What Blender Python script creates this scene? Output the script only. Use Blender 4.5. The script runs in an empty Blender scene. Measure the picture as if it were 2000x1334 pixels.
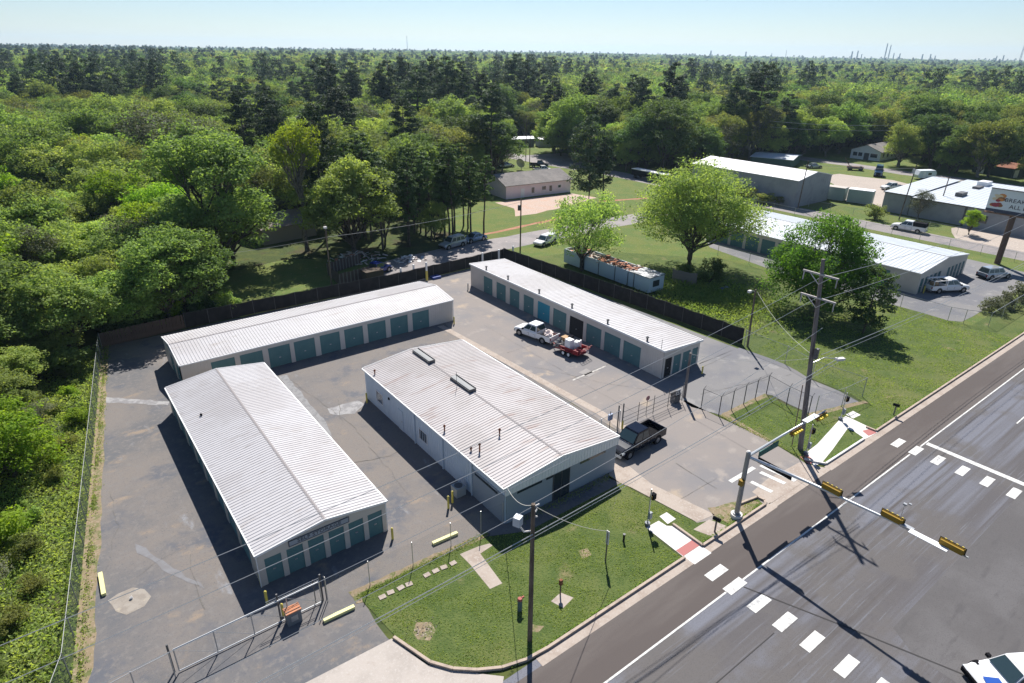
import bpy, math, random
import numpy as np
from mathutils import Vector, Matrix

S = bpy.context.scene
R = math.radians
random.seed(7)

# ------------------------------------------------------------------ camera, sky, sun, exposure
# world axes: +X runs along the main road to the right, +Y runs away from it; metres; ground at z = 0
F_PX, PX, PY, CAM_H = 1241.57, 1000.0, 667.0, 31.0
RGT = np.array([0.79795414, -0.60260603, 0.01162554])
UPV = np.array([0.24101113, 0.33670077, 0.91024515])
FWD = np.array([0.55243355, 0.723532, -0.41390653])
cd = bpy.data.cameras.new('camera')
cam = bpy.data.objects.new('camera', cd)
S.collection.objects.link(cam)
cam.matrix_world = Matrix([[RGT[i], UPV[i], -FWD[i], 0.0] for i in range(3)] + [[0, 0, 0, 1]])
cam.location = (0, 0, CAM_H)
cd.sensor_width = 36
cd.lens = F_PX / 2000 * 36
cd.clip_start = 0.5
cd.clip_end = 30000
S.camera = cam

SUN_EL, SUN_AZ = R(48.5), math.atan2(0.62, 0.78)      # azimuth measured from +Y towards +X
w = bpy.data.worlds.new('World'); S.world = w; w.use_nodes = True
nt = w.node_tree; nt.nodes.clear()
out = nt.nodes.new('ShaderNodeOutputWorld'); bg = nt.nodes.new('ShaderNodeBackground')
sky = nt.nodes.new('ShaderNodeTexSky'); sky.sky_type = 'NISHITA'; sky.sun_disc = False
sky.sun_elevation = SUN_EL; sky.sun_rotation = SUN_AZ
sky.altitude = 100; sky.air_density = 1.0; sky.dust_density = 0.05; sky.ozone_density = 3.0
bg.inputs[1].default_value = 0.055
tint = nt.nodes.new('ShaderNodeMix'); tint.data_type = 'RGBA'; tint.blend_type = 'MULTIPLY'; tint.inputs[0].default_value = 1; tint.inputs[7].default_value = (0.97, 1.0, 1.10, 1)
nt.links.new(sky.outputs[0], tint.inputs[6]); nt.links.new(tint.outputs[2], bg.inputs[0]); nt.links.new(bg.outputs[0], out.inputs[0])

sl = bpy.data.lights.new('sun', 'SUN'); sl.energy = 5.0; sl.angle = R(0.53); sl.color = (1.0, 0.955, 0.89)
so = bpy.data.objects.new('sun', sl); S.collection.objects.link(so)
sd = Vector((math.cos(SUN_EL) * math.sin(SUN_AZ), math.cos(SUN_EL) * math.cos(SUN_AZ), math.sin(SUN_EL)))
so.rotation_euler = sd.to_track_quat('Z', 'Y').to_euler(); so.location = (0, 0, 80)

S.view_settings.view_transform = 'Standard'; S.view_settings.look = 'None'
S.view_settings.gamma = 1; S.view_settings.use_curve_mapping = False
S.view_settings.exposure = 0.76
S.render.engine = 'CYCLES'
S.cycles.max_bounces = 6; S.cycles.diffuse_bounces = 3; S.cycles.transparent_max_bounces = 12
S.cycles.transmission_bounces = 4; S.cycles.volume_bounces = 0

# ------------------------------------------------------------------ helpers
def g(px, py, z=0.0):
    """point at height z seen at a pixel of the 2000x1334 photograph (surveying the plan)"""
    d = (px - PX) / F_PX * RGT - (py - PY) / F_PX * UPV + FWD
    t = (z - CAM_H) / d[2]
    return (float(d[0] * t), float(d[1] * t))

def lk(o):
    S.collection.objects.link(o); return o

def meta(o, label=None, cat=None, group=None, kind=None):
    if label: o['label'] = label
    if cat: o['category'] = cat
    if group: o['group'] = group
    if kind: o['kind'] = kind
    return o

def thing(name, label, cat, loc=(0, 0, 0), rz=0.0, group=None, tilt=None):
    o = lk(bpy.data.objects.new(name, None)); o.location = loc
    o.rotation_euler = (tilt[0], tilt[1], rz) if tilt else (0, 0, rz)
    o.empty_display_size = 0.3
    return meta(o, label, cat, group)

def copy_tree(o, parent=None, loc=None, rz=None, scale=None, label=None, group=None):
    c = o.copy(); lk(c)
    if parent: c.parent = parent
    if loc is not None: c.location = loc
    if rz is not None: c.rotation_euler = (0, 0, rz)
    if scale is not None: c.scale = scale
    if label: c['label'] = label
    if group: c['group'] = group
    for ch in o.children:
        copy_tree(ch, c)
    return c

class MB:
    def __init__(s): s.v = []; s.f = []; s.m = []; s.mi = 0; s.smooth = False
    def face(s, pts):
        b = len(s.v); s.v += [tuple(p) for p in pts]; s.f.append(tuple(range(b, b + len(pts)))); s.m.append(s.mi); return s
    def box(s, x0, x1, y0, y1, z0, z1, rz=0, c=None):
        b = len(s.v)
        P = [(x0, y0, z0), (x1, y0, z0), (x1, y1, z0), (x0, y1, z0), (x0, y0, z1), (x1, y0, z1), (x1, y1, z1), (x0, y1, z1)]
        if rz:
            cx, cy = c if c else ((x0 + x1) / 2, (y0 + y1) / 2); ca, sa = math.cos(rz), math.sin(rz)
            P = [(cx + (x - cx) * ca - (y - cy) * sa, cy + (x - cx) * sa + (y - cy) * ca, z) for x, y, z in P]
        s.v += P
        for q in ((0, 3, 2, 1), (4, 5, 6, 7), (0, 1, 5, 4), (1, 2, 6, 5), (2, 3, 7, 6), (3, 0, 4, 7)):
            s.f.append(tuple(b + i for i in q)); s.m.append(s.mi)
        return s
    def beam(s, p0, p1, w, h=None):
        """rectangular bar between two points"""
        h = h or w; p0 = Vector(p0); p1 = Vector(p1); d = (p1 - p0).normalized()
        a = d.cross(Vector((0, 0, 1)))
        if a.length < 1e-4: a = Vector((1, 0, 0))
        a.normalize(); c = a.cross(d).normalized(); b = len(s.v)
        for p in (p0, p1):
            for i, j in ((-1, -1), (1, -1), (1, 1), (-1, 1)):
                s.v.append(tuple(p + a * (i * w / 2) + c * (j * h / 2)))
        for q in ((3, 2, 1, 0), (4, 5, 6, 7), (0, 1, 5, 4), (1, 2, 6, 5), (2, 3, 7, 6), (3, 0, 4, 7)):
            s.f.append(tuple(b + i for i in q)); s.m.append(s.mi)
        return s
    def tube(s, pts, rad, n=6, cap=True):
        pts = [Vector(p) for p in pts]
        if not hasattr(rad, '__len__'): rad = [rad] * len(pts)
        b = len(s.v)
        for i, p in enumerate(pts):
            d = (pts[min(i + 1, len(pts) - 1)] - pts[max(i - 1, 0)]).normalized()
            a = d.cross(Vector((0, 0, 1)))
            if a.length < 0.05: a = d.cross(Vector((0, 1, 0)))
            a.normalize(); c = d.cross(a)
            for k in range(n):
                t = 2 * math.pi * k / n
                s.v.append(tuple(p + a * (math.cos(t) * rad[i]) + c * (math.sin(t) * rad[i])))
        for i in range(len(pts) - 1):
            for k in range(n):
                k2 = (k + 1) % n
                s.f.append((b + i * n + k, b + i * n + k2, b + (i + 1) * n + k2, b + (i + 1) * n + k)); s.m.append(s.mi)
        if cap:
            s.f.append(tuple(b + k for k in range(n))); s.m.append(s.mi)
            s.f.append(tuple(b + (len(pts) - 1) * n + k for k in reversed(range(n)))); s.m.append(s.mi)
        return s
    def prism(s, poly, z0, z1):
        n = len(poly); b = len(s.v)
        s.v += [(x, y, z0) for x, y in poly] + [(x, y, z1) for x, y in poly]
        s.f.append(tuple(b + i for i in reversed(range(n)))); s.f.append(tuple(b + n + i for i in range(n))); s.m += [s.mi, s.mi]
        for i in range(n):
            j = (i + 1) % n; s.f.append((b + i, b + j, b + n + j, b + n + i)); s.m.append(s.mi)
        return s
    def extr(s, prof, axis, a0, a1):
        """profile (list of 2d) in plane normal to axis, extruded a0..a1; axis 'x': prof=(y,z); 'y': prof=(x,z)"""
        n = len(prof); b = len(s.v)
        for a in (a0, a1):
            for p, q in prof: s.v.append((a, p, q) if axis == 'x' else (p, a, q))
        s.f.append(tuple(b + i for i in range(n))); s.f.append(tuple(b + n + i for i in reversed(range(n)))); s.m += [s.mi, s.mi]
        for i in range(n):
            j = (i + 1) % n; s.f.append((b + j, b + i, b + n + i, b + n + j)); s.m.append(s.mi)
        return s
    def build(s, name, mat, parent=None, world=False, smooth=None, kind=None):
        me = bpy.data.meshes.new(name)
        v = s.v
        if world and parent is not None:
            l = parent.location; v = [(x - l[0], y - l[1], z - l[2]) for x, y, z in v]
        me.from_pydata(v, [], s.f)
        for m in (mat if isinstance(mat, (list, tuple)) else [mat]): me.materials.append(m)
        if max(s.m or [0]) > 0: me.polygons.foreach_set('material_index', s.m)
        if smooth or s.smooth: me.polygons.foreach_set('use_smooth', [True] * len(s.f))
        me.update()
        o = lk(bpy.data.objects.new(name, me))
        if parent is not None: o.parent = parent
        if kind: o['kind'] = kind
        return o

# ------------------------------------------------------------------ materials
MATS = {}
def M(name, col, rough=0.75, metal=0.0, over=(), bump=None, spec=0.4, coord='Object', emit=None):
    """over: list of (scale, colour, lo, hi[, stretch, detail]) mixed over the base by thresholded noise"""
    if name in MATS: return MATS[name]
    m = bpy.data.materials.new(name); m.use_nodes = True; t = m.node_tree; t.nodes.clear(); N = t.nodes.new; L = t.links.new
    o = N('ShaderNodeOutputMaterial'); p = N('ShaderNodeBsdfPrincipled'); L(p.outputs[0], o.inputs[0])
    p.inputs['Base Color'].default_value = (*col, 1); p.inputs['Roughness'].default_value = rough
    p.inputs['Metallic'].default_value = metal; p.inputs['Specular IOR Level'].default_value = spec
    if over or bump:
        tc = N('ShaderNodeTexCoord')
        src = tc.outputs[coord]
    last = None
    for k, ov in enumerate(over):
        sc, c2, lo, hi = ov[:4]; st = ov[4] if len(ov) > 4 else (1, 1, 1); det = ov[5] if len(ov) > 5 else 4
        mp = N('ShaderNodeMapping'); mp.inputs['Scale'].default_value = st; mp.inputs['Location'].default_value = (k * 37.1, k * 11.7, 0)
        L(src, mp.inputs[0])
        n = N('ShaderNodeTexNoise'); n.inputs['Scale'].default_value = sc; n.inputs['Detail'].default_value = det; n.inputs['Roughness'].default_value = 0.6
        L(mp.outputs[0], n.inputs['Vector'])
        r = N('ShaderNodeMapRange'); r.interpolation_type = 'SMOOTHSTEP'
        r.inputs['From Min'].default_value = lo; r.inputs['From Max'].default_value = hi; L(n.outputs[0], r.inputs['Value'])
        mx = N('ShaderNodeMix'); mx.data_type = 'RGBA'; mx.inputs[7].default_value = (*c2, 1)
        if last is None: mx.inputs[6].default_value = (*col, 1)
        else: L(last, mx.inputs[6])
        L(r.outputs[0], mx.inputs[0]); last = mx.outputs[2]
    if last is not None: L(last, p.inputs['Base Color'])
    if bump:
        n = N('ShaderNodeTexNoise'); n.inputs['Scale'].default_value = bump[0]; n.inputs['Detail'].default_value = 3
        L(src, n.inputs['Vector']); b = N('ShaderNodeBump'); b.inputs['Strength'].default_value = bump[1]; b.inputs['Distance'].default_value = bump[2] if len(bump) > 2 else 0.05
        L(n.outputs[0], b.inputs['Height']); L(b.outputs[0], p.inputs['Normal'])
    MATS[name] = m
    return m

def leaf_mat(name, c1, c2, trans=0.57, hv=0.04, vv=0.28, rough=0.65):
    m = bpy.data.materials.new(name); m.use_nodes = True; t = m.node_tree; t.nodes.clear(); N = t.nodes.new; L = t.links.new
    o = N('ShaderNodeOutputMaterial'); mixs = N('ShaderNodeMixShader'); p = N('ShaderNodeBsdfPrincipled'); tr = N('ShaderNodeBsdfTranslucent')
    p.inputs['Roughness'].default_value = rough; p.inputs['Specular IOR Level'].default_value = 0.15
    tc = N('ShaderNodeTexCoord'); n = N('ShaderNodeTexNoise'); n.inputs['Scale'].default_value = 0.55; n.inputs['Detail'].default_value = 5
    L(tc.outputs['Object'], n.inputs['Vector'])
    r = N('ShaderNodeMapRange'); r.inputs['From Min'].default_value = 0.35; r.inputs['From Max'].default_value = 0.65; L(n.outputs[0], r.inputs['Value'])
    mx = N('ShaderNodeMix'); mx.data_type = 'RGBA'; mx.inputs[6].default_value = (*c1, 1); mx.inputs[7].default_value = (*c2, 1); L(r.outputs[0], mx.inputs[0])
    oi = N('ShaderNodeObjectInfo'); hs = N('ShaderNodeHueSaturation')
    mr = N('ShaderNodeMapRange'); mr.inputs['To Min'].default_value = 0.5 - hv * 0.3; mr.inputs['To Max'].default_value = 0.5 + hv * 0.6; L(oi.outputs['Random'], mr.inputs['Value'])
    mu = N('ShaderNodeMath'); mu.operation = 'MULTIPLY'; mu.inputs[1].default_value = 7.31; L(oi.outputs['Random'], mu.inputs[0])
    fr = N('ShaderNodeMath'); fr.operation = 'FRACT'; L(mu.outputs[0], fr.inputs[0])
    mv = N('ShaderNodeMapRange'); mv.inputs['To Min'].default_value = 1 - vv; mv.inputs['To Max'].default_value = 1 + vv; L(fr.outputs[0], mv.inputs['Value'])
    L(mr.outputs[0], hs.inputs['Hue']); L(mv.outputs[0], hs.inputs['Value']); L(mx.outputs[2], hs.inputs['Color'])
    L(hs.outputs[0], p.inputs['Base Color'])
    g2 = N('ShaderNodeMix'); g2.data_type = 'RGBA'; g2.blend_type = 'MULTIPLY'; g2.inputs[0].default_value = 1; g2.inputs[7].default_value = (1.25, 1.2, 0.55, 1)
    L(hs.outputs[0], g2.inputs[6]); L(g2.outputs[2], tr.inputs['Color'])
    mixs.inputs[0].default_value = trans; L(p.outputs[0], mixs.inputs[1]); L(tr.outputs[0], mixs.inputs[2]); L(mixs.outputs[0], o.inputs[0])
    return m

LEAF = {
    'fresh': leaf_mat('leaf_fresh', (0.247, 0.348, 0.099), (0.366, 0.443, 0.131)),
    'bright': leaf_mat('leaf_bright', (0.198, 0.319, 0.029), (0.308, 0.407, 0.036)),
    'mid': leaf_mat('leaf_mid', (0.173, 0.257, 0.074), (0.259, 0.340, 0.099)),
    'deep': leaf_mat('leaf_deep', (0.090, 0.154, 0.045), (0.139, 0.216, 0.061), 0.45),
    'olive': leaf_mat('leaf_olive', (0.174, 0.216, 0.060), (0.246, 0.258, 0.084)),
    'pine': leaf_mat('needles_dark', (0.040, 0.067, 0.039), (0.063, 0.095, 0.050), 0.3, 0.02, 0.3),
    'ypine': leaf_mat('needles_mid', (0.066, 0.114, 0.040), (0.096, 0.156, 0.050), 0.35, 0.02, 0.25),
    'grey': leaf_mat('leaf_grey', (0.098, 0.111, 0.065), (0.143, 0.156, 0.091), 0.3, 0.02, 0.3),
}
BARK = M('bark', (0.10, 0.08, 0.062), 0.9, over=[(3, (0.05, 0.04, 0.032), 0.45, 0.6)])
BARK_L = M('bark_pale', (0.20, 0.175, 0.15), 0.9, over=[(3, (0.10, 0.085, 0.07), 0.45, 0.6)])

GRASS = M('lawn_grass', (0.070, 0.102, 0.028), 0.95, over=[
    (0.9, (0.095, 0.125, 0.036), 0.40, 0.60, (1, 1, 1), 8), (0.14, (0.125, 0.14, 0.046), 0.46, 0.66, (1, 1, 1), 7), (7.5, (0.042, 0.075, 0.018), 0.5, 0.68),
    (0.35, (0.20, 0.17, 0.09), 0.60, 0.74, (1, 1, 1), 8), (14, (0.13, 0.15, 0.05), 0.55, 0.75)], bump=(9, 0.55, 0.12), spec=0.15)
GRASS_Y = M('rough_grass', (0.13, 0.155, 0.042), 0.95, over=[
    (0.25, (0.10, 0.145, 0.038), 0.42, 0.6, (1, 1, 1), 6), (1.4, (0.19, 0.175, 0.08), 0.55, 0.72, (1, 1, 1), 6), (6, (0.07, 0.10, 0.022), 0.52, 0.7)], bump=(6, 0.6, 0.15), spec=0.15)
FLOOR = M('forest_floor', (0.06, 0.08, 0.03), 1.0, over=[(0.5, (0.085, 0.10, 0.03), 0.45, 0.65), (0.15, (0.075, 0.06, 0.04), 0.5, 0.7), (3, (0.03, 0.04, 0.015), 0.5, 0.7)], spec=0.1)
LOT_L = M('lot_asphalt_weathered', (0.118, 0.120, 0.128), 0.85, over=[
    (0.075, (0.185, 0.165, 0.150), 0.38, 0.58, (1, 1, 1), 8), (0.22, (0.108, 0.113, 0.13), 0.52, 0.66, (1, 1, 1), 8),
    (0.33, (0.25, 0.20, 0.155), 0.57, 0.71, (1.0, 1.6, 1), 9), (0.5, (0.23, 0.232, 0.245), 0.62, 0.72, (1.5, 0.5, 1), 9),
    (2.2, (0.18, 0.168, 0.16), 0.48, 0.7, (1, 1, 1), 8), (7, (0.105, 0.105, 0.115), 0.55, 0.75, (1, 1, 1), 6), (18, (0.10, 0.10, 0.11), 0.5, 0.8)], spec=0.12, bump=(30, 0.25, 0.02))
LOT_R = M('lot_asphalt_pale', (0.235, 0.21, 0.195), 0.85, over=[
    (0.12, (0.19, 0.182, 0.185), 0.45, 0.62, (1, 1, 1), 7), (0.5, (0.285, 0.255, 0.232), 0.55, 0.7, (1, 1, 1), 8), (16, (0.21, 0.20, 0.195), 0.5, 0.8),
    (0.28, (0.34, 0.28, 0.22), 0.58, 0.70, (1, 1, 1), 8)], spec=0.12, bump=(30, 0.2, 0.02))
LOT_G = M('lot_asphalt_grey', (0.195, 0.19, 0.19), 0.85, over=[
    (0.15, (0.155, 0.156, 0.17), 0.45, 0.6, (1, 1, 1), 7), (0.6, (0.25, 0.243, 0.24), 0.55, 0.7, (1, 1, 1), 8), (14, (0.18, 0.18, 0.19), 0.5, 0.8)], spec=0.12, bump=(30, 0.2, 0.02))
ROAD = M('road_asphalt', (0.095, 0.089, 0.092), 0.72, over=[
    (0.22, (0.15, 0.155, 0.182), 0.42, 0.58, (0.05, 1.9, 1), 4), (0.55, (0.08, 0.072, 0.070), 0.52, 0.68, (0.04, 2.6, 1), 5),
    (0.10, (0.11, 0.102, 0.10), 0.47, 0.6, (1, 1, 1), 5), (1.6, (0.145, 0.148, 0.165), 0.54, 0.72, (0.12, 3.0, 1), 6), (22, (0.055, 0.053, 0.054), 0.5, 0.8)], spec=0.12, bump=(40, 0.2, 0.015))
SHOULDER = M('shoulder_asphalt', (0.092, 0.078, 0.073), 0.8, over=[
    (0.3, (0.115, 0.10, 0.093), 0.45, 0.62, (0.15, 1, 1), 5), (20, (0.08, 0.072, 0.07), 0.5, 0.8)], spec=0.12, bump=(40, 0.2, 0.015))
OLDROAD = M('old_road_asphalt', (0.24, 0.215, 0.21), 0.85, over=[(0.25, (0.19, 0.175, 0.175), 0.45, 0.6, (1, 1, 1), 6), (1.2, (0.29, 0.26, 0.24), 0.55, 0.7, (1, 1, 1), 6), (12, (0.16, 0.15, 0.15), 0.5, 0.8)])
GRAVEL = M('gravel_yard', (0.36, 0.305, 0.26), 0.95, over=[(0.2, (0.34, 0.29, 0.25), 0.45, 0.6), (3, (0.48, 0.42, 0.37), 0.5, 0.7), (9, (0.28, 0.25, 0.22), 0.55, 0.75)])
DIRT = M('sandy_ground', (0.40, 0.30, 0.245), 0.95, over=[(0.5, (0.42, 0.28, 0.21), 0.45, 0.65), (4, (0.55, 0.46, 0.40), 0.5, 0.7)])
CLAY = M('red_clay', (0.30, 0.13, 0.075), 0.95, over=[(1, (0.36, 0.2, 0.12), 0.45, 0.65)])
EDGE = M('dry_edge_soil', (0.22, 0.17, 0.105), 0.95, over=[(1.6, (0.12, 0.13, 0.045), 0.48, 0.6), (5, (0.30, 0.24, 0.17), 0.5, 0.7)])
CONC = M('concrete', (0.37, 0.315, 0.27), 0.85, spec=.15, over=[(0.7, (0.31, 0.255, 0.215), 0.42, 0.62, (1, 1, 1), 7), (6, (0.40, 0.355, 0.315), 0.5, 0.7)])
CONC_N = M('new_concrete', (0.62, 0.60, 0.575), 0.85, spec=.15, over=[(1, (0.55, 0.53, 0.50), 0.45, 0.65)])
CONC_D = M('driveway_concrete', (0.40, 0.36, 0.325), 0.85, spec=.15, over=[(0.4, (0.345, 0.31, 0.28), 0.43, 0.62, (1, 1, 1), 7), (7, (0.43, 0.395, 0.365), 0.5, 0.7), (1.5, (0.33, 0.28, 0.24), .6, .75)])
CURB = M('curb_concrete', (0.40, 0.325, 0.265), 0.85, spec=.15, over=[(2, (0.31, 0.25, 0.205), 0.45, 0.65)])
BRICKPAD = M('red_tactile_pad', (0.36, 0.13, 0.12), 0.8)
PAINT = M('road_paint_white', (0.60, 0.60, 0.575), 0.7, spec=.15, over=[(3, (0.42, 0.41, 0.40), 0.48, 0.66, (1, 1, 1), 8), (9, (0.22, 0.215, 0.215), 0.62, 0.74, (.5, 2, 1), 6)])
TAR = M('tar_seam', (0.035, 0.033, 0.033), 0.8)
PAINT_T = M('worn_paint', (0.42, 0.40, 0.37), 0.7, over=[(2, (0.27, 0.26, 0.25), 0.45, 0.6)])
CRACK = M('crack_filler', (0.11, 0.105, 0.10), 0.9, over=[(2, (0.17, 0.155, 0.13), 0.45, 0.6)])
STAIN = M('limestone_stain', (0.29, 0.285, 0.285), 0.9, over=[(1.2, (0.20, 0.195, 0.20), 0.42, 0.58, (1, 1, 1), 8)])
PATCH = M('concrete_patch', (0.29, 0.26, 0.225), 0.9, over=[(1.3, (0.235, 0.205, 0.175), 0.42, 0.6, (1, 1, 1), 7), (0.8, (0.34, 0.30, 0.24), 0.6, 0.7)])
ROOF_W = M('galvanised_roof', (0.43, 0.42, 0.43), 0.55, 0.0, over=[(0.18, (0.385, 0.37, 0.375), 0.45, 0.62, (1, 1, 1), 6), (0.6, (0.34, 0.31, 0.295), 0.57, 0.74, (0.4, 2, 1), 7), (2.5, (0.27, 0.25, 0.24), 0.57, 0.72, (0.3, 3, 1), 6)], spec=0.25)
ROOF_O = M('office_roof', (0.38, 0.355, 0.355), 0.55, 0.0, over=[(0.2, (0.33, 0.305, 0.30), 0.45, 0.6, (1, 1, 1), 6), (0.8, (0.27, 0.21, 0.195), 0.55, 0.70, (0.3, 1.6, 1), 8), (2.2, (0.27, 0.22, 0.21), 0.62, 0.74, (0.25, 3, 1), 7)], spec=0.25)
ROOF_B = M('bright_white_roof', (0.72, 0.72, 0.73), 0.5)
ROOF_BL = M('bluish_white_roof', (0.45, 0.485, 0.52), 0.55, over=[(0.3, (0.48, 0.52, 0.56), 0.45, 0.65)])
TRIM_W = M('white_trim', (0.72, 0.72, 0.72), 0.5)
WALL_B = M('beige_metal_wall', (0.52, 0.48, 0.43), 0.6, over=[(0.5, (0.48, 0.44, 0.40), 0.45, 0.65)])
WALL_C = M('cream_metal_wall', (0.52, 0.485, 0.445), 0.6, over=[(0.5, (0.56, 0.52, 0.48), 0.45, 0.65)])
WALL_BL = M('pale_blue_metal_wall', (0.50, 0.58, 0.66), 0.55, over=[(0.6, (0.46, 0.54, 0.62), 0.45, 0.65)])
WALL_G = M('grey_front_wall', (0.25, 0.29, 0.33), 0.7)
WALL_GR = M('grey_shed_wall', (0.30, 0.31, 0.33), 0.7, over=[(0.5, (0.26, 0.27, 0.29), 0.45, 0.65)])
TEAL = M('teal_door_paint', (0.088, 0.18, 0.19), 0.6, spec=.2, over=[(.5, (0.105, 0.20, 0.205), .4, .6)])
TEAL_B = M('bright_turquoise_door_paint', (0.03, 0.24, 0.33), 0.5)
DARKIN = M('painted_dark_interior', (0.02, 0.02, 0.022), 0.9)  # near-black door panels: the unlit inside of open bays put into the colour
GLASS = M('window_glass', (0.03, 0.04, 0.05), 0.08, 0.0, spec=0.8)
CARGLASS = M('car_glass', (0.025, 0.045, 0.05), 0.05, 0.0, spec=0.9)
STEEL = M('galvanised_steel', (0.42, 0.43, 0.44), 0.4, 0.6)
STEEL_D = M('dark_steel_post', (0.10, 0.10, 0.105), 0.6, 0.3)
STEEL_L = M('mast_arm_steel', (0.56, 0.58, 0.60), 0.35, 0.5)
BLACK = M('black_plastic', (0.012, 0.012, 0.014), 0.9, spec=.05)
SCREEN = M('black_screen_cloth', (0.014, 0.014, 0.016), 0.9, over=[(1.2, (0.022, 0.022, 0.024), 0.45, 0.6)])
YELLOW = M('yellow_paint', (0.62, 0.52, 0.10), 0.6, over=[(3, (0.5, 0.42, 0.12), 0.5, 0.65)])
YEL_PALE = M('faded_yellow_paint', (0.70, 0.66, 0.30), 0.6)
OCHRE = M('signal_yellow', (0.27, 0.165, 0.02), 0.6, spec=.2)
VISOR = M('signal_visor_yellow', (0.78, 0.60, 0.02), 0.5)
WOOD = M('utility_pole_wood', (0.15, 0.115, 0.088), 0.9, over=[(4, (0.09, 0.068, 0.05), 0.45, 0.6, (1, 1, 0.15))])
WOOD_G = M('grey_pole_wood', (0.19, 0.165, 0.155), 0.9, over=[(4, (0.12, 0.10, 0.095), 0.45, 0.6, (1, 1, 0.15))])
WOOD_W = M('weathered_boards', (0.22, 0.19, 0.165), 0.9, over=[(3, (0.14, 0.12, 0.10), 0.45, 0.6, (1, 1, 0.2))])
WOOD_BR = M('brown_boards', (0.12, 0.085, 0.065), 0.9, over=[(3, (0.08, 0.055, 0.045), 0.45, 0.6, (3, 3, 0.3))])
RED = M('red_paint', (0.27, 0.012, 0.02), 0.45)
RUST = M('rusty_steel', (0.24, 0.09, 0.045), 0.9, over=[(4, (0.13, 0.05, 0.03), 0.45, 0.6)])
ORANGE = M('rusty_orange_top', (0.50, 0.20, 0.10), 0.8, over=[(3, (0.35, 0.2, 0.14), 0.5, 0.6)])
WIRE = M('wire_aluminium', (0.55, 0.54, 0.50), 0.4, 0.3)
GREEN_S = M('street_sign_green', (0.0, 0.12, 0.10), 0.5)
WHITE = M('white_enamel', (0.78, 0.78, 0.78), 0.4)
CARD = M('cardboard', (0.42, 0.28, 0.16), 0.9)
BLUE = M('blue_paint', (0.02, 0.055, 0.25), 0.4)
TYRE = M('tyre_rubber', (0.015, 0.015, 0.016), 0.85)
RIM = M('wheel_rim', (0.35, 0.35, 0.36), 0.35, 0.7)

def mesh_wire_mat():
    m = bpy.data.materials.new('chain_link_mesh'); m.use_nodes = True; t = m.node_tree; t.nodes.clear(); N = t.nodes.new; L = t.links.new
    o = N('ShaderNodeOutputMaterial'); mx = N('ShaderNodeMixShader'); tr = N('ShaderNodeBsdfTransparent'); p = N('ShaderNodeBsdfPrincipled')
    p.inputs['Base Color'].default_value = (0.35, 0.36, 0.37, 1); p.inputs['Roughness'].default_value = 0.5; p.inputs['Metallic'].default_value = 0.4
    mx.inputs[0].default_value = 0.10; L(tr.outputs[0], mx.inputs[1]); L(p.outputs[0], mx.inputs[2]); L(mx.outputs[0], o.inputs[0])
    return m
MESHW = mesh_wire_mat()

# ------------------------------------------------------------------ ground
def sstep(a, b, x):
    t = np.clip((x - a) / (b - a), 0, 1); return t * t * (3 - 2 * t)

def terr(x, y):
    x = np.asarray(x, float); y = np.asarray(y, float)
    d = np.hypot(x, y); az = np.degrees(np.arctan2(x, y))          # 0 = away from the road, 90 = along it
    a = np.interp(az, [-30, 0, 15, 30, 45, 60, 80], [8, 7, 6, 4, 1, -3, -5.0])
    far = np.interp(az, [-30, 10, 30, 45, 60, 80], [3, 3, 4, 0, -9, -12])
    h = a * sstep(260, 1000, d) * (1 - sstep(1300, 2600, d)) + far * sstep(1300, 2600, d)
    roll = np.sin(x * 0.011 + 1.3) * np.cos(y * 0.009 + 0.4) + 0.6 * np.sin(x * 0.023 - y * 0.017 + 2)
    return h + roll * 1.6 * sstep(230, 700, d)

def build_ground():
    rs = [0, 30, 60, 90, 120, 150, 180, 210, 250, 300, 360, 430, 520, 640, 800, 1000, 1250, 1600, 2000, 2600, 3400, 4500, 6000, 8000]
    n = 144; v = [(0, 0, 0)]; f = []
    for r in rs[1:]:
        a = np.arange(n) * 2 * np.pi / n; x = r * np.sin(a); y = r * np.cos(a); z = terr(x, y)
        v += list(zip(x.tolist(), y.tolist(), z.tolist()))
    for k in range(n): f.append((0, 1 + (k + 1) % n, 1 + k))
    for i in range(len(rs) - 2):
        for k in range(n):
            k2 = (k + 1) % n; b = 1 + i * n; c = b + n; f.append((b + k, b + k2, c + k2, c + k))
    m = MB(); m.v = v; m.f = f; m.m = [0] * len(f)
    meta(m.build('ground', FLOOR, smooth=True), kind='structure')
build_ground()

SHEETS = {}
def sheet(name, pts, level, mat, parent=None):
    """a flat ground surface from a list of points; 4 mm above the sheet below per level"""
    z = 0.012 + 0.004 * level
    pts = [p if len(p) == 2 else p for p in pts]
    ar = sum(pts[i][0] * pts[(i + 1) % len(pts)][1] - pts[(i + 1) % len(pts)][0] * pts[i][1] for i in range(len(pts)))
    if ar < 0: pts = pts[::-1]
    o = MB().face([(x, y, z) for x, y in pts]).build(name, mat, parent)
    if parent is None: o['kind'] = 'structure'
    return o
def P(*a): return [g(x, y) for x, y in a]
def wob(pts, amp, seed, step=1.5):
    """roughens a closed outline"""
    rr = random.Random(seed); o = []
    for i in range(len(pts)):
        a, b = pts[i], pts[(i + 1) % len(pts)]; L = math.dist(a, b); n = max(1, int(L / step))
        for k in range(n):
            t = k / n; o.append((a[0] + (b[0] - a[0]) * t + rr.uniform(-amp, amp), a[1] + (b[1] - a[1]) * t + rr.uniform(-amp, amp)))
    return o
def rect(x0, y0, x1, y1): return [(x0, y0), (x1, y0), (x1, y1), (x0, y1)]

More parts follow.
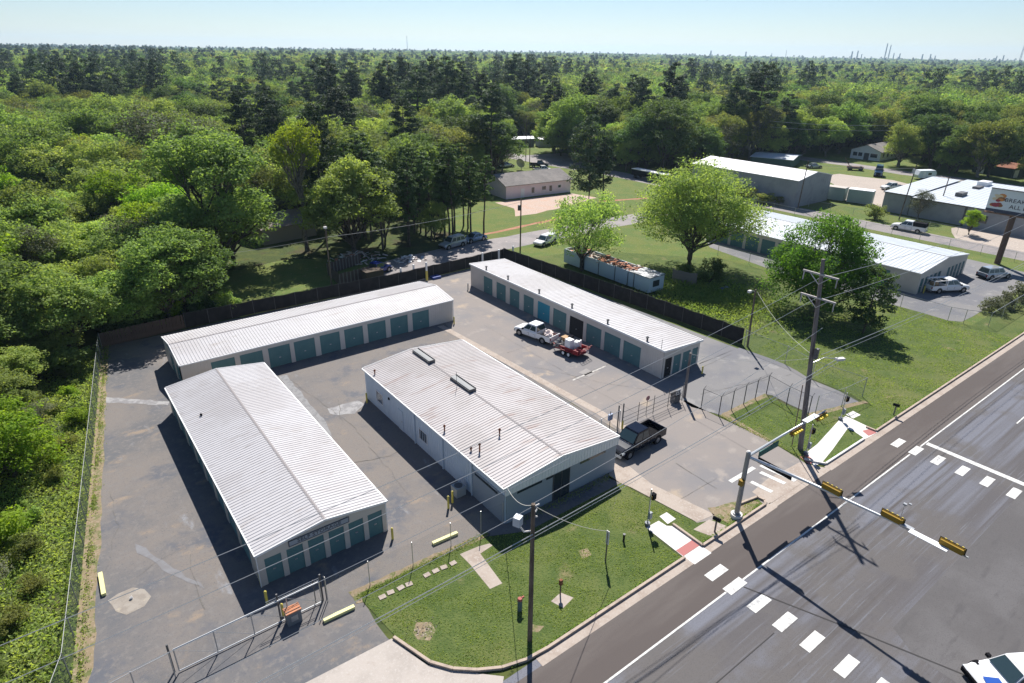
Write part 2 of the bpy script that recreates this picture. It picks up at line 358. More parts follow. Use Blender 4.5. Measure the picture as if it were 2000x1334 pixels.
# open grassland behind and to the right of the yard
sheet('grass_field', wob(rect(61, 19.3, 250, 150), 1.0, 1, 6), 0, GRASS_Y)
sheet('grass_verge', wob([(17, 80.5), (44, 80.5), (42, 96), (30, 101), (20, 100)], 0.8, 2), 0, GRASS_Y)
sheet('grass_clearing', wob(rect(112, 150, 172, 190), 1.2, 3, 5), 0, GRASS_Y)
sheet('lawn', [(61.3, 19.4), (98, 19.4), (130, 19.4), (131, 24), (92, 24), (91, 46), (90, 60), (76, 76), (62, 80)], 1, GRASS)
sheet('road', rect(-120, -26, 500, 19.0), 1, ROAD)
sheet('road_shoulder', rect(-120, 15.62, 500, 18.5), 2, SHOULDER)
sheet('cross_street', [(33.5, -26), (34.0, 6.5), (35, 8.0), (60, 8.0), (62, 5.5), (62, -26)], 2, M('crossing_asphalt', (0.10, 0.095, 0.096), 0.75, over=[(0.15, (0.12, 0.115, 0.117), 0.45, 0.62, (1, 1, 1), 5), (1.3, (0.088, 0.084, 0.086), 0.55, 0.7, (.2, 1, 1), 6), (22, (0.055, 0.054, 0.054), 0.5, 0.8)], spec=0.12, bump=(40, 0.2, 0.015)))
# gutters (light concrete strip along the kerb)
sheet('gutter', rect(16.5, 18.42, 29.6, 19.05), 3, CONC)
sheet('gutter', rect(29.6, 18.35, 31.4, 19.3), 3, CONC_N)
sheet('gutter', rect(31.4, 18.42, 39.5, 19.05), 3, CONC)
sheet('gutter', rect(39.5, 18.5, 47.3, 18.95), 3, CONC)
sheet('gutter', rect(47.3, 18.42, 56.0, 19.05), 3, CONC)
sheet('gutter', rect(56.0, 18.42, 300, 19.05), 3, CONC)

# the yard
LX = lambda y: 2.57 + (y - 79.7) * (6.97 / 46.9)         # left fence line
yard_l = [(LX(80) + 0.6, 80), (LX(66) + .7, 66), (LX(50) + .9, 50), (LX(33) + 1.0, 33), (-6.5, 24), (-8, 15.6), (14, 15.6), (13.3, 20.3), (11.5, 22.2), (10.4, 25.2), (10.5, 29.1), (20, 28.9), (24, 29.1), (37.4, 29.1), (37.4, 62), (38.6, 66), (38.8, 80)]
sheet('yard_pavement', wob(yard_l, 0.10, 5, 1.2), 1, LOT_L)
sheet('yard_edge', [(LX(80) - .3, 80.3), (LX(66), 66), (LX(50), 50), (LX(33), 33), (-7.5, 24), (-9.5, 15.6), (-7.8, 15.6), (-6.2, 24), (LX(33) + 1.25, 33), (LX(50) + 1.1, 50), (LX(66) + .95, 66), (LX(80) + 1.0, 80.0)], 0, EDGE)
sheet('yard_pavement', [(37.4, 33.1), (44, 33.1), (46.8, 31.5), (47.3, 37.4), (61.4, 37.4), (60.7, 58), (60.0, 80), (38.8, 80), (38.6, 66), (37.4, 62)], 1, LOT_R)
sheet('side_lot_pavement', wob([(47.2, 37.4), (61.8, 37.4), (62.3, 31.9), (61.2, 28.2), (61.0, 25), (60.6, 22.6), (54.4, 24.3), (54.7, 28.6), (54.4, 29.1), (47.3, 29.3), (46.3, 31.8)], 0.10, 6), 2, LOT_G)
sheet('rear_alley_pavement', wob([(54.6, 37.4), (61.5, 37.4), (60.8, 58), (60.2, 79.5), (54.4, 79.5)], 0.05, 7, 3), 2, LOT_G)
sheet('entrance_drive', [(33.1, 33.1), (46.8, 33.1), (46.8, 29.5), (47.1, 24), (46.3, 19.0), (33.1, 19.0)], 2, LOT_R)
sheet('driveway_apron', wob([(39.3, 18.95), (47.2, 18.95), (46.2, 20.6), (42.0, 20.9), (39.5, 20.6)], 0.04, 8), 3, CONC)
sheet('concrete_strip', [(36.55, 63.2), (37.35, 63.0), (38.75, 36.3), (38.6, 32.9), (37.75, 32.9), (37.9, 36.3)], 4, CONC)
sheet('concrete_apron', [(10.63, 25.05), (5.4, 25.25), (-8, 25.4), (-12, 16.6), (13.2, 18.0), (14.4, 19.2), (13.2, 20.35), (11.4, 22.3)], 3, CONC_D)
# stains, patches and tyre paths on the paving
sheet('crushed_stone_patch', wob(P((230, 1160), (262, 1148), (285, 1150), (293, 1165), (282, 1185), (250, 1200), (225, 1195), (212, 1172)), 0.08, 9, .5), 3, PATCH)
sheet('drain_stain', wob(P((207, 776), (330, 785), (330, 792), (207, 786)), 0.10, 10, .6), 3, STAIN)
sheet('drain_stain', wob(P((545, 735), (560, 733), (640, 830), (650, 865), (632, 860), (590, 800)), 0.10, 11, .6), 3, M('grey_stain', (0.22, 0.22, 0.225), 0.9, over=[(2, (0.17, 0.17, 0.175), 0.45, 0.6)]))
sheet('drain_stain', wob(P((640, 798), (700, 782), (716, 790), (690, 808), (650, 812)), 0.12, 12, .5), 3, STAIN)
sheet('wheel_track_stain', wob(P((265, 1062), (285, 1072), (340, 1110), (390, 1140), (398, 1152), (330, 1120), (270, 1080)), 0.10, 13, .6), 3, M('pale_track', (0.185, 0.185, 0.195), 0.9, over=[(1.5, (0.165, 0.16, 0.165), 0.4, 0.6, (1, 1, 1), 7)]))
sheet('parking_stripe', P((1118, 742), (1183, 714), (1184, 716), (1119, 744)), 4, PAINT_T)
sheet('parking_stripe', P((1185, 762), (1262, 722), (1263, 724), (1186, 764)), 4, M('grey_seam', (0.20, 0.19, 0.185), 0.9))
sheet('parking_stripe', P((1130, 728), (1145, 720), (1163, 730), (1150, 737)), 4, M('drive_blot', (0.25, 0.235, 0.225), 0.9))
# cracks
rc = random.Random(5)
cr = MB()
def crack(pts, wd_=0.05, jit=0.12, seg=0.7):
    wd = wd_ * .6; pl = []
    for i in range(len(pts) - 1):
        a, b = pts[i], pts[i + 1]; n = max(1, int(math.dist(a, b) / seg))
        for k in range(n):
            t = k / n; pl.append((a[0] + (b[0] - a[0]) * t + rc.uniform(-jit, jit), a[1] + (b[1] - a[1]) * t + rc.uniform(-jit, jit)))
    pl.append(pts[-1])
    for a, b in zip(pl, pl[1:]):
        d = Vector((b[0] - a[0], b[1] - a[1])); 
        if d.length < 1e-3: continue
        nn = Vector((-d.y, d.x)).normalized() * wd * rc.uniform(0.2, 0.9); z = 0.034
        cr.face([(a[0] - nn.x, a[1] - nn.y, z), (b[0] - nn.x, b[1] - nn.y, z), (b[0] + nn.x, b[1] + nn.y, z), (a[0] + nn.x, a[1] + nn.y, z)])
crack(P((380, 1140), (388, 1170), (400, 1190)), .06); crack(P((372, 1085), (375, 1110), (388, 1145)), .04); crack(P((205, 1120), (230, 1030), (215, 960)), .03)
crack(P((690, 905), (760, 890), (800, 870)), .07); crack(P((700, 1000), (712, 950), (690, 905)), .04); crack(P((660, 780), (665, 800), (668, 830)), .05)
crack([(39, 43), (47, 43.2)], .03, .04); crack([(39, 52), (47.5, 52)], .03, .04); crack([(41, 34), (41.5, 60)], .03, .06); crack([(39, 48), (43, 40), (46, 36)], .03)
crack(P((1320, 905), (1400, 955)), .08, .04); crack(P((1330, 975), (1400, 935)), .04, .04)
crack(P((1190, 1000), (1210, 960)), .03); crack([(8, 62), (15, 61), (20, 63)], .04); crack([(17, 60), (18.5, 48), (17.8, 36)], .04); crack(P((360, 640 + 430), (300, 1100), (250, 1140)), .03)
crack([(50, 36.5), (60, 36.9)], .05, .04); crack([(49, 33), (60.5, 30)], .04); crack([(56, 40), (57, 60), (56.3, 78)], .04)
o = cr.build('crack_network', CRACK); meta(o, kind='structure')

# road markings: painted pieces belong to the road
road = bpy.data.objects['road']
def mark(name, pts, mat=PAINT): sheet(name, pts, 5, mat, road)
mark('edge_line', rect(-60, 15.56, 29.25, 15.68)); mark('edge_line', rect(31.05, 15.56, 55.0, 15.68)); mark('edge_line', rect(57.0, 15.56, 300, 15.68))
for y in (17.03, 15.6, 13.85, 12.1, 10.35, 8.32, 6.5, 4.7):
    mark('crosswalk_bar', [(29.3, y - 0.33), (31.02, y - 0.33), (31.02, y + 0.33), (29.3, y + 0.33)])
for y in (17.04, 15.56, 13.81, 11.95, 10.17, 8.33, 6.5, 4.7):
    mark('crosswalk_bar', [(55.2, y - 0.31), (56.9, y - 0.31), (56.9, y + 0.31), (55.2, y + 0.31)])
mark('stop_line', rect(57.75, 3.5, 58.3, 15.5))
for x in range(70, 260, 12):
    mark('lane_dash', rect(x - 1.5, 11.9, x + 1.5, 12.02)); 
for x in range(66, 260, 12):
    mark('centre_line', rect(x, 4.55, x + 12, 4.67), M('yellow_line', (0.55, 0.40, 0.05), 0.6))
mark('tar_seam', rect(-60, 12.0, 28.9, 12.05), TAR)
mark('tar_seam', [(30.5, 15.2), (33, 9), (36, 1), (36.1, 1), (33.1, 9), (30.6, 15.2)], TAR)
drv = bpy.data.objects['entrance_drive']
for q in ([(39.2, 22.62), (42.45, 22.62), (42.45, 22.25), (39.2, 22.25)], [(42.95, 22.3), (43.45, 22.3), (43.85, 19.4), (43.35, 19.4)], [(42.1, 21.75), (42.5, 21.75), (42.75, 19.7), (42.35, 19.7)], [(40.35, 21.45), (40.75, 21.45), (40.95, 19.7), (40.55, 19.7)]):
    sheet('painted_bar', q, 6, PAINT, drv)

# kerbs
def kerb(name, pts, wd=0.17, h=0.175, mat=CURB):
    m = MB()
    for a, b in zip(pts, pts[1:]):
        d = Vector((b[0] - a[0], b[1] - a[1])).normalized(); n = Vector((-d.y, d.x)) * wd / 2
        m.prism([(a[0] - n.x, a[1] - n.y), (b[0] - n.x, b[1] - n.y), (b[0] + n.x, b[1] + n.y), (a[0] + n.x, a[1] + n.y)], -0.05, h)
    meta(m.build(name, mat), kind='structure')
kc = [(10.75, 25.0), (11.6, 22.3), (12.4, 21.2), (13.4, 20.35), (14.6, 19.65), (16, 19.25), (17.5, 19.13), (29.5, 19.13)]
kerb('kerb', kc)
kerb('kerb', [(31.5, 21.8), (31.45, 19.13), (38.9, 19.13), (39.3, 19.4), (39.2, 20.0), (37.2, 20.35)])
kerb('kerb', [(46.9, 20.6), (47.2, 19.9), (47.7, 19.17), (54.1, 19.13)], mat=CONC_N)
kerb('kerb', [(56.3, 20.0), (56.35, 19.13), (140, 19.13), (300, 19.13)])

# front lawn and its slabs
fl = [(10.9, 24.9), (11.7, 22.4), (12.5, 21.3), (13.5, 20.45), (14.7, 19.75), (16, 19.35), (17.5, 19.25), (29.4, 19.25), (29.4, 22.3), (31.5, 22.0), (31.6, 19.25), (37.2, 19.25), (38.9, 19.3), (39.1, 19.9), (37.0, 20.25), (34.8, 20.2), (33.1, 20.9), (32.0, 27.0), (32.0, 27.5), (22.6, 27.5), (20.0, 28.7), (16, 29.15), (10.4, 29.3)]
sheet('front_lawn', fl, 3, GRASS)
sheet('lawn_edge_soil', wob([(10.1, 29.75), (10.1, 28.6), (10.4, 28.5), (10.7, 29.3), (16.5, 29.0), (20.2, 28.7), (20.2, 29.1), (16.6, 29.45)], 0.06, 21, .5), 4, EDGE)
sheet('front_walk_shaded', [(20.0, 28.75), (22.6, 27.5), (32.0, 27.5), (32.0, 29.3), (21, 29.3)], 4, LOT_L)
sheet('sidewalk', [(31.7, 28.6), (33.9, 30.2), (34.3, 29.2), (33.9, 26), (34.9, 20.7), (33.15, 20.95), (32.3, 26.5)], 4, CONC)
sheet('sidewalk', P((898, 1083), (934, 1068), (956, 1062), (962, 1066), (938, 1082), (981, 1140), (957, 1151), (918, 1103)), 5, CONC)
sheet('ramp_walk', [(29.7, 22.75), (31.0, 22.7), (31.05, 22.0), (31.4, 21.7), (31.38, 19.3), (29.55, 19.3)], 5, CONC_N)
sheet('tactile_pad', [(29.6, 19.95), (31.3, 19.95), (31.3, 19.3), (29.6, 19.3)], 6, BRICKPAD)
sheet('concrete_pad', P((1288, 1009), (1302, 1001), (1320, 1014), (1304, 1024)), 5, CONC_N)
sheet('concrete_pad', P((1076, 1175), (1095, 1158), (1120, 1168), (1100, 1188)), 5, CONC)
sheet('concrete_pad', [(32.3, 20.6), (34.1, 20.6), (34.6, 19.3), (32.8, 19.25)], 5, CONC)
sheet('bare_patch', wob([(34.6, 20.7), (35.2, 21.4), (37.0, 20.9), (38.6, 20.1), (38.8, 19.6), (37, 19.3), (35, 19.3)], 0.1, 22, .5), 4, EDGE)
sheet('bare_patch', wob(P((812, 1220), (838, 1215), (850, 1232), (838, 1250), (818, 1248), (808, 1235)), .12, 23, .4), 4, EDGE)
sheet('bare_patch', wob(P((1130, 1078), (1150, 1072), (1158, 1084), (1140, 1092)), .1, 24, .4), 4, EDGE)
sheet('bare_patch', wob(P((1036, 1220), (1062, 1225), (1056, 1236), (1038, 1232)), .1, 25, .4), 4, EDGE)
for i, (px, py) in enumerate([(747, 1167), (763, 1158), (783, 1149), (799, 1142), (818, 1132), (834, 1124), (851, 1116), (867, 1109), (885, 1101)]):
    if i == 4: continue
    x, y = g(px, py); m = MB().box(x - .22, x + .22, y - .17, y + .17, -0.02, 0.075, rz=random.uniform(-.2, .2))
    words = ['nearest the drive apron', 'second from the drive apron', 'third from the drive apron', 'fourth from the drive apron', '', 'fifth from the drive apron', 'third from the front walk', 'second from the front walk', 'nearest the front walk']
    meta(m.build('stepping_stone', CONC), 'square pale stepping stone in the lawn row, ' + words[i], 'paving stone', 'stepping stones in a row on the front lawn')
# grass triangle by the power pole
sheet('corner_lawn', wob([(47.35, 29.0), (54.2, 28.9), (54.0, 24.2), (60.6, 22.3), (61.6, 19.3), (56.4, 19.3), (47.8, 19.3), (47.0, 20.4), (46.9, 24)], 0.07, 26, 1), 4, GRASS)
sheet('lawn_edge_soil', wob([(46.9, 24), (47.1, 29.2), (47.7, 29.35), (54.4, 29.25), (54.2, 28.7), (47.9, 28.8), (47.3, 24)], 0.05, 27, .6), 5, EDGE)
sheet('lawn_edge_soil', wob([(54.2, 24.6), (61.2, 22.6), (61.2, 22.1), (53.9, 24.0)], 0.05, 28, .6), 5, EDGE)
sheet('ramp_walk', P((1570, 888), (1596, 868), (1638, 822), (1652, 813), (1692, 832), (1714, 845), (1690, 858), (1668, 843), (1655, 838), (1625, 880), (1606, 903), (1590, 912)), 6, CONC_N)
sheet('tactile_pad', P((1684, 842), (1700, 838), (1712, 846), (1696, 852)), 7, BRICKPAD)
sheet('tactile_pad', P((1562, 893), (1575, 888), (1592, 902), (1580, 908)), 7, BRICKPAD)
sheet('concrete_pad', P((1652, 810), (1666, 803), (1681, 811), (1666, 818)), 6, CONC_N)

# back streets and yards
sheet('back_street', wob([(40, 82), (47, 82.5), (60, 85.5), (95, 85.5), (131, 86), (131, 92.5), (98, 91.5), (60, 92.5), (46, 91.5), (40, 90)], 0.25, 31, 4), 1, OLDROAD)
sheet('side_street', [(131.3, 24), (137.6, 24), (137.8, 90), (138.0, 140), (133, 190), (125, 190), (130.5, 140), (131.0, 90)], 2, OLDROAD)
sheet('side_street', [(129, 140), (138, 140), (150, 168), (126, 172)], 3, OLDROAD)
sheet('gravel_driveway', wob([(137.7, 24), (137.7, 43), (146, 47), (170, 42), (176, 24)], .3, 32, 4), 2, GRAVEL)
sheet('sandy_yard', wob([(84, 117), (105.5, 115), (107, 108), (95, 105), (85, 103.5), (80, 104), (84, 110)], .3, 33, 2), 1, DIRT)
sheet('clay_bank', wob([(64.5, 95), (79, 96.3), (90, 97), (90, 98), (78, 97.3), (64.5, 96)], .2, 34, 2), 1, CLAY)
sheet('clay_bank', wob([(104, 104), (118, 100), (118, 101), (105, 105.5)], .2, 35, 2), 1, CLAY)
sheet('gravel_yard', wob(P((1600, 345), (1640, 340), (1745, 352), (1800, 366), (1735, 372), (1727, 410), (1695, 402), (1625, 385), (1625, 360)), .4, 36, 4), 2, GRAVEL)
sheet('neighbour_drive', wob([(204, 118), (206, 100), (204, 82), (206, 66), (207, 40), (214, 40), (213, 70), (211, 84), (213, 100), (213, 120)], .4, 37, 5), 2, OLDROAD)
sheet('storage_lot_pavement', wob([(98, 70), (94, 66), (91.2, 50), (91.4, 26.5), (92.4, 25.2), (115.6, 25.4), (124, 28), (124.5, 36), (117, 40), (116.5, 70)], .1, 38, 3), 3, LOT_G)
sheet('white_stone_yard', wob([(225, 160), (250, 150), (262, 165), (236, 178)], .5, 39, 5), 2, DIRT)

# ------------------------------------------------------------------ buildings
def slope(mb, a0, a1, b0, b1, pitch=0.305, h=0.032, wbase=0.12, wtop=0.05):
    """ribbed metal sheet: a0->a1 is the eave, b0->b1 the ridge; ribs run up the slope"""
    a0, a1, b0, b1 = map(Vector, (a0, a1, b0, b1)); L = (a1 - a0).length; d = (a1 - a0) / L
    n = (a1 - a0).cross(b0 - a0).normalized()
    if n.z < 0: n = -n
    k = int(L / pitch); prof = [(0, 0)]
    off = (L - k * pitch) / 2 + pitch / 2
    for i in range(k):
        c = off + i * pitch; prof += [(c - wbase / 2, 0), (c - wtop / 2, h), (c + wtop / 2, h), (c + wbase / 2, 0)]
    prof.append((L, 0)); b = len(mb.v); d2 = (b1 - b0) / (b1 - b0).length; s = (b1 - b0).length / L
    for t, z in prof:
        mb.v.append(tuple(a0 + d * t + n * z)); mb.v.append(tuple(b0 + d2 * (t * s) + n * z))
    for i in range(len(prof) - 1):
        j = b + 2 * i; mb.f.append((j, j + 2, j + 3, j + 1)); mb.m.append(mb.mi)
    lo = -0.06
    q = [a0 + n * lo, a1 + n * lo, b1 + n * lo, b0 + n * lo]; mb.face(q)
    mb.face([a0, a1, a1 + n * lo, a0 + n * lo]); mb.face([b0, b1, b1 + n * lo, b0 + n * lo]); mb.face([a0, b0, b0 + n * lo, a0 + n * lo]); mb.face([a1, b1, b1 + n * lo, a1 + n * lo])

def gable_roof(t, x0, x1, y0, y1, ez, rz_, along='y', rpos=None, mat=None, ov=0.12, trim=TRIM_W, pitch=0.305, ez2=None, cap=True):
    """two ribbed slopes meeting at a ridge that runs along the given axis"""
    ez2 = ez if ez2 is None else ez2
    m = MB()
    if along == 'y':
        r = (x0 + x1) / 2 if rpos is None else rpos
        slope(m, (x0 - ov, y0 - ov, ez), (x0 - ov, y1 + ov, ez), (r, y0 - ov, rz_), (r, y1 + ov, rz_), pitch)
        slope(m, (x1 + ov, y0 - ov, ez2), (x1 + ov, y1 + ov, ez2), (r, y0 - ov, rz_), (r, y1 + ov, rz_), pitch)
    else:
        r = (y0 + y1) / 2 if rpos is None else rpos
        slope(m, (x0 - ov, y0 - ov, ez), (x1 + ov, y0 - ov, ez), (x0 - ov, r, rz_), (x1 + ov, r, rz_), pitch)
        slope(m, (x0 - ov, y1 + ov, ez2), (x1 + ov, y1 + ov, ez2), (x0 - ov, r, rz_), (x1 + ov, r, rz_), pitch)
    rf = m.build('roof', mat or ROOF_W, t, True)
    c = MB()
    if cap:
        if along == 'y': c.extr([(r - .10, rz_ + .012), (r, rz_ + .042), (r + .10, rz_ + .012), (r, rz_ + .03)], 'y', y0 - ov, y1 + ov)
        else: c.extr([(r - .10, rz_ + .012), (r, rz_ + .042), (r + .10, rz_ + .012), (r, rz_ + .03)], 'x', x0 - ov, x1 + ov)
        k = c.build('ridge_cap', M('ridge_cap_metal', (0.27, 0.25, 0.25), .8, spec=.1), rf); k.data.transform(Matrix.Translation(-Vector(t.location)))
    e = MB(); w_ = 0.05; hh = 0.16
    if along == 'y':
        for y in (y0 - ov - w_ / 2, y1 + ov + w_ / 2):
            e.beam((x0 - ov, y, ez - .045), (r, y, rz_ - .045), w_, hh); e.beam((r, y, rz_ - .045), (x1 + ov, y, ez2 - .045), w_, hh)
        for x, z in ((x0 - ov - .05, ez), (x1 + ov + .05, ez2)): e.box(x - .05, x + .05, y0 - ov, y1 + ov, z - .12, z - .005)
    else:
        for x in (x0 - ov - w_ / 2, x1 + ov + w_ / 2):
            e.beam((x, y0 - ov, ez - .045), (x, r, rz_ - .045), w_, hh); e.beam((x, r, rz_ - .045), (x, y1 + ov, ez2 - .045), w_, hh)
        for y, z in ((y0 - ov - .05, ez), (y1 + ov + .05, ez2)): e.box(x0 - ov, x1 + ov, y - .05, y + .05, z - .12, z - .005)
    e.build('roof_trim', trim, t, True)
    return rf

def walls(t, x0, x1, y0, y1, ez, rz_, along, mat, rpos=None, ez2=None, name='wall'):
    ez2 = ez if ez2 is None else ez2; m = MB(); d = 0.07
    if along == 'y':
        r = (x0 + x1) / 2 if rpos is None else rpos
        m.extr([(x0, -.05), (x1, -.05), (x1, ez2 - d), (r, rz_ - d), (x0, ez - d)], 'y', y0, y1)
    else:
        r = (y0 + y1) / 2 if rpos is None else rpos
        m.extr([(y0, -.05), (y1, -.05), (y1, ez2 - d), (r, rz_ - d), (y0, ez - d)], 'x', x0, x1)
    return m.build(name, mat, t, True)

DOORMESH = {}
def side_pt(side, c, a, off, z):
    """side: 'S' wall faces -y, 'N' +y, 'W' -x, 'E' +x ; c = wall coordinate, a = along, off = outwards"""
    return {'S': (a, c - off, z), 'N': (a, c + off, z), 'W': (c - off, a, z), 'E': (c + off, a, z)}[side]
def sbox(m, side, c, a0, a1, o0, o1, z0, z1):
    p = side_pt(side, c, a0, o0, z0); q = side_pt(side, c, a1, o1, z1)
    m.box(min(p[0], q[0]), max(p[0], q[0]), min(p[1], q[1]), max(p[1], q[1]), z0, z1)
def roll_door(t, side, c, a0, a1, h, mat=TEAL, label=None, name='roll_up_door'):
    a0, a1 = min(a0, a1), max(a0, a1); key = (side in 'SN', round(a1 - a0, 2), h, mat.name); am = (a0 + a1) / 2
    w_ = a1 - a0
    if key not in DOORMESH:
        m = MB(); n = int(h / 0.11)
        for i in range(n):
            z0 = h * i / n; z1 = h * (i + 1) / n; s = 1 if side in 'SN' else 0
            for za, zb, d0, d1 in ((z0, z0 + (z1 - z0) * .7, .004, .022), (z0 + (z1 - z0) * .7, z1, .022, .004)):
                for sg in (1,):
                    pts = [(-w_ / 2, d0, za), (w_ / 2, d0, za), (w_ / 2, d1, zb), (-w_ / 2, d1, zb)]
                    if side == 'S': q = [(a, -d, z) for a, d, z in pts]
                    elif side == 'N': q = [(a, d, z) for a, d, z in pts]
                    elif side == 'W': q = [(-d, a, z) for a, d, z in pts]
                    else: q = [(d, a, z) for a, d, z in pts]
                    m.face(q)
        me = m.build('tmp', mat); DOORMESH[key + (side,)] = DOORMESH[key] = me.data; bpy.data.objects.remove(me)
    o = lk(bpy.data.objects.new(name, DOORMESH[key])); p = side_pt(side, c, am, 0.0, 0.02); o.location = Vector(p) - Vector(t.location); o.parent = t
    if label: o['label'] = label
    hb = MB(); sgn = {'S': (0, -1), 'N': (0, 1), 'W': (-1, 0), 'E': (1, 0)}[side]
    bx = (0.0, sgn[1] * 0.035) if sgn[0] == 0 else (sgn[0] * 0.035, 0.0)
    hb.box(bx[0] - .09, bx[0] + .09, bx[1] - .03, bx[1] + .03, .95, 1.03) if sgn[0] == 0 else hb.box(bx[0] - .03, bx[0] + .03, bx[1] - .09, bx[1] + .09, .95, 1.03)
    hb.build('latch', STEEL, o)
    return o
def door_row(t, side, c, spans, h, wall_top, a0, a1, wmat, mats=None, labels=None, thick=0.07):
    """doors recessed between piers under a header, all one wall front"""
    m = MB(); spans = sorted([(min(s), max(s)) for s in spans]); cur = a0
    for s0, s1 in spans:
        if s0 - cur > 0.02: sbox(m, side, c, cur, s0, 0, thick, -.02, h + .03)
        cur = s1
    if a1 - cur > 0.02: sbox(m, side, c, cur, a1, 0, thick, -.02, h + .03)
    sbox(m, side, c, a0, a1, 0, thick, h + .03, wall_top)
    m.build('wall_front', wmat, t, True)
    for i, s in enumerate(spans):
        roll_door(t, side, c, s[0], s[1], h, (mats or {}).get(i, TEAL), (labels or {}).get(i))
def wall_ribs(t, side, c, a0, a1, z0, z1, mat, base=0.0, pitch=0.305):
    m = MB(); a = a0 + pitch / 2
    while a < a1: sbox(m, side, c, a - .03, a + .03, base, base + .025, z0, z1); a += pitch
    m.build('wall_rib_panel', mat, t, True)
def window(t, side, c, a0, a1, z0, z1, frame=TRIM_W, panes=1, off=0.0, label=None):
    m = MB(); f = 0.06; o1 = off + 0.06
    sbox(m, side, c, a0 - f, a1 + f, off, o1, z0 - f, z0); sbox(m, side, c, a0 - f, a1 + f, off, o1, z1, z1 + f)
    sbox(m, side, c, a0 - f, a0, off, o1, z0, z1); sbox(m, side, c, a1, a1 + f, off, o1, z0, z1)
    for i in range(1, panes):
        x = a0 + (a1 - a0) * i / panes; sbox(m, side, c, x - .02, x + .02, off, o1 - .01, z0, z1)
    w_ = m.build('window', frame, t, True)
    n = MB(); sbox(n, side, c, a0, a1, off, off + .02, z0, z1); q = n.build('pane', GLASS, w_); q.data.transform(Matrix.Translation(-Vector(t.location)))
    if label: w_['label'] = label
    return w_
def vent_pipe(t, x, y, z, h=0.55, r=0.09, mat=RUST):
    v = MB().tube([(x, y, z - .1), (x, y, z + h)], r, 8).build('vent_pipe', mat, t, True)
    c = MB().tube([(x, y, z + h), (x, y, z + h + .06), (x, y, z + h + .16)], [r * 1.9, r * 1.9, .03], 8).build('vent_cap', mat, v)
    c.data.transform(Matrix.Translation(-Vector(t.location)))
def text(t, body, loc, size, rot, mat, name='lettering', font_w=1.0, z_ext=0.012):
    cu = bpy.data.curves.new(name, 'FONT'); cu.body = body; cu.size = size; cu.align_x = 'CENTER'; cu.align_y = 'CENTER'; cu.extrude = z_ext; cu.resolution_u = 2
    tmp = bpy.data.objects.new('tmp', cu); S.collection.objects.link(tmp)
    dg = bpy.context.evaluated_depsgraph_get(); me = bpy.data.meshes.new_from_object(tmp.evaluated_get(dg)); bpy.data.objects.remove(tmp)
    me.name = name; me.materials.clear(); me.materials.append(mat)
    o = lk(bpy.data.objects.new(name, me)); o.parent = t; o.location = loc; o.rotation_euler = rot; o.scale = (font_w, 1, 1)
    return o

# --- A: storage building at the front left
A = thing('storage_building', 'low white-roofed storage building, six teal doors under its sign, nearest the lower left gate', 'storage building', (10.3, 46.7, 0))
walls(A, 5.95, 14.6, 33.5, 59.9, 2.6, 3.2, 'y', WALL_B, rpos=10.35)
gable_roof(A, 5.95, 14.6, 33.5, 59.9, 2.6, 3.2, 'y', 10.35, ROOF_W)
pl = [6.11, 7.5, 8.9, 10.3, 11.7, 13.1, 14.5]
door_row(A, 'S', 33.5, [(a + .17, b - .17) for a, b in zip(pl, pl[1:])], 2.0, 2.44, 5.95, 14.6, WALL_B)
gm = MB().extr([(5.95, 2.44), (14.6, 2.44), (14.6, 2.52), (10.35, 3.1), (5.95, 2.52)], 'y', 33.43, 33.5).build('gable_panel', WALL_B, A, True)
sg = MB(); sg.box(7.9, 11.9, 33.38, 33.42, 2.22, 2.62); sign = sg.build('sign_board', M('grey_sign_board', (0.30, 0.33, 0.37), 0.7), A, True)
fr = MB()
for q in ((7.86, 11.94, 2.60, 2.64), (7.86, 11.94, 2.20, 2.24)): fr.box(q[0], q[1], 33.36, 33.42, q[2], q[3])
for x in (7.86, 11.90): fr.box(x, x + .04, 33.36, 33.42, 2.24, 2.60)
fo = fr.build('sign_frame', M('dark_sign_letters', (0.07, 0.08, 0.10), 0.6), sign); fo.data.transform(Matrix.Translation(-Vector(A.location)))
text(sign, 'SELF STORAGE', Vector((9.9, 33.37, 2.42)) - Vector(A.location), 0.36, (R(90), 0, 0), MATS['dark_sign_letters'], font_w=1.25)
door_row(A, 'W', 5.95, [(35.4 + i * 3.05, 35.4 + i * 3.05 + 2.35) for i in range(8)], 2.05, 2.5, 33.43, 59.9, WALL_B)
wall_ribs(A, 'W', 5.95, 33.6, 35.2, 0, 2.45, WALL_B, .07)
vent_pipe(A, 7.2, 52.5, 2.75, .12, .06, BLACK)
MB().box(14.62, 14.70, 33.45, 33.53, 0, 2.5).build('downspout', TRIM_W, A, True)
MB().box(5.80, 5.86, 33.38, 33.46, 0, 2.5).build('downspout', TRIM_W, A, True)

# --- B: long storage building along the back fence
B = thing('storage_building', 'long white-roofed storage building along the black back fence, its teal doors facing the office', 'storage building', (23.4, 67.8, 0))
walls(B, 7.9, 39.1, 63.7, 71.9, 2.85, 3.55, 'x', WALL_C)
gable_roof(B, 7.9, 39.1, 63.7, 71.9, 2.85, 3.55, 'x', None, ROOF_W)
Bsp = [(10.6, 12.88), (13.39, 15.68), (16.26, 18.56), (19.0, 21.3), (21.9, 24.2), (24.75, 27.01), (27.59, 29.88), (30.5, 32.8), (33.43, 35.72)]
door_row(B, 'S', 63.7, Bsp, 2.3, 2.74, 7.9, 39.1, WALL_C)
wall_ribs(B, 'S', 63.7, 35.9, 39.0, 0, 2.7, WALL_C, .07); wall_ribs(B, 'S', 63.7, 8.0, 10.4, 0, 2.7, WALL_C, .07)
door_row(B, 'W', 7.9, [(64.6, 66.6), (67.3, 69.3)], 2.05, 2.6, 63.63, 71.9, WALL_C)
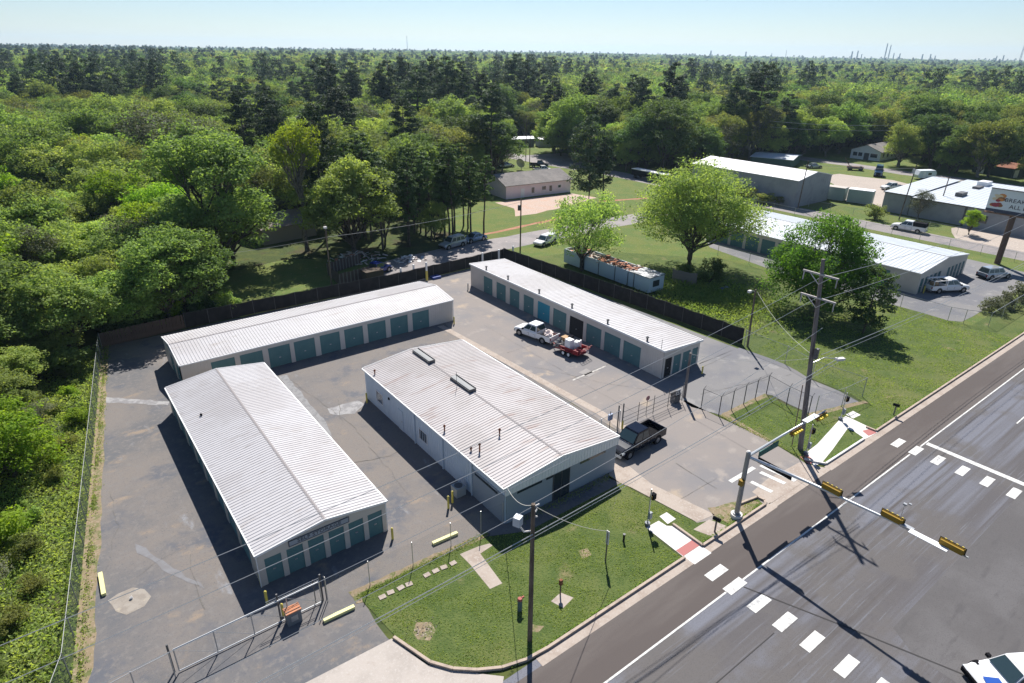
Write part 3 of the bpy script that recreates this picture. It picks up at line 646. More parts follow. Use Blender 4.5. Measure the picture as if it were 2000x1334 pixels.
MB().box(39.14, 39.24, 63.6, 63.72, 0, 2.75).build('downspout', TRIM_W, B, True)
MB().box(7.72, 7.80, 63.6, 63.70, 0, 2.75).build('downspout', BLACK, B, True)
MB().box(9.1, 9.35, 63.60, 63.64, 1.2, 1.5).build('meter_box', STEEL, B, True)

# --- office
O = thing('office_building', 'broad office building with stained white roof, pale blue side wall and grey front', 'office building', (27.3, 40.4, 0))
walls(O, 21.75, 32.9, 29.1, 51.8, 3.25, 3.85, 'y', WALL_BL, rpos=27.0)
gable_roof(O, 21.75, 32.9, 29.1, 51.8, 3.25, 3.85, 'y', 27.0, ROOF_O)
MB().box(21.85, 32.8, 29.02, 29.1, 0, 2.55).build('front_wall', WALL_G, O, True)
MB().box(21.70, 21.75, 29.1, 33.1, 0, 2.5).build('front_wall', WALL_G, O, True)
fa = MB(); x = 21.75
fa.extr([(21.72, 2.55), (32.95, 2.55), (32.95, 3.12), (27.0, 3.72), (21.72, 3.12)], 'y', 28.93, 29.02)
fascia = fa.build('fascia', TRIM_W, O, True)
fb = MB()
while x < 32.9:
    zt = 3.10 + 0.6 * (1 - abs(x - 27.0) / (5.3 if x < 27 else 5.95)) - .02
    fb.box(x - .03, x + .03, 28.905, 28.93, 2.57, zt); x += 0.3
q = fb.build('fascia_ribs', TRIM_W, fascia); q.data.transform(Matrix.Translation(-Vector(O.location)))
wall_ribs(O, 'W', 21.75, 33.3, 51.7, 0, 3.1, WALL_BL, 0.0)
wall_ribs(O, 'W', 21.75, 29.2, 33.1, 2.5, 3.1, WALL_BL, 0.0)
window(O, 'W', 21.75, 48.15, 49.4, 0.9, 1.95, off=.0); window(O, 'W', 21.75, 39.98, 41.25, 0.95, 1.9, off=.0)
dm = MB(); dm.box(21.70, 21.745, 44.2, 45.1, 0, 2.05); dd = dm.build('door', M('pale_blue_door', (0.46, 0.54, 0.62), 0.5), O, True)
k = MB().box(21.64, 21.70, 44.3, 44.38, .98, 1.06).build('handle', STEEL, dd); k.data.transform(Matrix.Translation(-Vector(O.location)))
MB().box(21.66, 21.74, 46.65, 46.85, 2.15, 2.35).build('wall_light', BLACK, O, True)
for y in (42.0, 37.4, 33.2): MB().box(21.62, 21.71, y - .05, y + .05, 0, 3.15).build('downspout', WALL_BL, O, True)
MB().box(21.68, 21.71, 29.9, 32.8, 2.15, 2.35).build('transom_window', GLASS, O, True)
for a, b in ((22.8, 25.1), (25.5, 26.15), (28.9, 31.6)): MB().box(a, b, 29.0, 29.03, 2.25, 2.45).build('transom_window', GLASS, O, True)
dm = MB(); dm.box(26.2, 27.8, 28.99, 29.03, 0, 2.42); dd = dm.build('glass_door', GLASS, O, True)
fm = MB()
for x in (26.17, 26.98, 27.79): fm.box(x, x + .05, 28.96, 29.03, 0, 2.45)
k = fm.build('door_frame', STEEL_D, dd); k.data.transform(Matrix.Translation(-Vector(O.location)))
for y in (41.0, 48.0):
    m = MB(); m.extr([(26.72, 3.80), (27.28, 3.80), (27.28, 4.10), (27.05, 4.13), (26.95, 4.13), (26.72, 4.10)], 'y', y, y + 3.1)
    rv = m.build('ridge_vent', M('vent_grey_metal', (0.20, 0.21, 0.215), .6), O, True)
    m = MB(); m.box(26.66, 26.72, y - .05, y + 3.15, 3.78, 4.02); m.box(27.28, 27.34, y - .05, y + 3.15, 4.02, 4.2)
    m.box(26.66, 27.34, y - .1, y - .04, 3.78, 4.16); k = m.build('vent_flange', STEEL_D, rv); k.data.transform(Matrix.Translation(-Vector(O.location)))
for x, y, h in ((22.0, 50.0, .35), (22.1, 37.7, .45), (22.7, 33.6, .62), (22.25, 34.1, .25), (25.0, 34.2, .5)):
    vent_pipe(O, x, y, 3.25 + (x - 21.6) / 5.3 * .6, h, .06)
MB().tube([(26.4, 42.6, 3.7), (26.4, 42.6, 5.3)], .02, 5).build('antenna', STEEL_D, O, True)

# --- C: narrow storage building on the right of the yard
Cb = thing('storage_building', 'narrow storage building with turquoise doors behind the loaded white pickup and red trailer', 'storage building', (51.3, 55.5, 0))
m = MB(); slope(m, (48.3, 37.4, 3.3), (48.3, 73.5, 3.3), (54.5, 37.4, 2.92), (54.5, 73.5, 2.92), .42, .03)
m.build('roof', ROOF_W, Cb, True)
walls(Cb, 48.45, 54.35, 37.6, 73.4, 3.28, 3.1, 'y', WALL_C, rpos=51.4, ez2=2.93)
m = MB(); m.box(48.22, 48.30, 37.34, 73.55, 3.14, 3.34); m.box(54.5, 54.58, 37.34, 73.55, 2.76, 2.96); m.beam((48.25, 37.36, 3.24), (54.55, 37.36, 2.86), .08, .22); m.beam((48.25, 73.54, 3.24), (54.55, 73.54, 2.86), .08, .22)
m.build('roof_trim', TRIM_W, Cb, True)
Csp = [(40.6, 43.13), (43.6, 46.09), (46.6, 49.08), (49.6, 52.0), (52.6, 55.05), (55.7, 58.1), (58.9, 60.98), (61.9, 64.0), (64.9, 67.05), (68.0, 70.15)]
door_row(Cb, 'W', 48.45, Csp, 2.38, 3.15, 37.53, 73.4, WALL_C, {3: DARKIN, 5: TEAL_B}, {3: 'near-black panel standing for the unlit open doorway', 5: 'brighter turquoise door'})
wall_ribs(Cb, 'W', 48.45, 37.7, 40.4, 0, 3.1, WALL_C, .07); wall_ribs(Cb, 'W', 48.45, 70.3, 73.3, 0, 3.1, WALL_C, .07)
door_row(Cb, 'S', 37.6, [(48.75, 49.85), (50.1, 51.3), (51.6, 52.85), (53.15, 54.1)], 2.15, 2.62, 48.4, 54.35, WALL_C, {0: DARKIN}, {0: 'near-black panel standing for an unlit open doorway'})
m = MB().extr([(48.4, 2.62), (54.35, 2.62), (54.35, 2.85), (48.4, 3.2)], 'y', 37.53, 37.6); m.build('gable_panel', WALL_C, Cb, True)
for x, y in ((48.75, 70.0), (48.75, 64.9), (48.75, 58.3), (48.75, 52.1), (48.75, 46.1), (48.75, 40.2)): vent_pipe(Cb, x, y, 3.25, .42, .1, STEEL_D)
MB().tube([(48.33, 37.9, 3.2), (48.33, 37.9, 4.4)], .025, 5).build('antenna', STEEL_D, Cb, True)

# --- D: neighbouring storage building to the right
D = thing('storage_building', 'wide white-roofed storage building beyond the big round tree, with doors along its gable end', 'storage building', (106.5, 52, 0))
walls(D, 98.4, 115.0, 33.5, 70.0, 3.2, 4.15, 'y', WALL_B, rpos=107.0)
gable_roof(D, 98.4, 115.0, 33.5, 70.0, 3.2, 4.15, 'y', 107.0, ROOF_BL, pitch=.6)
door_row(D, 'S', 33.5, [(98.9 + i * 1.45, 99.9 + i * 1.45) for i in range(5)] + [(108.1 + i * 1.35, 109.0 + i * 1.35) for i in range(5)], 2.2, 2.95, 98.4, 115.0, WALL_B, {i: M('dark_teal_door', (0.03, 0.11, 0.12), .5) for i in range(10)})
MB().extr([(98.4, 2.95), (115, 2.95), (115, 3.12), (107, 4.05), (98.4, 3.12)], 'y', 33.43, 33.5).build('gable_panel', WALL_B, D, True)
door_row(D, 'W', 98.4, [(37.5, 39.7)] + [(44 + i * 3.05, 46.5 + i * 3.05) for i in range(8)], 2.5, 3.05, 33.43, 70, WALL_B)

# --- E, F and the smaller sheds on the right
Eb = thing('warehouse', 'grey warehouse with brilliant white gable roof beyond the side street', 'warehouse', (143, 89, 0))
walls(Eb, 136.4, 150.5, 75.2, 104, 6.0, 7.3, 'y', WALL_GR, rpos=143.6); gable_roof(Eb, 136.4, 150.5, 75.2, 104, 6.0, 7.3, 'y', 143.6, ROOF_B, pitch=.9)
wall_ribs(Eb, 'S', 75.2, 136.6, 150.3, 0, 5.8, WALL_GR, 0, 1.0)
MB().tube([(138.3, 79, 6.1), (138.3, 79, 7.4)], .05, 5).build('vent_pipe', STEEL_D, Eb, True)
Fb = thing('warehouse', 'low grey warehouse with bluish white stepped roof left of the billboard', 'warehouse', (160, 50, 0))
walls(Fb, 150.3, 174, 57.1, 62.6, 4.2, 5.0, 'y', WALL_GR, rpos=174); m = MB(); slope(m, (150.0, 56.9, 4.25), (150.0, 62.8, 4.25), (174.5, 56.9, 5.1), (174.5, 62.8, 5.1), .9); m.build('roof', ROOF_BL, Fb, True)
walls(Fb, 150.0, 178, 34.0, 56.85, 3.95, 4.8, 'y', WALL_GR, rpos=178, name='rear_wall'); m = MB(); slope(m, (149.7, 33.8, 4.0), (149.7, 56.85, 4.0), (178.5, 33.8, 4.85), (178.5, 56.85, 4.85), .9); m.build('roof', ROOF_BL, Fb, True)
m = MB()
m.box(149.6, 149.7, 33.8, 56.85, 3.82, 4.02).box(149.9, 150.0, 56.9, 62.8, 4.05, 4.27)
m.build('roof_trim', STEEL_D, Fb, True)
window(Fb, 'W', 150.0, 42.4, 44.8, 1.3, 2.6, STEEL_D); MB().box(149.9, 149.96, 46.2, 46.6, 0, 3.8).build('downspout', STEEL_D, Fb, True)
for x, y in ((157.5, 50.3), (168.5, 51.0)):
    MB().box(x, x + 3.0, y, y + 1.3, 4.1, 5.0).build('roof_unit', STEEL_D, Fb, True)
MB().box(173, 176, 51, 53, 4.6, 5.6).build('roof_unit', WHITE, Fb, True)

def container(x, y, rz, L, W, H, wmat, rmat, label):
    t = thing('shipping_container', label, 'container', (x, y, 0), rz, 'pale green containers beside the warehouse')
    m = MB(); m.box(-L / 2, L / 2, -W / 2, W / 2, .15, H - .02); m.build('body', wmat, t)
    m = MB(); m.box(-L / 2 - .04, L / 2 + .04, -W / 2 - .04, W / 2 + .04, H - .02, H + .06); m.build('roof', rmat, t)
    m = MB(); a = -L / 2 + .3
    while a < L / 2 - .1: m.box(a - .05, a + .05, -W / 2 - .035, -W / 2, .2, H - .1); m.box(a - .05, a + .05, W / 2, W / 2 + .035, .2, H - .1); a += .6
    m.build('side_ribs', wmat, t)
    for s in (-1, 1): MB().box(L / 2, L / 2 + .05, s * .58 - .55, s * .58 + .55, .25, H - .15).build('door', wmat, t)
CG = M('pale_green_container', (0.30, 0.37, 0.35), .6)
container(152.9, 75.2, R(-80), 5.6, 2.6, 3.05, CG, M('rust_stained_container_roof', (0.42, 0.38, 0.34), .7), 'pale green container with sandy roof touching the warehouse gable')
container(154.2, 69.3, R(-74), 5.2, 2.8, 3.1, CG, WHITE, 'pale green container with white roof at the open end of the yard')


GBr = M('grey_shingles', (0.17, 0.155, 0.145), .9, over=[(2, (0.13, 0.12, 0.115), .45, .65), (.4, (0.21, 0.19, 0.175), .45, .65)])
def house(name, label, cat, x0, x1, y0, y1, ez, rz_, along, wmat, rmat, rz=0, wins=(), doors=(), ov=.4):
    cx, cy = (x0 + x1) / 2, (y0 + y1) / 2
    t = thing(name, label, cat, (cx, cy, float(terr(cx, cy)) if math.hypot(cx, cy) > 200 else 0), rz)
    X0, X1, Y0, Y1 = x0 - cx, x1 - cx, y0 - cy, y1 - cy
    m = MB()
    if along == 'y': m.extr([(X0, -.1), (X1, -.1), (X1, ez), (0, rz_ - .05), (X0, ez)], 'y', Y0, Y1)
    else: m.extr([(Y0, -.1), (Y1, -.1), (Y1, ez), (0, rz_ - .05), (Y0, ez)], 'x', X0, X1)
    m.build('wall', wmat, t)
    m = MB(); th = .12; s = (rz_ - ez) / ((X1 - X0) / 2 if along == 'y' else (Y1 - Y0) / 2)
    if along == 'y':
        for sx in (-1, 1): m.extr([(sx * (X1 + ov), ez - s * ov), (0, rz_), (0, rz_ + th), (sx * (X1 + ov), ez - s * ov + th)], 'y', Y0 - ov, Y1 + ov)
    else:
        for sx in (-1, 1): m.extr([(sx * (Y1 + ov), ez - s * ov), (0, rz_), (0, rz_ + th), (sx * (Y1 + ov), ez - s * ov + th)], 'x', X0 - ov, X1 + ov)
    m.build('roof', rmat, t)
    for side, a0, a1, z0, z1 in wins:
        c = {'S': Y0, 'N': Y1, 'W': X0, 'E': X1}[side]; m = MB(); f = .07
        sbox(m, side, c, a0 - f, a1 + f, 0, .05, z0 - f, z0); sbox(m, side, c, a0 - f, a1 + f, 0, .05, z1, z1 + f); sbox(m, side, c, a0 - f, a0, 0, .05, z0, z1); sbox(m, side, c, a1, a1 + f, 0, .05, z0, z1)
        w_ = m.build('window', TRIM_W, t); n = MB(); sbox(n, side, c, a0, a1, 0, .02, z0, z1); n.build('pane', GLASS, w_)
    for side, a0, a1, z1, mt in doors:
        c = {'S': Y0, 'N': Y1, 'W': X0, 'E': X1}[side]; n = MB(); sbox(n, side, c, a0, a1, 0, .05, 0, z1); n.build('door', mt, t)
    return t
WH = M('white_siding', (0.62, 0.64, 0.66), .7); PINK = M('pale_pink_siding', (0.80, 0.67, 0.68), .75, over=[(1, (0.76, 0.63, 0.64), .45, .65)])
house('house', 'white bungalow with grey roof and dark windows at the edge of the woods, upper right', 'house', 224, 239, 98, 107.5, 2.9, 4.7, 'x', WH, GBr, R(3),
      [('W', 2.6, 4.0, 1.0, 2.2), ('W', 1.0, 2.3, 1.0, 2.2), ('W', -3.8, -1.6, 1.0, 2.2), ('S', -6.0, -4.6, .9, 2.2), ('S', -2.6, -1.2, .9, 2.2), ('S', .8, 2.2, .9, 2.2), ('S', 4.4, 5.8, .9, 2.2)], [('W', -1.2, .4, 2.2, STEEL_D)])
house('house', 'long pale pink house with grey gabled roof on the sandy lot', 'house', 88.5, 107, 117.5, 128, 3.1, 4.9, 'x', PINK, GBr, R(-5),
      [('S', -2.2, -1.4, .8, 2.1), ('S', .8, 1.9, 1.3, 2.1), ('S', 2.9, 3.7, .8, 2.1), ('S', 5.5, 6.3, 1.4, 2.0)], [('S', -5.2, -4.2, 2.1, WHITE)])
sh = house('shed', 'dark green low garage with rusty roof at the far right under the trees', 'shed', 226, 236, 60, 71, 2.6, 3.5, 'y', M('dark_green_siding', (0.045, 0.065, 0.06), .7), RUST, R(-12), [], [('W', 2.2, 4.2, 2.1, WHITE), ('S', -4, -2, 2.1, WHITE)])
house('shed', 'low dark green open shed with pale roof behind the bright white warehouse', 'shed', 184, 197, 108, 120, 2.4, 2.9, 'y', M('green_shed_siding', (0.06, 0.12, 0.10), .7), ROOF_BL, R(20))
MH = M('mobile_home_siding', (0.42, 0.46, 0.48), .6)
house('mobile_home', 'blue grey mobile home in the shade beyond the back street, left one', 'mobile home', 138, 152, 188, 193, 2.8, 3.3, 'x', M('slate_siding', (0.14, 0.17, 0.20), .6), ROOF_BL, R(-20), [('S', -5, -4, 1, 2), ('S', 0, 1, 1, 2), ('S', 4, 5, 1, 2)])
house('mobile_home', 'pale mobile home with white roof on the grass beyond the back street, right one', 'mobile home', 152, 165, 181, 186, 2.7, 3.2, 'x', MH, ROOF_B, R(-20), [('S', -4, -3, 1, 2), ('S', 1, 2, 1, 2)])
house('house', 'grey roofed house half hidden by the trees left of the forked tall tree', 'house', 30, 40, 112, 121, 2.8, 4.3, 'x', M('tan_siding', (0.30, 0.26, 0.22), .8), M('brown_shingles', (0.20, 0.165, 0.15), .9), R(8))
house('house', 'small grey house hidden among the shrubs behind the back left fence', 'house', 6.5, 13.5, 90, 99, 2.7, 4.0, 'y', M('grey_siding', (0.26, 0.27, 0.28), .8), GBr, R(4))
for i, (x0, x1, y0, y1, lab) in enumerate([(225, 252, 150, 160, 'long white metal roof glimpsed behind the tall dark pine, lower one'), (318, 352, 232, 240, 'distant long white roof left of the tall dark pines, upper right'), (345, 372, 206, 214, 'distant flat white roof among the trees right of the tall dark pines'), (300, 318, 168, 176, 'distant small white roofed building above the bungalow')]):
    house('warehouse', lab, 'warehouse', x0, x1, y0, y1, 4.0, 5.2, 'x', WALL_GR, ROOF_B, R(-38))

# wrecked mobile home with its roof torn off
W = thing('wrecked_mobile_home', 'white mobile home with its roof torn open and full of debris behind the black fence', 'mobile home', (67.9, 64.5, 0))
m = MB(); X0, X1, Y0, Y1 = -1.5, 1.6, -9.0, 9.0
for b in ((X0, X0 + .1, Y0, Y1), (X1 - .1, X1, Y0, Y1), (X0 + .1, X1 - .1, Y0, Y0 + .1), (X0 + .1, X1 - .1, Y1 - .1, Y1)): m.box(b[0], b[1], b[2], b[3], .35, 2.55)
m.build('wall', M('pale_blue_siding', (0.50, 0.58, 0.64), .6), W)
m = MB(); m.box(X0 + .1, X1 - .1, Y0 + .1, Y1 - .1, .3, .4); m.build('floor', WOOD_BR, W)
for a in (-6.2, -5.0, -2.4, 1.0, 4.2): m = MB().box(X0 - .04, X0, a, a + (.12 if a != 4.2 else 1), .35, 2.5); m.build('wall_seam', STEEL_D, W)
m = MB().box(-.7, .6, Y0 - .04, Y0, 1.1, 2.0); m.build('window', GLASS, W)
m = MB(); m.box(X0 - .1, X1 + .1, Y0 - .1, -5.2, 2.5, 2.62); m.build('roof_remnant', M('torn_roof_membrane', (0.20, 0.21, 0.22), .8, over=[(1.1, (0.62, 0.62, 0.62), .48, .56)]), W)
rr = random.Random(3); pl_ = []
PLK = [M('debris_board', (0.46, 0.20, 0.12), .9), M('debris_pale', (0.56, 0.48, 0.44), .9), M('debris_dark', (0.12, 0.09, 0.08), .9)]
for i in range(150):
    a = rr.uniform(-5.2, 8.6) if i % 2 else rr.uniform(-5.2, 1.5); L = rr.uniform(.4, 1.9); m = MB(); an = rr.uniform(0, 3.14); x = rr.uniform(-.9, 1.0); z = rr.uniform(2.1, 2.85) if i < 115 else rr.uniform(1.2, 2.2)
    m.beam((x - math.cos(an) * L / 2, a - math.sin(an) * L / 2, z + rr.uniform(-.2, .2)), (x + math.cos(an) * L / 2, a + math.sin(an) * L / 2, z + rr.uniform(-.2, .2)), rr.choice((.12, .25, .5)), .04)
    m.build('broken_board', PLK[rr.choice((0, 0, 0, 1, 2) if a < 1.5 else (1, 0, 2, 2))], W)

# ------------------------------------------------------------------ fences and gates
def fence_run(t, pts, h, post_r=.035, spacing=3.0, rail=True, bottom=False, mat=STEEL, mesh=MESHW, arms=False, posts=None, rail_r=.022):
    """chain-link fence: posts one by one, top rail and mesh per bay"""
    tl = Vector(t.location); k = 0
    if arms is True: arms = .3
    rl = MB(); ms = MB()
    pp = []
    for a, b in zip(pts, pts[1:]):
        L = math.dist(a, b); n = max(1, round(L / spacing))
        for i in range(n): pp.append((a[0] + (b[0] - a[0]) * i / n, a[1] + (b[1] - a[1]) * i / n))
    pp.append(pts[-1])
    me = None
    for x, y in pp:
        z = 0
        if me is None:
            m = MB().tube([(0, 0, 0), (0, 0, h + .05)], post_r, 6)
            if arms: m.beam((0, 0, h), (.22, 0, h + .32), .03)
            o = m.build('post', mat, t); me = o.data
        else:
            o = lk(bpy.data.objects.new('post', me)); o.parent = t
        o.location = Vector((x, y, z)) - tl
        if arms and arms is not True: o.rotation_euler = (0, 0, arms)
    for a, b in zip(pp, pp[1:]):
        if rail: rl.tube([(a[0], a[1], h), (b[0], b[1], h)], rail_r, 5)
        if bottom: rl.tube([(a[0], a[1], .12), (b[0], b[1], .12)], rail_r, 5)
        ms.face([(a[0], a[1], .03), (b[0], b[1], .03), (b[0], b[1], h), (a[0], a[1], h)])
    if rail: rl.build('top_rail', mat, t, True)
    ms.build('mesh', mesh, t, True)
    if arms:
        bw = MB()
        for q, o_ in ((.10, .07), (.2, .14), (.30, .21)):
            for a, b in zip(pp, pp[1:]):
                ox, oy = o_ * math.cos(arms), o_ * math.sin(arms); bw.tube([(a[0] + ox, a[1] + oy, h + q), (b[0] + ox, b[1] + oy, h + q)], .008, 3, False)
        bw.build('barbed_wire', mat, t, True)
SLATG = bpy.data.materials.new('green_grey_mesh'); SLATG.use_nodes = True
_t = SLATG.node_tree; _p = _t.nodes['Principled BSDF']; _p.inputs['Base Color'].default_value = (0.09, 0.13, 0.10, 1); _p.inputs['Roughness'].default_value = .7
_tr = _t.nodes.new('ShaderNodeBsdfTransparent'); _mx = _t.nodes.new('ShaderNodeMixShader'); _mx.inputs[0].default_value = .28
_t.links.new(_tr.outputs[0], _mx.inputs[1]); _t.links.new(_p.outputs[0], _mx.inputs[2]); _t.links.new(_mx.outputs[0], _t.nodes['Material Output'].inputs[0])

t = thing('chain_link_fence', 'tall chain link fence along the left edge of the yard, overgrown by brush', 'fence', (LX(55), 55, 0))
fence_run(t, [(LX(79.6), 79.6), (LX(66), 66), (LX(50), 50), (LX(33) - .05, 33), (-7.6, 24)], 1.9, rail_r=.02, mat=M('dull_galvanised', (0.24, 0.25, 0.245), .6, .2), mesh=SLATG)
t = thing('chain_link_fence', 'bare chain link posts between the left gate and the office, above the stepping stones', 'fence', (14, 29, 0))
fence_run(t, [(8.75, 29.85), g(723, 1143), g(807, 1105), g(881, 1066), (19.8, 29.25), (21.6, 29.1)], 1.95, post_r=.028, rail=False)
t = thing('chain_link_fence', 'short chain link fence left of the lower left gate at the picture bottom', 'fence', (-3, 29.7, 0))
fence_run(t, [(0.1, 29.7), (-1.7, 29.6), (-4.9, 29.3)], 1.9, post_r=.03)
t = thing('chain_link_fence', 'barbed chain link fence round the corner lawn behind the tall power pole', 'fence', (54, 28, 0))
fence_run(t, [(46.85, 31.2), (47.0, 29.3), (50.8, 29.2), (54.5, 29.1), (54.0, 26.6), (53.9, 24.3)], 2.1, post_r=.045, spacing=2.3, mat=STEEL_D, arms=-.3)
t = thing('chain_link_fence', 'chain link fence round the right side of the grey side lot, by the ramp', 'fence', (61.5, 30, 0))
fence_run(t, [(62.5, 37.2), (62.4, 31.9), (61.4, 28.2), (61.9, 23.1), (58.2, 23.3), (54.6, 24.0)], 2.1, post_r=.04, spacing=3.6, mat=STEEL)
t = thing('chain_link_fence', 'chain link fence from the office corner to the sliding gate behind the black pickup', 'fence', (35.3, 33, 0))
fence_run(t, [(33.0, 33.0), (35.2, 33.1), (37.6, 33.15)], 2.0, post_r=.035, spacing=2.2)
t = thing('chain_link_fence', 'chain link fence round the neighbouring storage lot, nearest the road at the bushes', 'fence', (92, 40, 0))
fence_run(t, [(91.0, 62), (91.3, 50), (91.2, 26.5), (91.8, 24.9), (93.2, 22.6), (107, 22.7), (116, 24.5)], 1.9, post_r=.035, spacing=5.5)
t = thing('chain_link_fence', 'low chain link fence along the side street behind the wide storage building', 'fence', (129.5, 55, 0))
fence_run(t, [(129.6, 86), (129.6, 26)], 1.6, post_r=.035, spacing=5)
t = thing('chain_link_fence', 'low chain link fence on the far grass verge of the side street before the warehouses', 'fence', (141.5, 58, 0))
fence_run(t, [(140.5, 74), (141.2, 44)], 1.5, post_r=.035, spacing=5)

# black screened fences
def screen_fence(label, pts, h, spacing=3.0):
    mid = pts[len(pts) // 2]; t = thing('screen_fence', label, 'fence', (mid[0], mid[1], 0)); m = MB(); pm = None; rl = MB(); tl = Vector(t.location)
    for a, b in zip(pts, pts[1:]):
        L = math.dist(a, b); n = max(1, round(L / spacing)); d = Vector((b[0] - a[0], b[1] - a[1])).normalized(); nn = Vector((-d.y, d.x))
        for i in range(n):
            p = (a[0] + (b[0] - a[0]) * i / n, a[1] + (b[1] - a[1]) * i / n); q = (a[0] + (b[0] - a[0]) * (i + 1) / n, a[1] + (b[1] - a[1]) * (i + 1) / n)
            prev = None
            for s in range(5):
                u = s / 4; bo = math.sin(u * math.pi) * .05 * (1 if i % 2 else -.6); top = h - .06 * math.sin(u * math.pi) - .02 * random.random()
                c = (p[0] + (q[0] - p[0]) * u + nn.x * bo, p[1] + (q[1] - p[1]) * u + nn.y * bo)
                if prev: m.face([(prev[0][0], prev[0][1], .02), (c[0], c[1], .02), (c[0], c[1], top), (prev[0][0], prev[0][1], prev[1])])
                prev = (c, top)
            if pm is None: o = MB().tube([(0, 0, 0), (0, 0, h + .05)], .035, 6).build('post', STEEL_D, t); pm = o.data
            else: o = lk(bpy.data.objects.new('post', pm)); o.parent = t
            o.location = Vector((p[0], p[1], 0)) - tl
            rl.tube([(p[0], p[1], h + .01), (q[0], q[1], h + .01)], .02, 5)
    m.build('screen_cloth', SCREEN, t, True); rl.build('top_rail', STEEL_D, t, True)
screen_fence('long black screened fence behind the long storage building, along the gravel street', [(11.5, 80.6), (25, 80.2), (40, 79.7), (52, 80.3), (59.8, 80.9)], 1.85)
screen_fence('black screened fence down the right side behind the narrow storage building', [(59.8, 80.9), (61.0, 66), (62.2, 52), (63.0, 37.8)], 2.0)
t = thing('board_fence', 'weathered brown board fence at the back left corner of the yard', 'fence', (7, 80.3, 0)); pm = None
for i in range(55):
    x = 2.6 + i * .162; y = 79.9 + i * .0125
    if pm is None: o = MB().box(-.072, .072, -.012, .012, 0, 1.75).build('board', WOOD_BR, t); pm = o.data
    else: o = lk(bpy.data.objects.new('board', pm)); o.parent = t
    o.location = (x - 7, y - 80.3, -.02 + random.uniform(-.04, .04)); o.rotation_euler = (random.uniform(-.02, .02), random.uniform(-.02, .02), 0)
MB().beam((2.6, 79.98, .4), (11.5, 80.66, .4), .06, .09).beam((2.6, 79.98, 1.4), (11.5, 80.66, 1.4), .06, .09).build('rail', WOOD_BR, t, True)
# pale square posts standing along the back fence
PP = [((776, 549), 2.4, 'nearest the roof end'), ((803, 545), 2.5, 'middle one of the three'), ((834, 549), 2.9, 'with a yellow sleeve'), ((938, 518), 2.2, 'left behind the narrow building'), ((962, 508), 2.2, 'centre behind the narrow building'), ((986, 501), 2.3, 'right at the fence corner')]
for (px, py), h, lab in PP:
    x, y = g(px, py); y = min(y, 80.0)
    tt = MB().box(-.11, .11, -.11, .11, 0, h).build('fence_post', WHITE); tt.location = (x, y, 0)
    meta(tt, 'pale square post before the black back fence, ' + lab, 'post', 'pale posts along the back fence')
    if 'yellow' in lab: MB().box(-.13, .13, -.13, .13, 0.1, 1.6).build('sleeve', YELLOW, tt)

def frame_gate(t, x0, x1, y, h, nb, r=.03, mat=STEEL, diag=True, zb=.12):
    m = MB(); m.tube([(x0, y, h), (x1, y, h)], r, 6).tube([(x0, y, zb), (x1, y, zb)], r, 6)
    m.build('rail', mat, t, True)
    for i in range(nb + 1):
        x = x0 + (x1 - x0) * i / nb; MB().tube([(x, y, zb), (x, y, h)], r, 6).build('upright', mat, t, True)
    if diag:
        for i in range(nb):
            a = x0 + (x1 - x0) * i / nb; b = x0 + (x1 - x0) * (i + 1) / nb; MB().tube([(a, y, h - .1), (b, y, zb + .05)], .012, 5).build('brace', mat, t, True)
    MB().face([(x0, y, zb), (x1, y, zb), (x1, y, h), (x0, y, h)]).build('mesh', MESHW, t, True)
t = thing('sliding_gate', 'wide chain link sliding gate with diagonal braces before the front storage doors', 'gate', (4.3, 29.95, 0))
frame_gate(t, .35, 8.4, 29.95, 1.75, 4, .035)
for x in (.12, 5.95, 8.55):
    MB().tube([(x, 30.12, 0), (x, 30.12, 2.1)], .055, 8).build('gate_post', STEEL_D, t, True)
MB().tube([(5.3, 30.2, 1.78), (8.5, 30.2, 1.78)], .02, 5).tube([(5.3, 30.2, 1.62), (8.5, 30.2, 1.62)], .02, 5).build('guide_rail', STEEL, t, True)
MB().tube([(8.1, 30.12, 0), (8.1, 30.12, 1.9)], .03, 6).tube([(8.75, 30.05, 0), (8.75, 30.05, 1.9)], .03, 6).build('guide_post', STEEL_D, t, True)
t = thing('gate_operator', 'grey gate motor box with a rusty orange top beside the sliding gate posts', 'gate motor', (6.55, 29.6, 0))
m = MB().box(-.42, .42, -.26, .26, 0, .95); m.build('cabinet', M('grey_cabinet', (0.16, 0.17, 0.18), .6), t)
MB().box(-.46, .46, -.3, .3, .95, 1.03).build('lid', ORANGE, t); MB().box(-.2, .2, -.28, -.262, .3, .7).build('access_panel', STEEL, t)
t = thing('sliding_gate', 'long low barred gate standing across the entrance between the office and the middle pole', 'gate', (42.2, 33.1, 0))
m = MB()
for z in (.35, .75, 1.15, 1.75): m.tube([(37.9, 33.1, z), (46.3, 33.1, z)], .022, 5)
m.build('rail', STEEL_D, t, True)
for x in (37.9, 40.0, 42.1, 44.2, 46.3): MB().tube([(x, 33.1, .1), (x, 33.1, 2.1)], .03, 6).build('upright', STEEL_D, t, True)
MB().face([(37.9, 33.1, .1), (46.3, 33.1, .1), (46.3, 33.1, 1.75), (37.9, 33.1, 1.75)]).build('mesh', MESHW, t, True)
for x, lab in ((37.55, 'left'), (38.15, 'right')):
    q = MB().tube([(0, 0, 0), (0, 0, 2.5)], .06, 8).build('gate_post', STEEL_D); q.location = (x, 33.3, 0); meta(q, 'dark steel gate post behind the black pickup, %s of the pair' % lab, 'post', 'gate posts by the keypad')
t = thing('keypad_stand', 'blue grey keypad box on a post beside the entrance gate', 'keypad', (36.95, 33.7, 0))
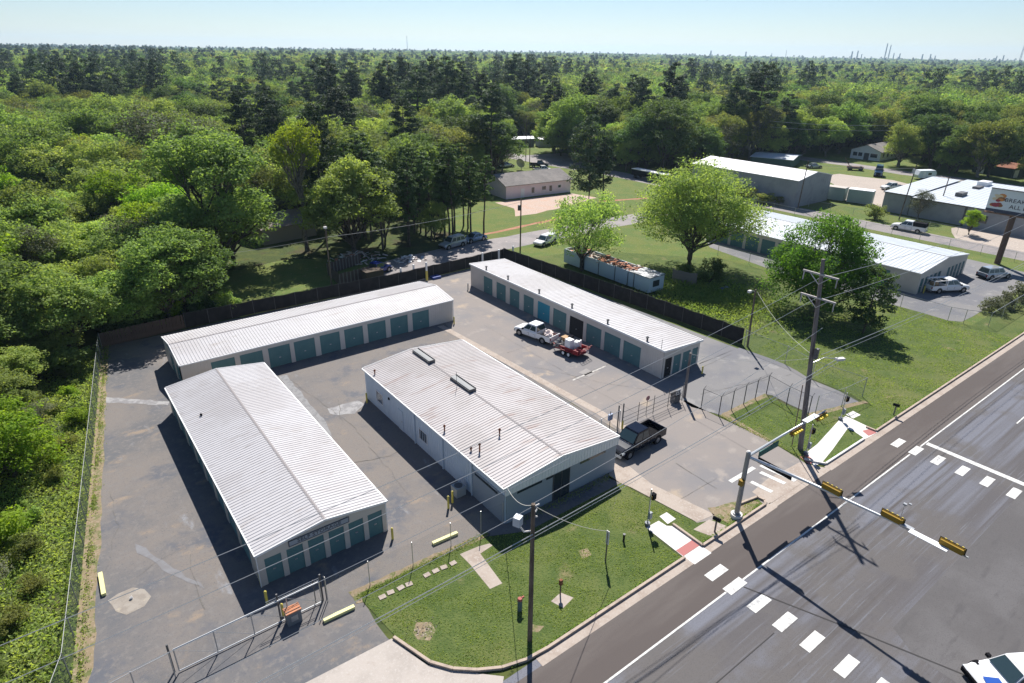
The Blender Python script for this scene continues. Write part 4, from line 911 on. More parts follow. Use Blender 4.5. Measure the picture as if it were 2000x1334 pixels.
MB().tube([(0, 0, 0), (0, 0, 1.9)], .035, 6).build('post', STEEL_D, t); MB().box(-.24, .24, -.08, .08, 1.0, 1.6).build('panel', M('blue_grey_panel', (0.18, 0.24, 0.38), .5), t)
t = thing('gate_motor', 'dark gate motor with a small white sign at the foot of the middle pole', 'gate motor', (45.75, 33.5, 0))
MB().box(-.4, .4, -.28, .28, 0, .85).build('cabinet', STEEL_D, t); MB().box(-.46, .46, -.34, .34, .85, .92).build('lid', BLACK, t); MB().box(-.3, .3, -.30, -.285, .92, 1.5).build('sign_plate', WHITE, t); MB().box(-.2, -.05, -.31, -.30, 1.05, 1.4).box(.08, .2, -.31, -.30, 1.0, 1.4).build('sign_marks', BLACK, t)
t = thing('warning_sign', 'small round red sign on a thin post by the entrance gate', 'sign', (41.6, 33.5, 0))
MB().tube([(0, 0, 0), (0, 0, 2.0)], .025, 5).build('post', STEEL_D, t); MB().tube([(0, -.04, 1.8), (0, -.02, 1.8)], .26, 10).build('plate', M('dull_red', (0.35, 0.16, 0.17), .6), t)

# yellow bollards and lying barrier posts
BOL = [((522, 1178), 1.0, 'before the front left storage corner'), ((511, 1143), 1.0, 'touching the front left storage corner'), ((767, 1053), 1.0, 'at the front right storage corner'), ((876, 993), 1.15, 'in the sun before the air conditioner'), ((884, 982), 1.1, 'in the shade touching the air conditioner'), ((717, 787), 1.1, 'at the rear left corner of the office'), ((887, 633), 1.0, 'at the right end of the long storage building'), ((1371, 730), .9, 'at the front right corner of the narrow building'), ((1215, 838), .9, 'by the keypad behind the black pickup'), ((1803, 573), 1.2, 'at the near corner of the neighbouring storage building'), ((914, 566), 1.0, 'at the rear left corner of the narrow building'), ((554, 1203), 1.0, 'beside the rusty topped gate motor')]
for (px, py), h, lab in BOL:
    x, y = g(px, py); q = MB().tube([(0, 0, 0), (0, 0, h - .06), (0, 0, h)], [.085, .085, .04], 10).build('bollard', STEEL if 'rear left corner of the narrow' in lab else YELLOW, smooth=False); q.location = (x, y, 0)
    meta(q, ('steel' if 'rear left corner of the narrow' in lab else 'yellow') + ' bollard ' + lab, 'bollard', 'bollards guarding the corners')
for (a, b, lab) in [((196, 1120), (203, 1162), 'near the left fence by the crushed stone patch'), ((845, 1062), (893, 1041), 'between the front storage building and the lawn'), ((632, 1213), (692, 1185), 'by the right end of the sliding gate')]:
    p, q = g(*a, .12), g(*b, .12); mx, my = (p[0] + q[0]) / 2, (p[1] + q[1]) / 2
    o = MB().beam((p[0] - mx, p[1] - my, .13), (q[0] - mx, q[1] - my, .13), .24, .2).build('wheel_stop', YEL_PALE); o.location = (mx, my, 0)
    meta(o, 'faded yellow parking block ' + lab, 'parking block', 'yellow parking blocks')
x, y = g(257, 1170); o = MB().tube([(0, 0, 0), (0, 0, .12), (.05, .02, .2)], [.12, .1, .03], 7).build('vent_stub', CONC_N); o.location = (x, y, 0); meta(o, 'small white pipe stub in the crushed stone patch', 'pipe')
# air conditioner
t = thing('air_conditioner', 'grey outdoor air conditioner in the shade of the office side wall', 'air conditioner', (20.9, 33.9, 0))
MB().box(-.42, .42, -.42, .42, .05, .85).build('casing', M('ac_casing', (0.34, 0.36, 0.36), .6), t); m = MB().tube([(0, 0, .85), (0, 0, .88)], .33, 14); m.build('fan_guard', STEEL_D, t)
# lawn furniture
t = thing('telecom_pedestal', 'dark round telecom pedestal with a rusty red top left of the street light pole', 'utility box', (17.86, 22.27, 0))
MB().tube([(0, 0, 0), (0, 0, .85)], .15, 12).build('body', M('pedestal_grey', (0.10, 0.14, 0.16), .6), t); MB().tube([(0, 0, .85), (0, 0, 1.0)], [.17, .13], 12).box(.1, .3, -.04, .04, .9, 1.0).build('cap', M('rusty_red_cap', (0.34, 0.10, 0.08), .8), t)
t = thing('meter_post', 'rusty meter post on a small concrete pad right of the street light pole', 'meter', (20.65, 21.72, 0))
MB().tube([(0, 0, 0), (0, 0, .9)], .05, 6).build('post', WOOD_BR, t); MB().box(-.1, .1, -.08, .08, .85, 1.25).build('meter', RUST, t)
t = thing('marker_post', 'tall thin wooden post with a white upright board on the lawn', 'post', (24.99, 22.1, 0))
MB().tube([(0, 0, 0), (0, 0, 2.5)], .05, 6).build('post', WOOD, t); MB().box(-.03, .03, -.12, .12, 1.5, 2.6).build('board', CONC_N, t)
t = thing('valve_post', 'short black post standing in the lawn near the pedestrian signal', 'post', (27.38, 22.73, 0))
MB().tube([(0, 0, 0), (0, 0, .58)], .07, 8).build('post', BLACK, t); MB().tube([(0, 0, .58), (0, 0, .66)], .1, 8).build('cap', STEEL_D, t)
def mailbox(x, y, lab, rz=0):
    t = thing('mailbox', lab, 'mailbox', (x, y, 0), rz, 'black mailboxes at the kerb')
    MB().box(-.05, .05, -.05, .05, 0, 1.05).build('post', WOOD_G, t)
    m = MB(); m.extr([(-.11, 1.05), (.11, 1.05), (.11, 1.2), (.06, 1.28), (-.06, 1.28), (-.11, 1.2)], 'y', -.28, .28); m.build('box', BLACK, t); MB().box(.11, .125, -.1, -.07, 1.1, 1.35).build('flag', RED, t)
mailbox(33.35, 19.55, 'black mailbox on a grey post in front of the big signal pole', R(12)); mailbox(60.6, 19.5, 'black mailbox at the kerb right of the far ramp', R(10))
# ------------------------------------------------------------------ signals
def sig_head(t, c, facing, n=4, length=1.16, nm='signal_head'):
    """horizontal signal: c = centre, facing 'E' (+x) or 'S' (-y)"""
    cx, cy, cz = c; L = length; m = MB(); b = MB(); v = []
    if facing == 'E':
        b.box(cx + .02, cx + .05, cy - L / 2 - .09, cy + L / 2 + .09, cz - .25, cz + .25); m.box(cx - .17, cx + .02, cy - L / 2, cy + L / 2, cz - .17, cz + .17)
    else:
        b.box(cx - L / 2 - .09, cx + L / 2 + .09, cy - .05, cy - .02, cz - .25, cz + .25); m.box(cx - L / 2, cx + L / 2, cy - .02, cy + .17, cz - .17, cz + .17)
    bp = M('signal_backplate', (0.02, 0.018, 0.015), .6)
    o = m.build(nm, OCHRE, t, True)
    off = Matrix.Translation(-Vector(t.location))
    k = b.build('backplate', bp if facing == 'E' else M('amber_backplate', (0.16, 0.08, 0.01), .6), o); k.data.transform(off)
    if facing == 'E':
        e = MB(); e.box(cx - .025, cx + .0, cy - L / 2 - .05, cy + L / 2 + .05, cz - .21, cz + .21); k = e.build('back_panel', OCHRE, o); k.data.transform(off)
    for i in range(n):
        a = -L / 2 + L * (i + .5) / n; m = MB()
        ps = []
        for q in range(9):
            th = math.pi * (-.15 + 1.3 * q / 8); ps.append((math.cos(th) * .125, math.sin(th) * .125))
        for (p0, p1) in zip(ps, ps[1:]):
            if facing == 'E': m.face([(cx + .05, cy + a + p0[0], cz + p0[1]), (cx + .05, cy + a + p1[0], cz + p1[1]), (cx + .28, cy + a + p1[0], cz + p1[1]), (cx + .28, cy + a + p0[0], cz + p0[1])])
            else: m.face([(cx + a + p0[0], cy - .05, cz + p0[1]), (cx + a + p1[0], cy - .05, cz + p1[1]), (cx + a + p1[0], cy - .28, cz + p1[1]), (cx + a + p0[0], cy - .28, cz + p0[1])])
        k = m.build('visor', VISOR, o); k.data.transform(off)
        m = MB(); m.tube([(cx + .051, cy + a, cz), (cx + .056, cy + a, cz)] if facing == 'E' else [(cx + a, cy - .051, cz), (cx + a, cy - .056, cz)], .12, 10); k = m.build('lens', M('dark_lens', (0.03, 0.02, 0.015), .3), o); k.data.transform(off)
T = thing('traffic_signal', 'steel traffic signal pole with two mast arms over the road and the driveway', 'traffic light', (35.94, 19.6, 0))
MB().tube([(35.94, 19.6, 0), (35.94, 19.6, .35)], .42, 16).build('base', CONC_N, T, True)
MB().tube([(35.94, 19.6, .3), (35.94, 19.6, .45)], .3, 12).tube([(35.94, 19.6, .4), (35.94, 19.6, 5.75)], [.19, .155], 14).build('pole', M('signal_pole_steel', (0.27, 0.28, 0.29), .45, .4), T, True, smooth=False)
MB().tube([(35.94, 19.6, 5.75), (35.94, 19.6, 5.83)], [.17, .1], 12).build('pole_cap', CONC_N, T, True)
MB().tube([(36.0, 19.4, 5.35), (36.03, 15, 5.78), (36.06, 10, 6.1), (36.1, 6.1, 6.25)], [.12, .10, .08, .055], 10).build('mast_arm', STEEL_L, T, True, smooth=True)
MB().tube([(36.1, 19.58, 5.4), (40, 19.5, 5.62), (45.8, 19.4, 5.75)], [.11, .085, .055], 10).build('mast_arm', STEEL_L, T, True, smooth=True)
for y, z in ((13.75, 6.12), (10.1, 6.35), (6.95, 6.45)): sig_head(T, (36.08, y, z), 'E')
sig_head(T, (41.65, 19.36, 5.42), 'S'); sig_head(T, (45.1, 19.3, 5.5), 'S')
MB().box(36.14, 36.19, 16.4, 18.95, 5.15, 5.6).build('street_sign', BLACK, T, True)['label'] = 'dark back of the street name sign'
MB().box(37.0, 39.4, 19.36, 19.42, 4.98, 5.45).build('street_sign', GREEN_S, T, True)['label'] = 'green street name sign'
m = MB().box(35.55, 35.98, 7.0, 9.0, 6.27, 6.31); m.build('aluminium_panel', WHITE, T, True)
m = MB().box(42.7, 44.4, 19.15, 19.6, 5.86, 5.90); m.build('aluminium_panel', WHITE, T, True)
MB().tube([(36.06, 9.7, 6.1), (36.06, 9.7, 7.6)], .02, 5).box(35.98, 36.12, 9.6, 9.78, 7.5, 7.62).box(36.1, 36.2, 9.4, 9.55, 7.62, 7.7).build('camera_mast', STEEL, T, True)
MB().box(35.9, 36.2, 8.9, 9.6, 6.12, 6.28).build('detector_bracket', STEEL, T, True)
m = MB().box(35.5, 35.82, 19.4, 19.7, 3.05, 3.5); m.build('pedestrian_head', OCHRE, T, True)
def ped(x, y, h, lab, lean=0, side=1):
    t = thing('pedestrian_signal', lab, 'pedestrian signal', (x, y, 0), 0, 'pedestrian signal posts')
    MB().tube([(0, 0, 0), (0, 0, .25)], .2, 10).build('base', M('dark_cast_base', (0.10, 0.12, 0.14), .5), t)
    MB().tube([(0, 0, .2), (lean, 0, h)], .05, 8).build('post', STEEL, t)
    MB().box(-.13, .13, -.25, -.06, .7, 1.25).build('controller', M('ped_box', (0.20, 0.23, 0.26), .5), t)
    MB().box(.08 * side, .42 * side, -.17, .13, h - .95, h - .5).build('signal_head', BLACK, t) if side > 0 else MB().box(-.42, -.08, -.17, .13, h - .95, h - .5).build('signal_head', BLACK, t)
    MB().box(.0 if side > 0 else -.1, .1 if side > 0 else 0, -.1, .1, h - .85, h - .6).build('bracket', OCHRE, t)
ped(30.0, 22.9, 3.2, 'pedestrian signal on a slim post beside the near ramp and front lawn')
ped(55.7, 22.1, 2.9, 'pedestrian signal post at the far end of the white ramp')
ped(47.75, 20.95, 3.0, 'pedestrian signal post close behind the wooden power pole')

# ------------------------------------------------------------------ utility poles and wires
PW = thing('power_pole', 'tall grey power pole with two crossarms and a street lamp on the corner lawn', 'power pole', (48.06, 21.63, 0))
tp = Vector((48.0, 23.25, 16.7)); bs = Vector((48.06, 21.63, 0))
pa = lambda z: bs + (tp - bs) * (z / 16.7)
MB().tube([bs - Vector((0, 0, .2)), pa(8), tp], [.23, .19, .14], 10).build('pole', WOOD_G, PW, True, smooth=False)
for z, dy in ((15.5, 0), (13.6, .05)):
    c = pa(z); b = MB().beam((c.x - .12, c.y - 1.45, z), (c.x - .12, c.y + 1.45, z), .13, .13); b.build('crossarm', M('pale_crossarm', (0.42, 0.39, 0.37), .8), PW, True)
    for q in (-1.35, 1.35): MB().tube([(c.x - .12, c.y + q, z - .06), (c.x - .12, c.y + q, z - .75)], [.05, .04], 6).build('insulator', STEEL, PW, True)
    MB().beam((c.x - .15, c.y - .9, z), (c.x - .15, c.y, z - .8), .05).beam((c.x - .15, c.y + .9, z), (c.x - .15, c.y, z - .8), .05).build('brace', STEEL, PW, True)
c = pa(8.0)
MB().tube([(c.x, c.y, 8.0), (c.x + 1.0, c.y - .5, 8.45), (c.x + 2.2, c.y - 1.1, 8.25)], [.04, .035, .03], 6).build('lamp_arm', STEEL, PW, True)
MB().box(c.x + 2.0, c.x + 2.75, c.y - 1.35, c.y - 1.0, 8.1, 8.3, rz=-.45).build('lamp_head', CONC_N, PW, True)
MB().box(c.x - .3, c.x + .05, c.y - .45, c.y - .2, 8.6, 9.5).build('cable_closure', STEEL_D, PW, True)
MB().tube([(c.x - .2, c.y - .1, .1), (c.x - .2, c.y + .15, 6.0)], .04, 6).build('conduit', M('conduit_rust', (0.22, 0.15, 0.12), .8), PW, True)

SP = thing('street_light_pole', 'brown wooden pole with a boxy floodlight in front of the office lawn', 'street light', (17.0, 20.2, 0))
MB().tube([(17.0, 20.2, -.2), (17.02, 20.3, 9.75)], [.15, .11], 10).build('pole', WOOD, SP, True)
MB().tube([(17.0, 20.3, 8.0), (16.6, 20.5, 8.0), (16.35, 20.6, 8.5)], .05, 6).build('lamp_arm', CONC_N, SP, True)
MB().box(16.1, 16.5, 20.45, 20.85, 8.5, 9.05, rz=.4).build('lamp_head', M('flood_grey', (0.42, 0.46, 0.52), .5), SP, True)
MB().tube([(17.15, 20.25, 9.2), (17.3, 20.3, 9.3)], .05, 6).tube([(17.15, 20.25, 8.9), (17.3, 20.3, 8.8)], .05, 6).tube([(17.1, 20.25, 9.6), (17.35, 20.2, 9.65)], .05, 6).build('insulator', CONC_N, SP, True)
def pole(x, y, h, label, r=.13, mat=WOOD, lamp=None, arm=False, trans=False, tilt=None):
    z = float(terr(x, y)) if math.hypot(x, y) > 200 else 0
    t = thing('utility_pole', label, 'utility pole', (x, y, z), 0, None, tilt)
    MB().tube([(0, 0, -.2), (0, 0, h)], [r, r * .75], 8).build('pole', mat, t)
    if arm: MB().beam((-.05, -1.1, h - .5), (-.05, 1.1, h - .5), .1).build('crossarm', mat, t)
    if trans: MB().tube([(-.3, .1, h - 1.9), (-.3, .1, h - 1.0)], .24, 9).build('transformer', STEEL_D if trans == 1 else STEEL, t)
    if lamp: MB().tube([(0, 0, h - .3), (lamp[0] * .6, lamp[1] * .6, h - .1)], .03, 5).build('lamp_arm', STEEL, t); MB().box(lamp[0] - .22, lamp[0] + .22, lamp[1] - .16, lamp[1] + .16, h - .35, h - .1).build('lamp_head', CONC_N, t)
    return t
pole(62.9, 37.0, 7.0, 'short wooden pole with a small lamp at the near end of the black side fence', lamp=(-.5, .4), tilt=(R(-2), 0))
pole(47.2, 33.5, 4.9, 'grey wooden pole at the entrance gate in front of the narrow storage building', .15, WOOD_G)
pole(31.75, 84.5, 9.0, 'utility pole with a bright round lamp behind the long storage building', lamp=(-.2, -.5), mat=WOOD)
pole(65.2, 83.4, 8.9, 'slim utility pole with a transformer where the back street meets the grass', trans=1)
pole(136.0, 74.0, 10.5, 'leaning pole in front of the brilliant white warehouse roof', tilt=(0, R(3)), mat=WOOD)
pole(144.1, 56.0, 11.5, 'pole with a grey transformer left of the low warehouse', trans=2, tilt=(R(2), R(3)), mat=WOOD)
pole(155.7, 53.2, 8.2, 'second leaning pole rising before the low warehouse roof', tilt=(0, R(4)), mat=WOOD)
pole(130.0, 141.5, 10, 'pole standing beyond the pink house near the parked cars', arm=True)
pole(125, 156, 9, 'pole beside the back street bend near the dark pickup')
pole(152, 127.3, 12, 'dark pole rising out of the bright bushes')
pole(133, 168, 13, 'tall pole by the mobile homes', arm=True)

def wire(label, pts, sag=0.0, r=.02, mat=WIRE, n=18, group=None, name='power_line'):
    c = pts[0]; P3 = []
    for a, b in zip(pts, pts[1:]):
        for i in range(n):
            u = i / n; P3.append((a[0] + (b[0] - a[0]) * u - c[0], a[1] + (b[1] - a[1]) * u - c[1], a[2] + (b[2] - a[2]) * u - sag * 4 * u * (1 - u) - c[2]))
    e = pts[-1]; P3.append((e[0] - c[0], e[1] - c[1], e[2] - c[2]))
    o = MB().tube(P3, r, 4).build(name, mat); o.location = c; meta(o, label, 'power line', group); return o
def cat(label, Y, xz, r=.02, Y2=None):
    """wire along X through surveyed (x, z) pairs"""
    xs = np.array([p[0] for p in xz]); zs = np.array([p[1] for p in xz]); q = np.polyfit(xs, zs, 2) if len(xz) > 2 else np.polyfit(xs, zs, 1)
    X = np.linspace(xs[0], xs[-1], 40); P3 = [(float(x - X[0]), float((Y2 - Y) * (x - X[0]) / (X[-1] - X[0])) if Y2 else 0.0, float(np.polyval(q, x) - np.polyval(q, X[0]))) for x in X]
    o = MB().tube(P3, r, 4).build('power_line', WIRE); o.location = (float(X[0]), Y, float(np.polyval(q, X[0]))); meta(o, label, 'power line')
cat('uppermost power line crossing the office roof and the yard from the top crossarm', 23.5, [(48.4, 14.8), (42.96, 14.45), (34.7, 13.55), (27.3, 12.9), (14.4, 12.08), (3.8, 11.8), (-4.6, 11.7), (-14, 11.9)], .02, 23.5)
cat('power line from the lower crossarm passing in front of the storage doors', 23.0, [(47.9, 13.6), (36.9, 12.55), (29.0, 11.85), (15.2, 11.0), (4.5, 10.65), (-2.8, 10.5), (-14, 10.7)], .02, 22.9)
cat('thick telephone cable running over the front lawn', 20.2, [(47.6, 9.3), (38.53, 8.94), (33.4, 8.75), (23.03, 8.05), (17.1, 7.8), (9.56, 7.6), (4.72, 7.55), (-14, 7.9)], .03, 20.2)
cat('thinner cable hanging just below the thick telephone cable', 20.15, [(47.6, 9.05), (33.4, 8.55), (17.1, 7.6), (9.56, 7.42), (-14, 7.7)], .018, 20.15)
cat('wire from the floodlight pole top to the tall power pole', 20.4, [(17.05, 9.7), (24, 9.75), (35, 10.3), (47.8, 11.4)], .018, 22.0)
cat('wire leaving the floodlight pole top to the lower left', 20.3, [(17.0, 9.6), (8, 9.2), (-14, 9.3)], .018, 20.3)
cat('wire passing between the floodlight pole and the office corner', 22.0, [(21, 10.0), (13.6, 9.65), (5.6, 9.5), (-14, 9.8)], .018, 22)
wire('service wire from the floodlight pole to the office corner', [(17.0, 20.35, 9.65), (21.9, 29.0, 3.2)], .5, .02)
wire('service wire from the floodlight pole down to the tall marker post', [(17.1, 20.25, 9.6), (24.99, 22.1, 2.6)], .35, .018)
cat('power line from the top crossarm away to the right', 23.6, [(48.5, 15.0), (60, 14.2), (75, 13.7), (95, 14.2), (125, 16.0)], .02, 23.6)
cat('power line from the lower crossarm away to the right', 23.2, [(48.2, 13.3), (60, 12.6), (75, 12.2), (95, 12.8), (125, 14.5)], .02, 23.2)
cat('telephone cable from the power pole away to the right above the lawn', 21.8, [(48.2, 9.1), (60, 8.4), (75, 8.0), (95, 8.4), (125, 9.5)], .028, 21.8)
cat('second telephone cable just under the first, right of the power pole', 21.8, [(48.2, 8.7), (60, 8.0), (75, 7.6), (95, 8.0), (125, 9.1)], .018, 21.8)
wire('wire from the power pole to the short pole at the black fence', [(48.0, 22.4, 8.8), (62.9, 37.0, 6.8)], .6, .016)
wire('wire from the entrance pole to the power pole', [(47.2, 33.5, 4.8), (48.0, 22.4, 8.5)], .5, .016)
wire('wire along the back street between the lamp pole and the transformer pole', [(31.75, 84.5, 7.3), (65.2, 83.4, 8.4)], .5, .022)
wire('wire from the lamp pole away into the woods on the left', [(31.75, 84.5, 7.3), (2, 88, 7.6)], .7, .016)
wire('long power line crossing before the pines, upper middle', [(152, 127.3, 11.8), (215, 150, 13)], .8, .03)
wire('pale power lines crossing before the woods on the right, upper strand', [(190, 118, 12.5), (238, 92, 11.5), (290, 66, 13)], .9, .035)
wire('pale power lines crossing before the woods on the right, lower strand', [(190, 118, 10.8), (238, 92, 10.0), (290, 66, 11.4)], .9, .03)
wire('wire between the leaning poles by the side street', [(136.5, 74, 9.8), (144.6, 56, 10.6), (156, 53.2, 7.8)], .5, .02)

# ------------------------------------------------------------------ billboard
BB = thing('billboard', 'billboard advertising breakfast all day on one brown steel column at the right picture edge', 'billboard', (125.7, 32.2, 0))
MB().tube([(125.7, 32.2, 0), (125.7, 32.2, 8.0)], .45, 14).build('column', M('brown_steel', (0.10, 0.06, 0.045), .6), BB, True)
A1 = np.array([125.2, 36.05]); A2 = np.array([125.2, 21.5]); dv = (A2 - A1) / np.linalg.norm(A2 - A1); nv = np.array([-dv[1], dv[0]]); nv = nv if nv @ np.array([-.8, -.6]) > 0 else -nv
def bp(a, o, z): p = A1 + dv * a + nv * o; return (float(p[0]), float(p[1]), z)
def bbox(m, a0, a1, o0, o1, z0, z1):
    P8 = [bp(a0, o0, z0), bp(a1, o0, z0), bp(a1, o1, z0), bp(a0, o1, z0), bp(a0, o0, z1), bp(a1, o0, z1), bp(a1, o1, z1), bp(a0, o1, z1)]
    b = len(m.v); m.v += P8
    for q in ((0, 3, 2, 1), (4, 5, 6, 7), (0, 1, 5, 4), (1, 2, 6, 5), (2, 3, 7, 6), (3, 0, 4, 7)): m.f.append(tuple(b + i for i in q)); m.m.append(m.mi)
    return m
LB = float(np.linalg.norm(A2 - A1)); Z0, Z1 = 8.3, 11.9
bbox(MB(), 0, LB, -.15, .15, Z0, Z1).build('panel', M('billboard_face', (0.62, 0.66, 0.64), .6), BB, True)
pf = MB()
rr = random.Random(4); food = [M('ad_brown', (0.26, 0.10, 0.03), .6), M('ad_orange', (0.55, 0.22, 0.05), .6), M('ad_red', (0.30, 0.04, 0.05), .6), M('ad_cream', (0.62, 0.52, 0.33), .6)]
for i in range(16):
    a, z = rr.uniform(.55, 1.9), rr.uniform(Z0 + .9, Z1 - .6); rad = rr.uniform(.25, .5)
    m = MB(); ring = [bp(a + math.cos(t_) * rad * 1.2, .155 + i * .002, z + math.sin(t_) * rad * .7) for t_ in [k * math.pi / 5 for k in range(10)]]; m.face(ring); m.build('food_picture', food[i % 4], BB, True)
bbox(MB(), 0, LB, .15, .19, Z0, Z0 + .45).build('lower_band', M('ad_dark_band', (0.05, 0.06, 0.09), .6), BB, True)
bbox(MB(), 0, LB, -.2, .6, Z0 - .25, Z0 - .1).build('catwalk', M('brown_grating', (0.20, 0.11, 0.06), .8), BB, True)
bbox(MB(), 0, LB, .0, .35, Z1, Z1 + .12).build('top_rim', STEEL_D, BB, True)
bbox(MB(), 1, LB - 1, -.5, -.2, Z0 + .2, Z0 + .6).build('support_beam', MATS['brown_steel'], BB, True)
ang = math.atan2(dv[1], dv[0])
for bt, a, z in (('BREAKFAST', 4.75, 10.35), ('ALL DAY', 5.0, 9.4)):
    text(BB, bt, Vector(bp(a, .17, z)) - Vector(BB.location), 0.85, (R(90), 0, ang), M('ad_text_dark', (0.05, 0.045, 0.05), .6), font_w=1.15)

# ------------------------------------------------------------------ vehicles (x forward, y left, wheels on z = 0)
def loft(m, secs):
    """secs: list of (x, [(y,z)...]) with equal point counts, closed rings"""
    b = len(m.v); n = len(secs[0][1])
    for x, r_ in secs:
        for y, z in r_: m.v.append((x, y, z))
    for i in range(len(secs) - 1):
        for k in range(n):
            k2 = (k + 1) % n; m.f.append((b + i * n + k, b + (i + 1) * n + k, b + (i + 1) * n + k2, b + i * n + k2)); m.m.append(m.mi)
    m.f.append(tuple(b + k for k in range(n))); m.m.append(m.mi)
    m.f.append(tuple(b + (len(secs) - 1) * n + k for k in reversed(range(n)))); m.m.append(m.mi)
def ring(hw, zl, zt, ch=.07):
    return [(-hw + .06, zl), (-hw, zl + .12), (-hw, zt - ch * 2.2), (-hw + ch * .6, zt - ch * .6), (-hw + ch * 2.2, zt), (hw - ch * 2.2, zt), (hw - ch * .6, zt - ch * .6), (hw, zt - ch * 2.2), (hw, zl + .12), (hw - .06, zl)]
CARP = {}
def paint(name, col, metal=0.0, rough=.12):
    m = M(name, col, rough, metal, spec=.6); m.node_tree.nodes['Principled BSDF'].inputs['Coat Weight'].default_value = .0; m.node_tree.nodes['Principled BSDF'].inputs['Coat Roughness'].default_value = .05; return m
def vehicle(name, label, cat, loc, heading, body, kind='pickup', L=5.8, W=1.95, H=1.9, cap=None, group=None, wheel_r=.38, dark_trim=BLACK):
    t = thing(name, label, cat, (loc[0], loc[1], 0), heading, group)
    h = L / 2; hw = W / 2; zl = .38 if kind in ('pickup',) else .28; belt = H * .60 if kind == 'pickup' else H * .58
    hood = belt - .04 if kind == 'pickup' else belt - .10
    if kind == 'pickup': cab0, cab1, rf0, rf1 = -.75 / 5.8 * L, 1.55 / 5.8 * L, -.60 / 5.8 * L, .75 / 5.8 * L
    elif kind == 'suv': cab0, cab1, rf0, rf1 = -h + .12, h * .48, -h + .42, h * .22
    elif kind == 'van': cab0, cab1, rf0, rf1 = -h + .1, h * .74, -h + .3, h * .42
    else: cab0, cab1, rf0, rf1 = -h * .62, h * .46, -h * .36, h * .12
    m = MB()
    rear = cab0 - .02 if kind == 'pickup' else -h
    tail = belt if kind in ('suv', 'van', 'pickup') else belt - .04
    secs = [(rear, ring(hw * (.94 if kind != 'pickup' else 1), zl + .1, tail - .03)), (rear + .12, ring(hw, zl, tail)), (cab1 - .1, ring(hw, zl, belt)), (cab1 + .15, ring(hw, zl, hood + .03)), (h * .8, ring(hw * .97, zl, hood - .05)), (h - .12, ring(hw * .90, zl, hood - .16)), (h, ring(hw * .80, zl + .1, hood - .30))]
    loft(m, secs); m.build('body', body, t, smooth=False)
    if kind == 'pickup':
        m = MB(); z1 = belt + .02
        m.box(-h + .08, rear, -hw, -hw + .10, zl + .12, z1).box(-h + .08, rear, hw - .10, hw, zl + .12, z1).box(-h, -h + .09, -hw + .02, hw - .02, zl + .15, z1 - .02).box(-h + .09, rear, -hw + .1, hw - .1, zl + .2, zl + .28).box(rear - .06, rear, -hw + .1, hw - .1, zl + .28, z1)
        m.build('bed', body, t)
        MB().box(-h + .10, rear - .07, -hw + .105, hw - .105, zl + .285, zl + .30).build('bed_liner', dark_trim, t)
        for s in (-1, 1): MB().box(-h + .1, rear - .05, s * (hw - .11) - .03 if s > 0 else -hw + .02, s * (hw - .02) if s > 0 else -hw + .12, z1, z1 + .02).build('bed_rail', dark_trim if cap is None else body, t)
    # cabin
    hb, ht = hw - .08, hw - .28; zr = H
    def pt(x, z):   # half width at height
        return hb + (ht - hb) * (z - belt) / (zr - belt)
    m = MB(); zb = belt - .06
    prof = [(cab0, zb), (cab1, zb), (rf1, zr), (rf0, zr)]
    q = []
    for s in (-1, 1): q.append([(x, s * (hb if z < belt + .01 else ht), z) for x, z in prof])
    m.face(q[0]); m.face(q[1][::-1])
    for i in range(4): j = (i + 1) % 4; m.face([q[0][i], q[1][i], q[1][j], q[0][j]])
    cabn = m.build('cabin', body, t)
    m = MB(); m.box(rf0 + .02, rf1 - .02, -ht + .03, ht - .03, zr, zr + .035); m.build('roof', body, t)
    def pane(P4, nm, off):
        m = MB(); m.face(P4); p = m.build(nm, CARGLASS, t); return p
    e = .012
    def lerp(a, b, u): return a + (b - a) * u
    def slant(x0, x1, nm):   # x0 bottom, x1 top
        u0, u1 = .10, .90; d = 1 if x0 > x1 else -1; y0, y1 = lerp(hb, ht, u0) - .07, lerp(hb, ht, u1) - .05
        z0, z1 = lerp(belt, zr, u0), lerp(belt, zr, u1); X0, X1 = lerp(x0, x1, u0) + d * e * 1.6, lerp(x0, x1, u1) + d * e * 1.6
        P4 = [(X0, -y0, z0 + e), (X0, y0, z0 + e), (X1, y1, z1 + e), (X1, -y1, z1 + e)]
        pane(P4 if d > 0 else P4[::-1], nm, 0)
    slant(cab1, rf1, 'windshield'); slant(cab0, rf0, 'rear_window')
    nwin = {'pickup': 2, 'sedan': 2, 'suv': 3, 'van': 3}[kind]
    for s in (-1, 1):
        u0, u1 = .12, .86; z0, z1 = lerp(belt, zr, u0), lerp(belt, zr, u1); y0, y1 = (lerp(hb, ht, u0) + e) * s, (lerp(hb, ht, u1) + e) * s
        a0, a1 = lerp(cab0, rf0, u0) + .1, lerp(cab1, rf1, u0) - .14; b0, b1 = lerp(cab0, rf0, u1) + .1, lerp(cab1, rf1, u1) - .12
        for i in range(nwin):
            f0, f1 = i / nwin + .02, (i + 1) / nwin - .02
            P4 = [(lerp(a0, a1, f0), y0, z0), (lerp(a0, a1, f1), y0, z0), (lerp(b0, b1, f1), y1, z1), (lerp(b0, b1, f0), y1, z1)]
            pane(P4 if s < 0 else P4[::-1], 'side_window', 0)
        MB().box(cab1 - .35, cab1 - .15, s * hw + (0 if s > 0 else -.2), s * hw + (.2 if s > 0 else 0), belt - .02, belt + .16).build('mirror', body if body.name != 'white_paint' else BLACK, t)
        MB().box(h - .32, h - .06, s * hw * .78 - .16, s * hw * .78 + .16, hood - .42, hood - .24).build('headlight', M('headlamp', (0.6, 0.62, 0.62), .1), t)
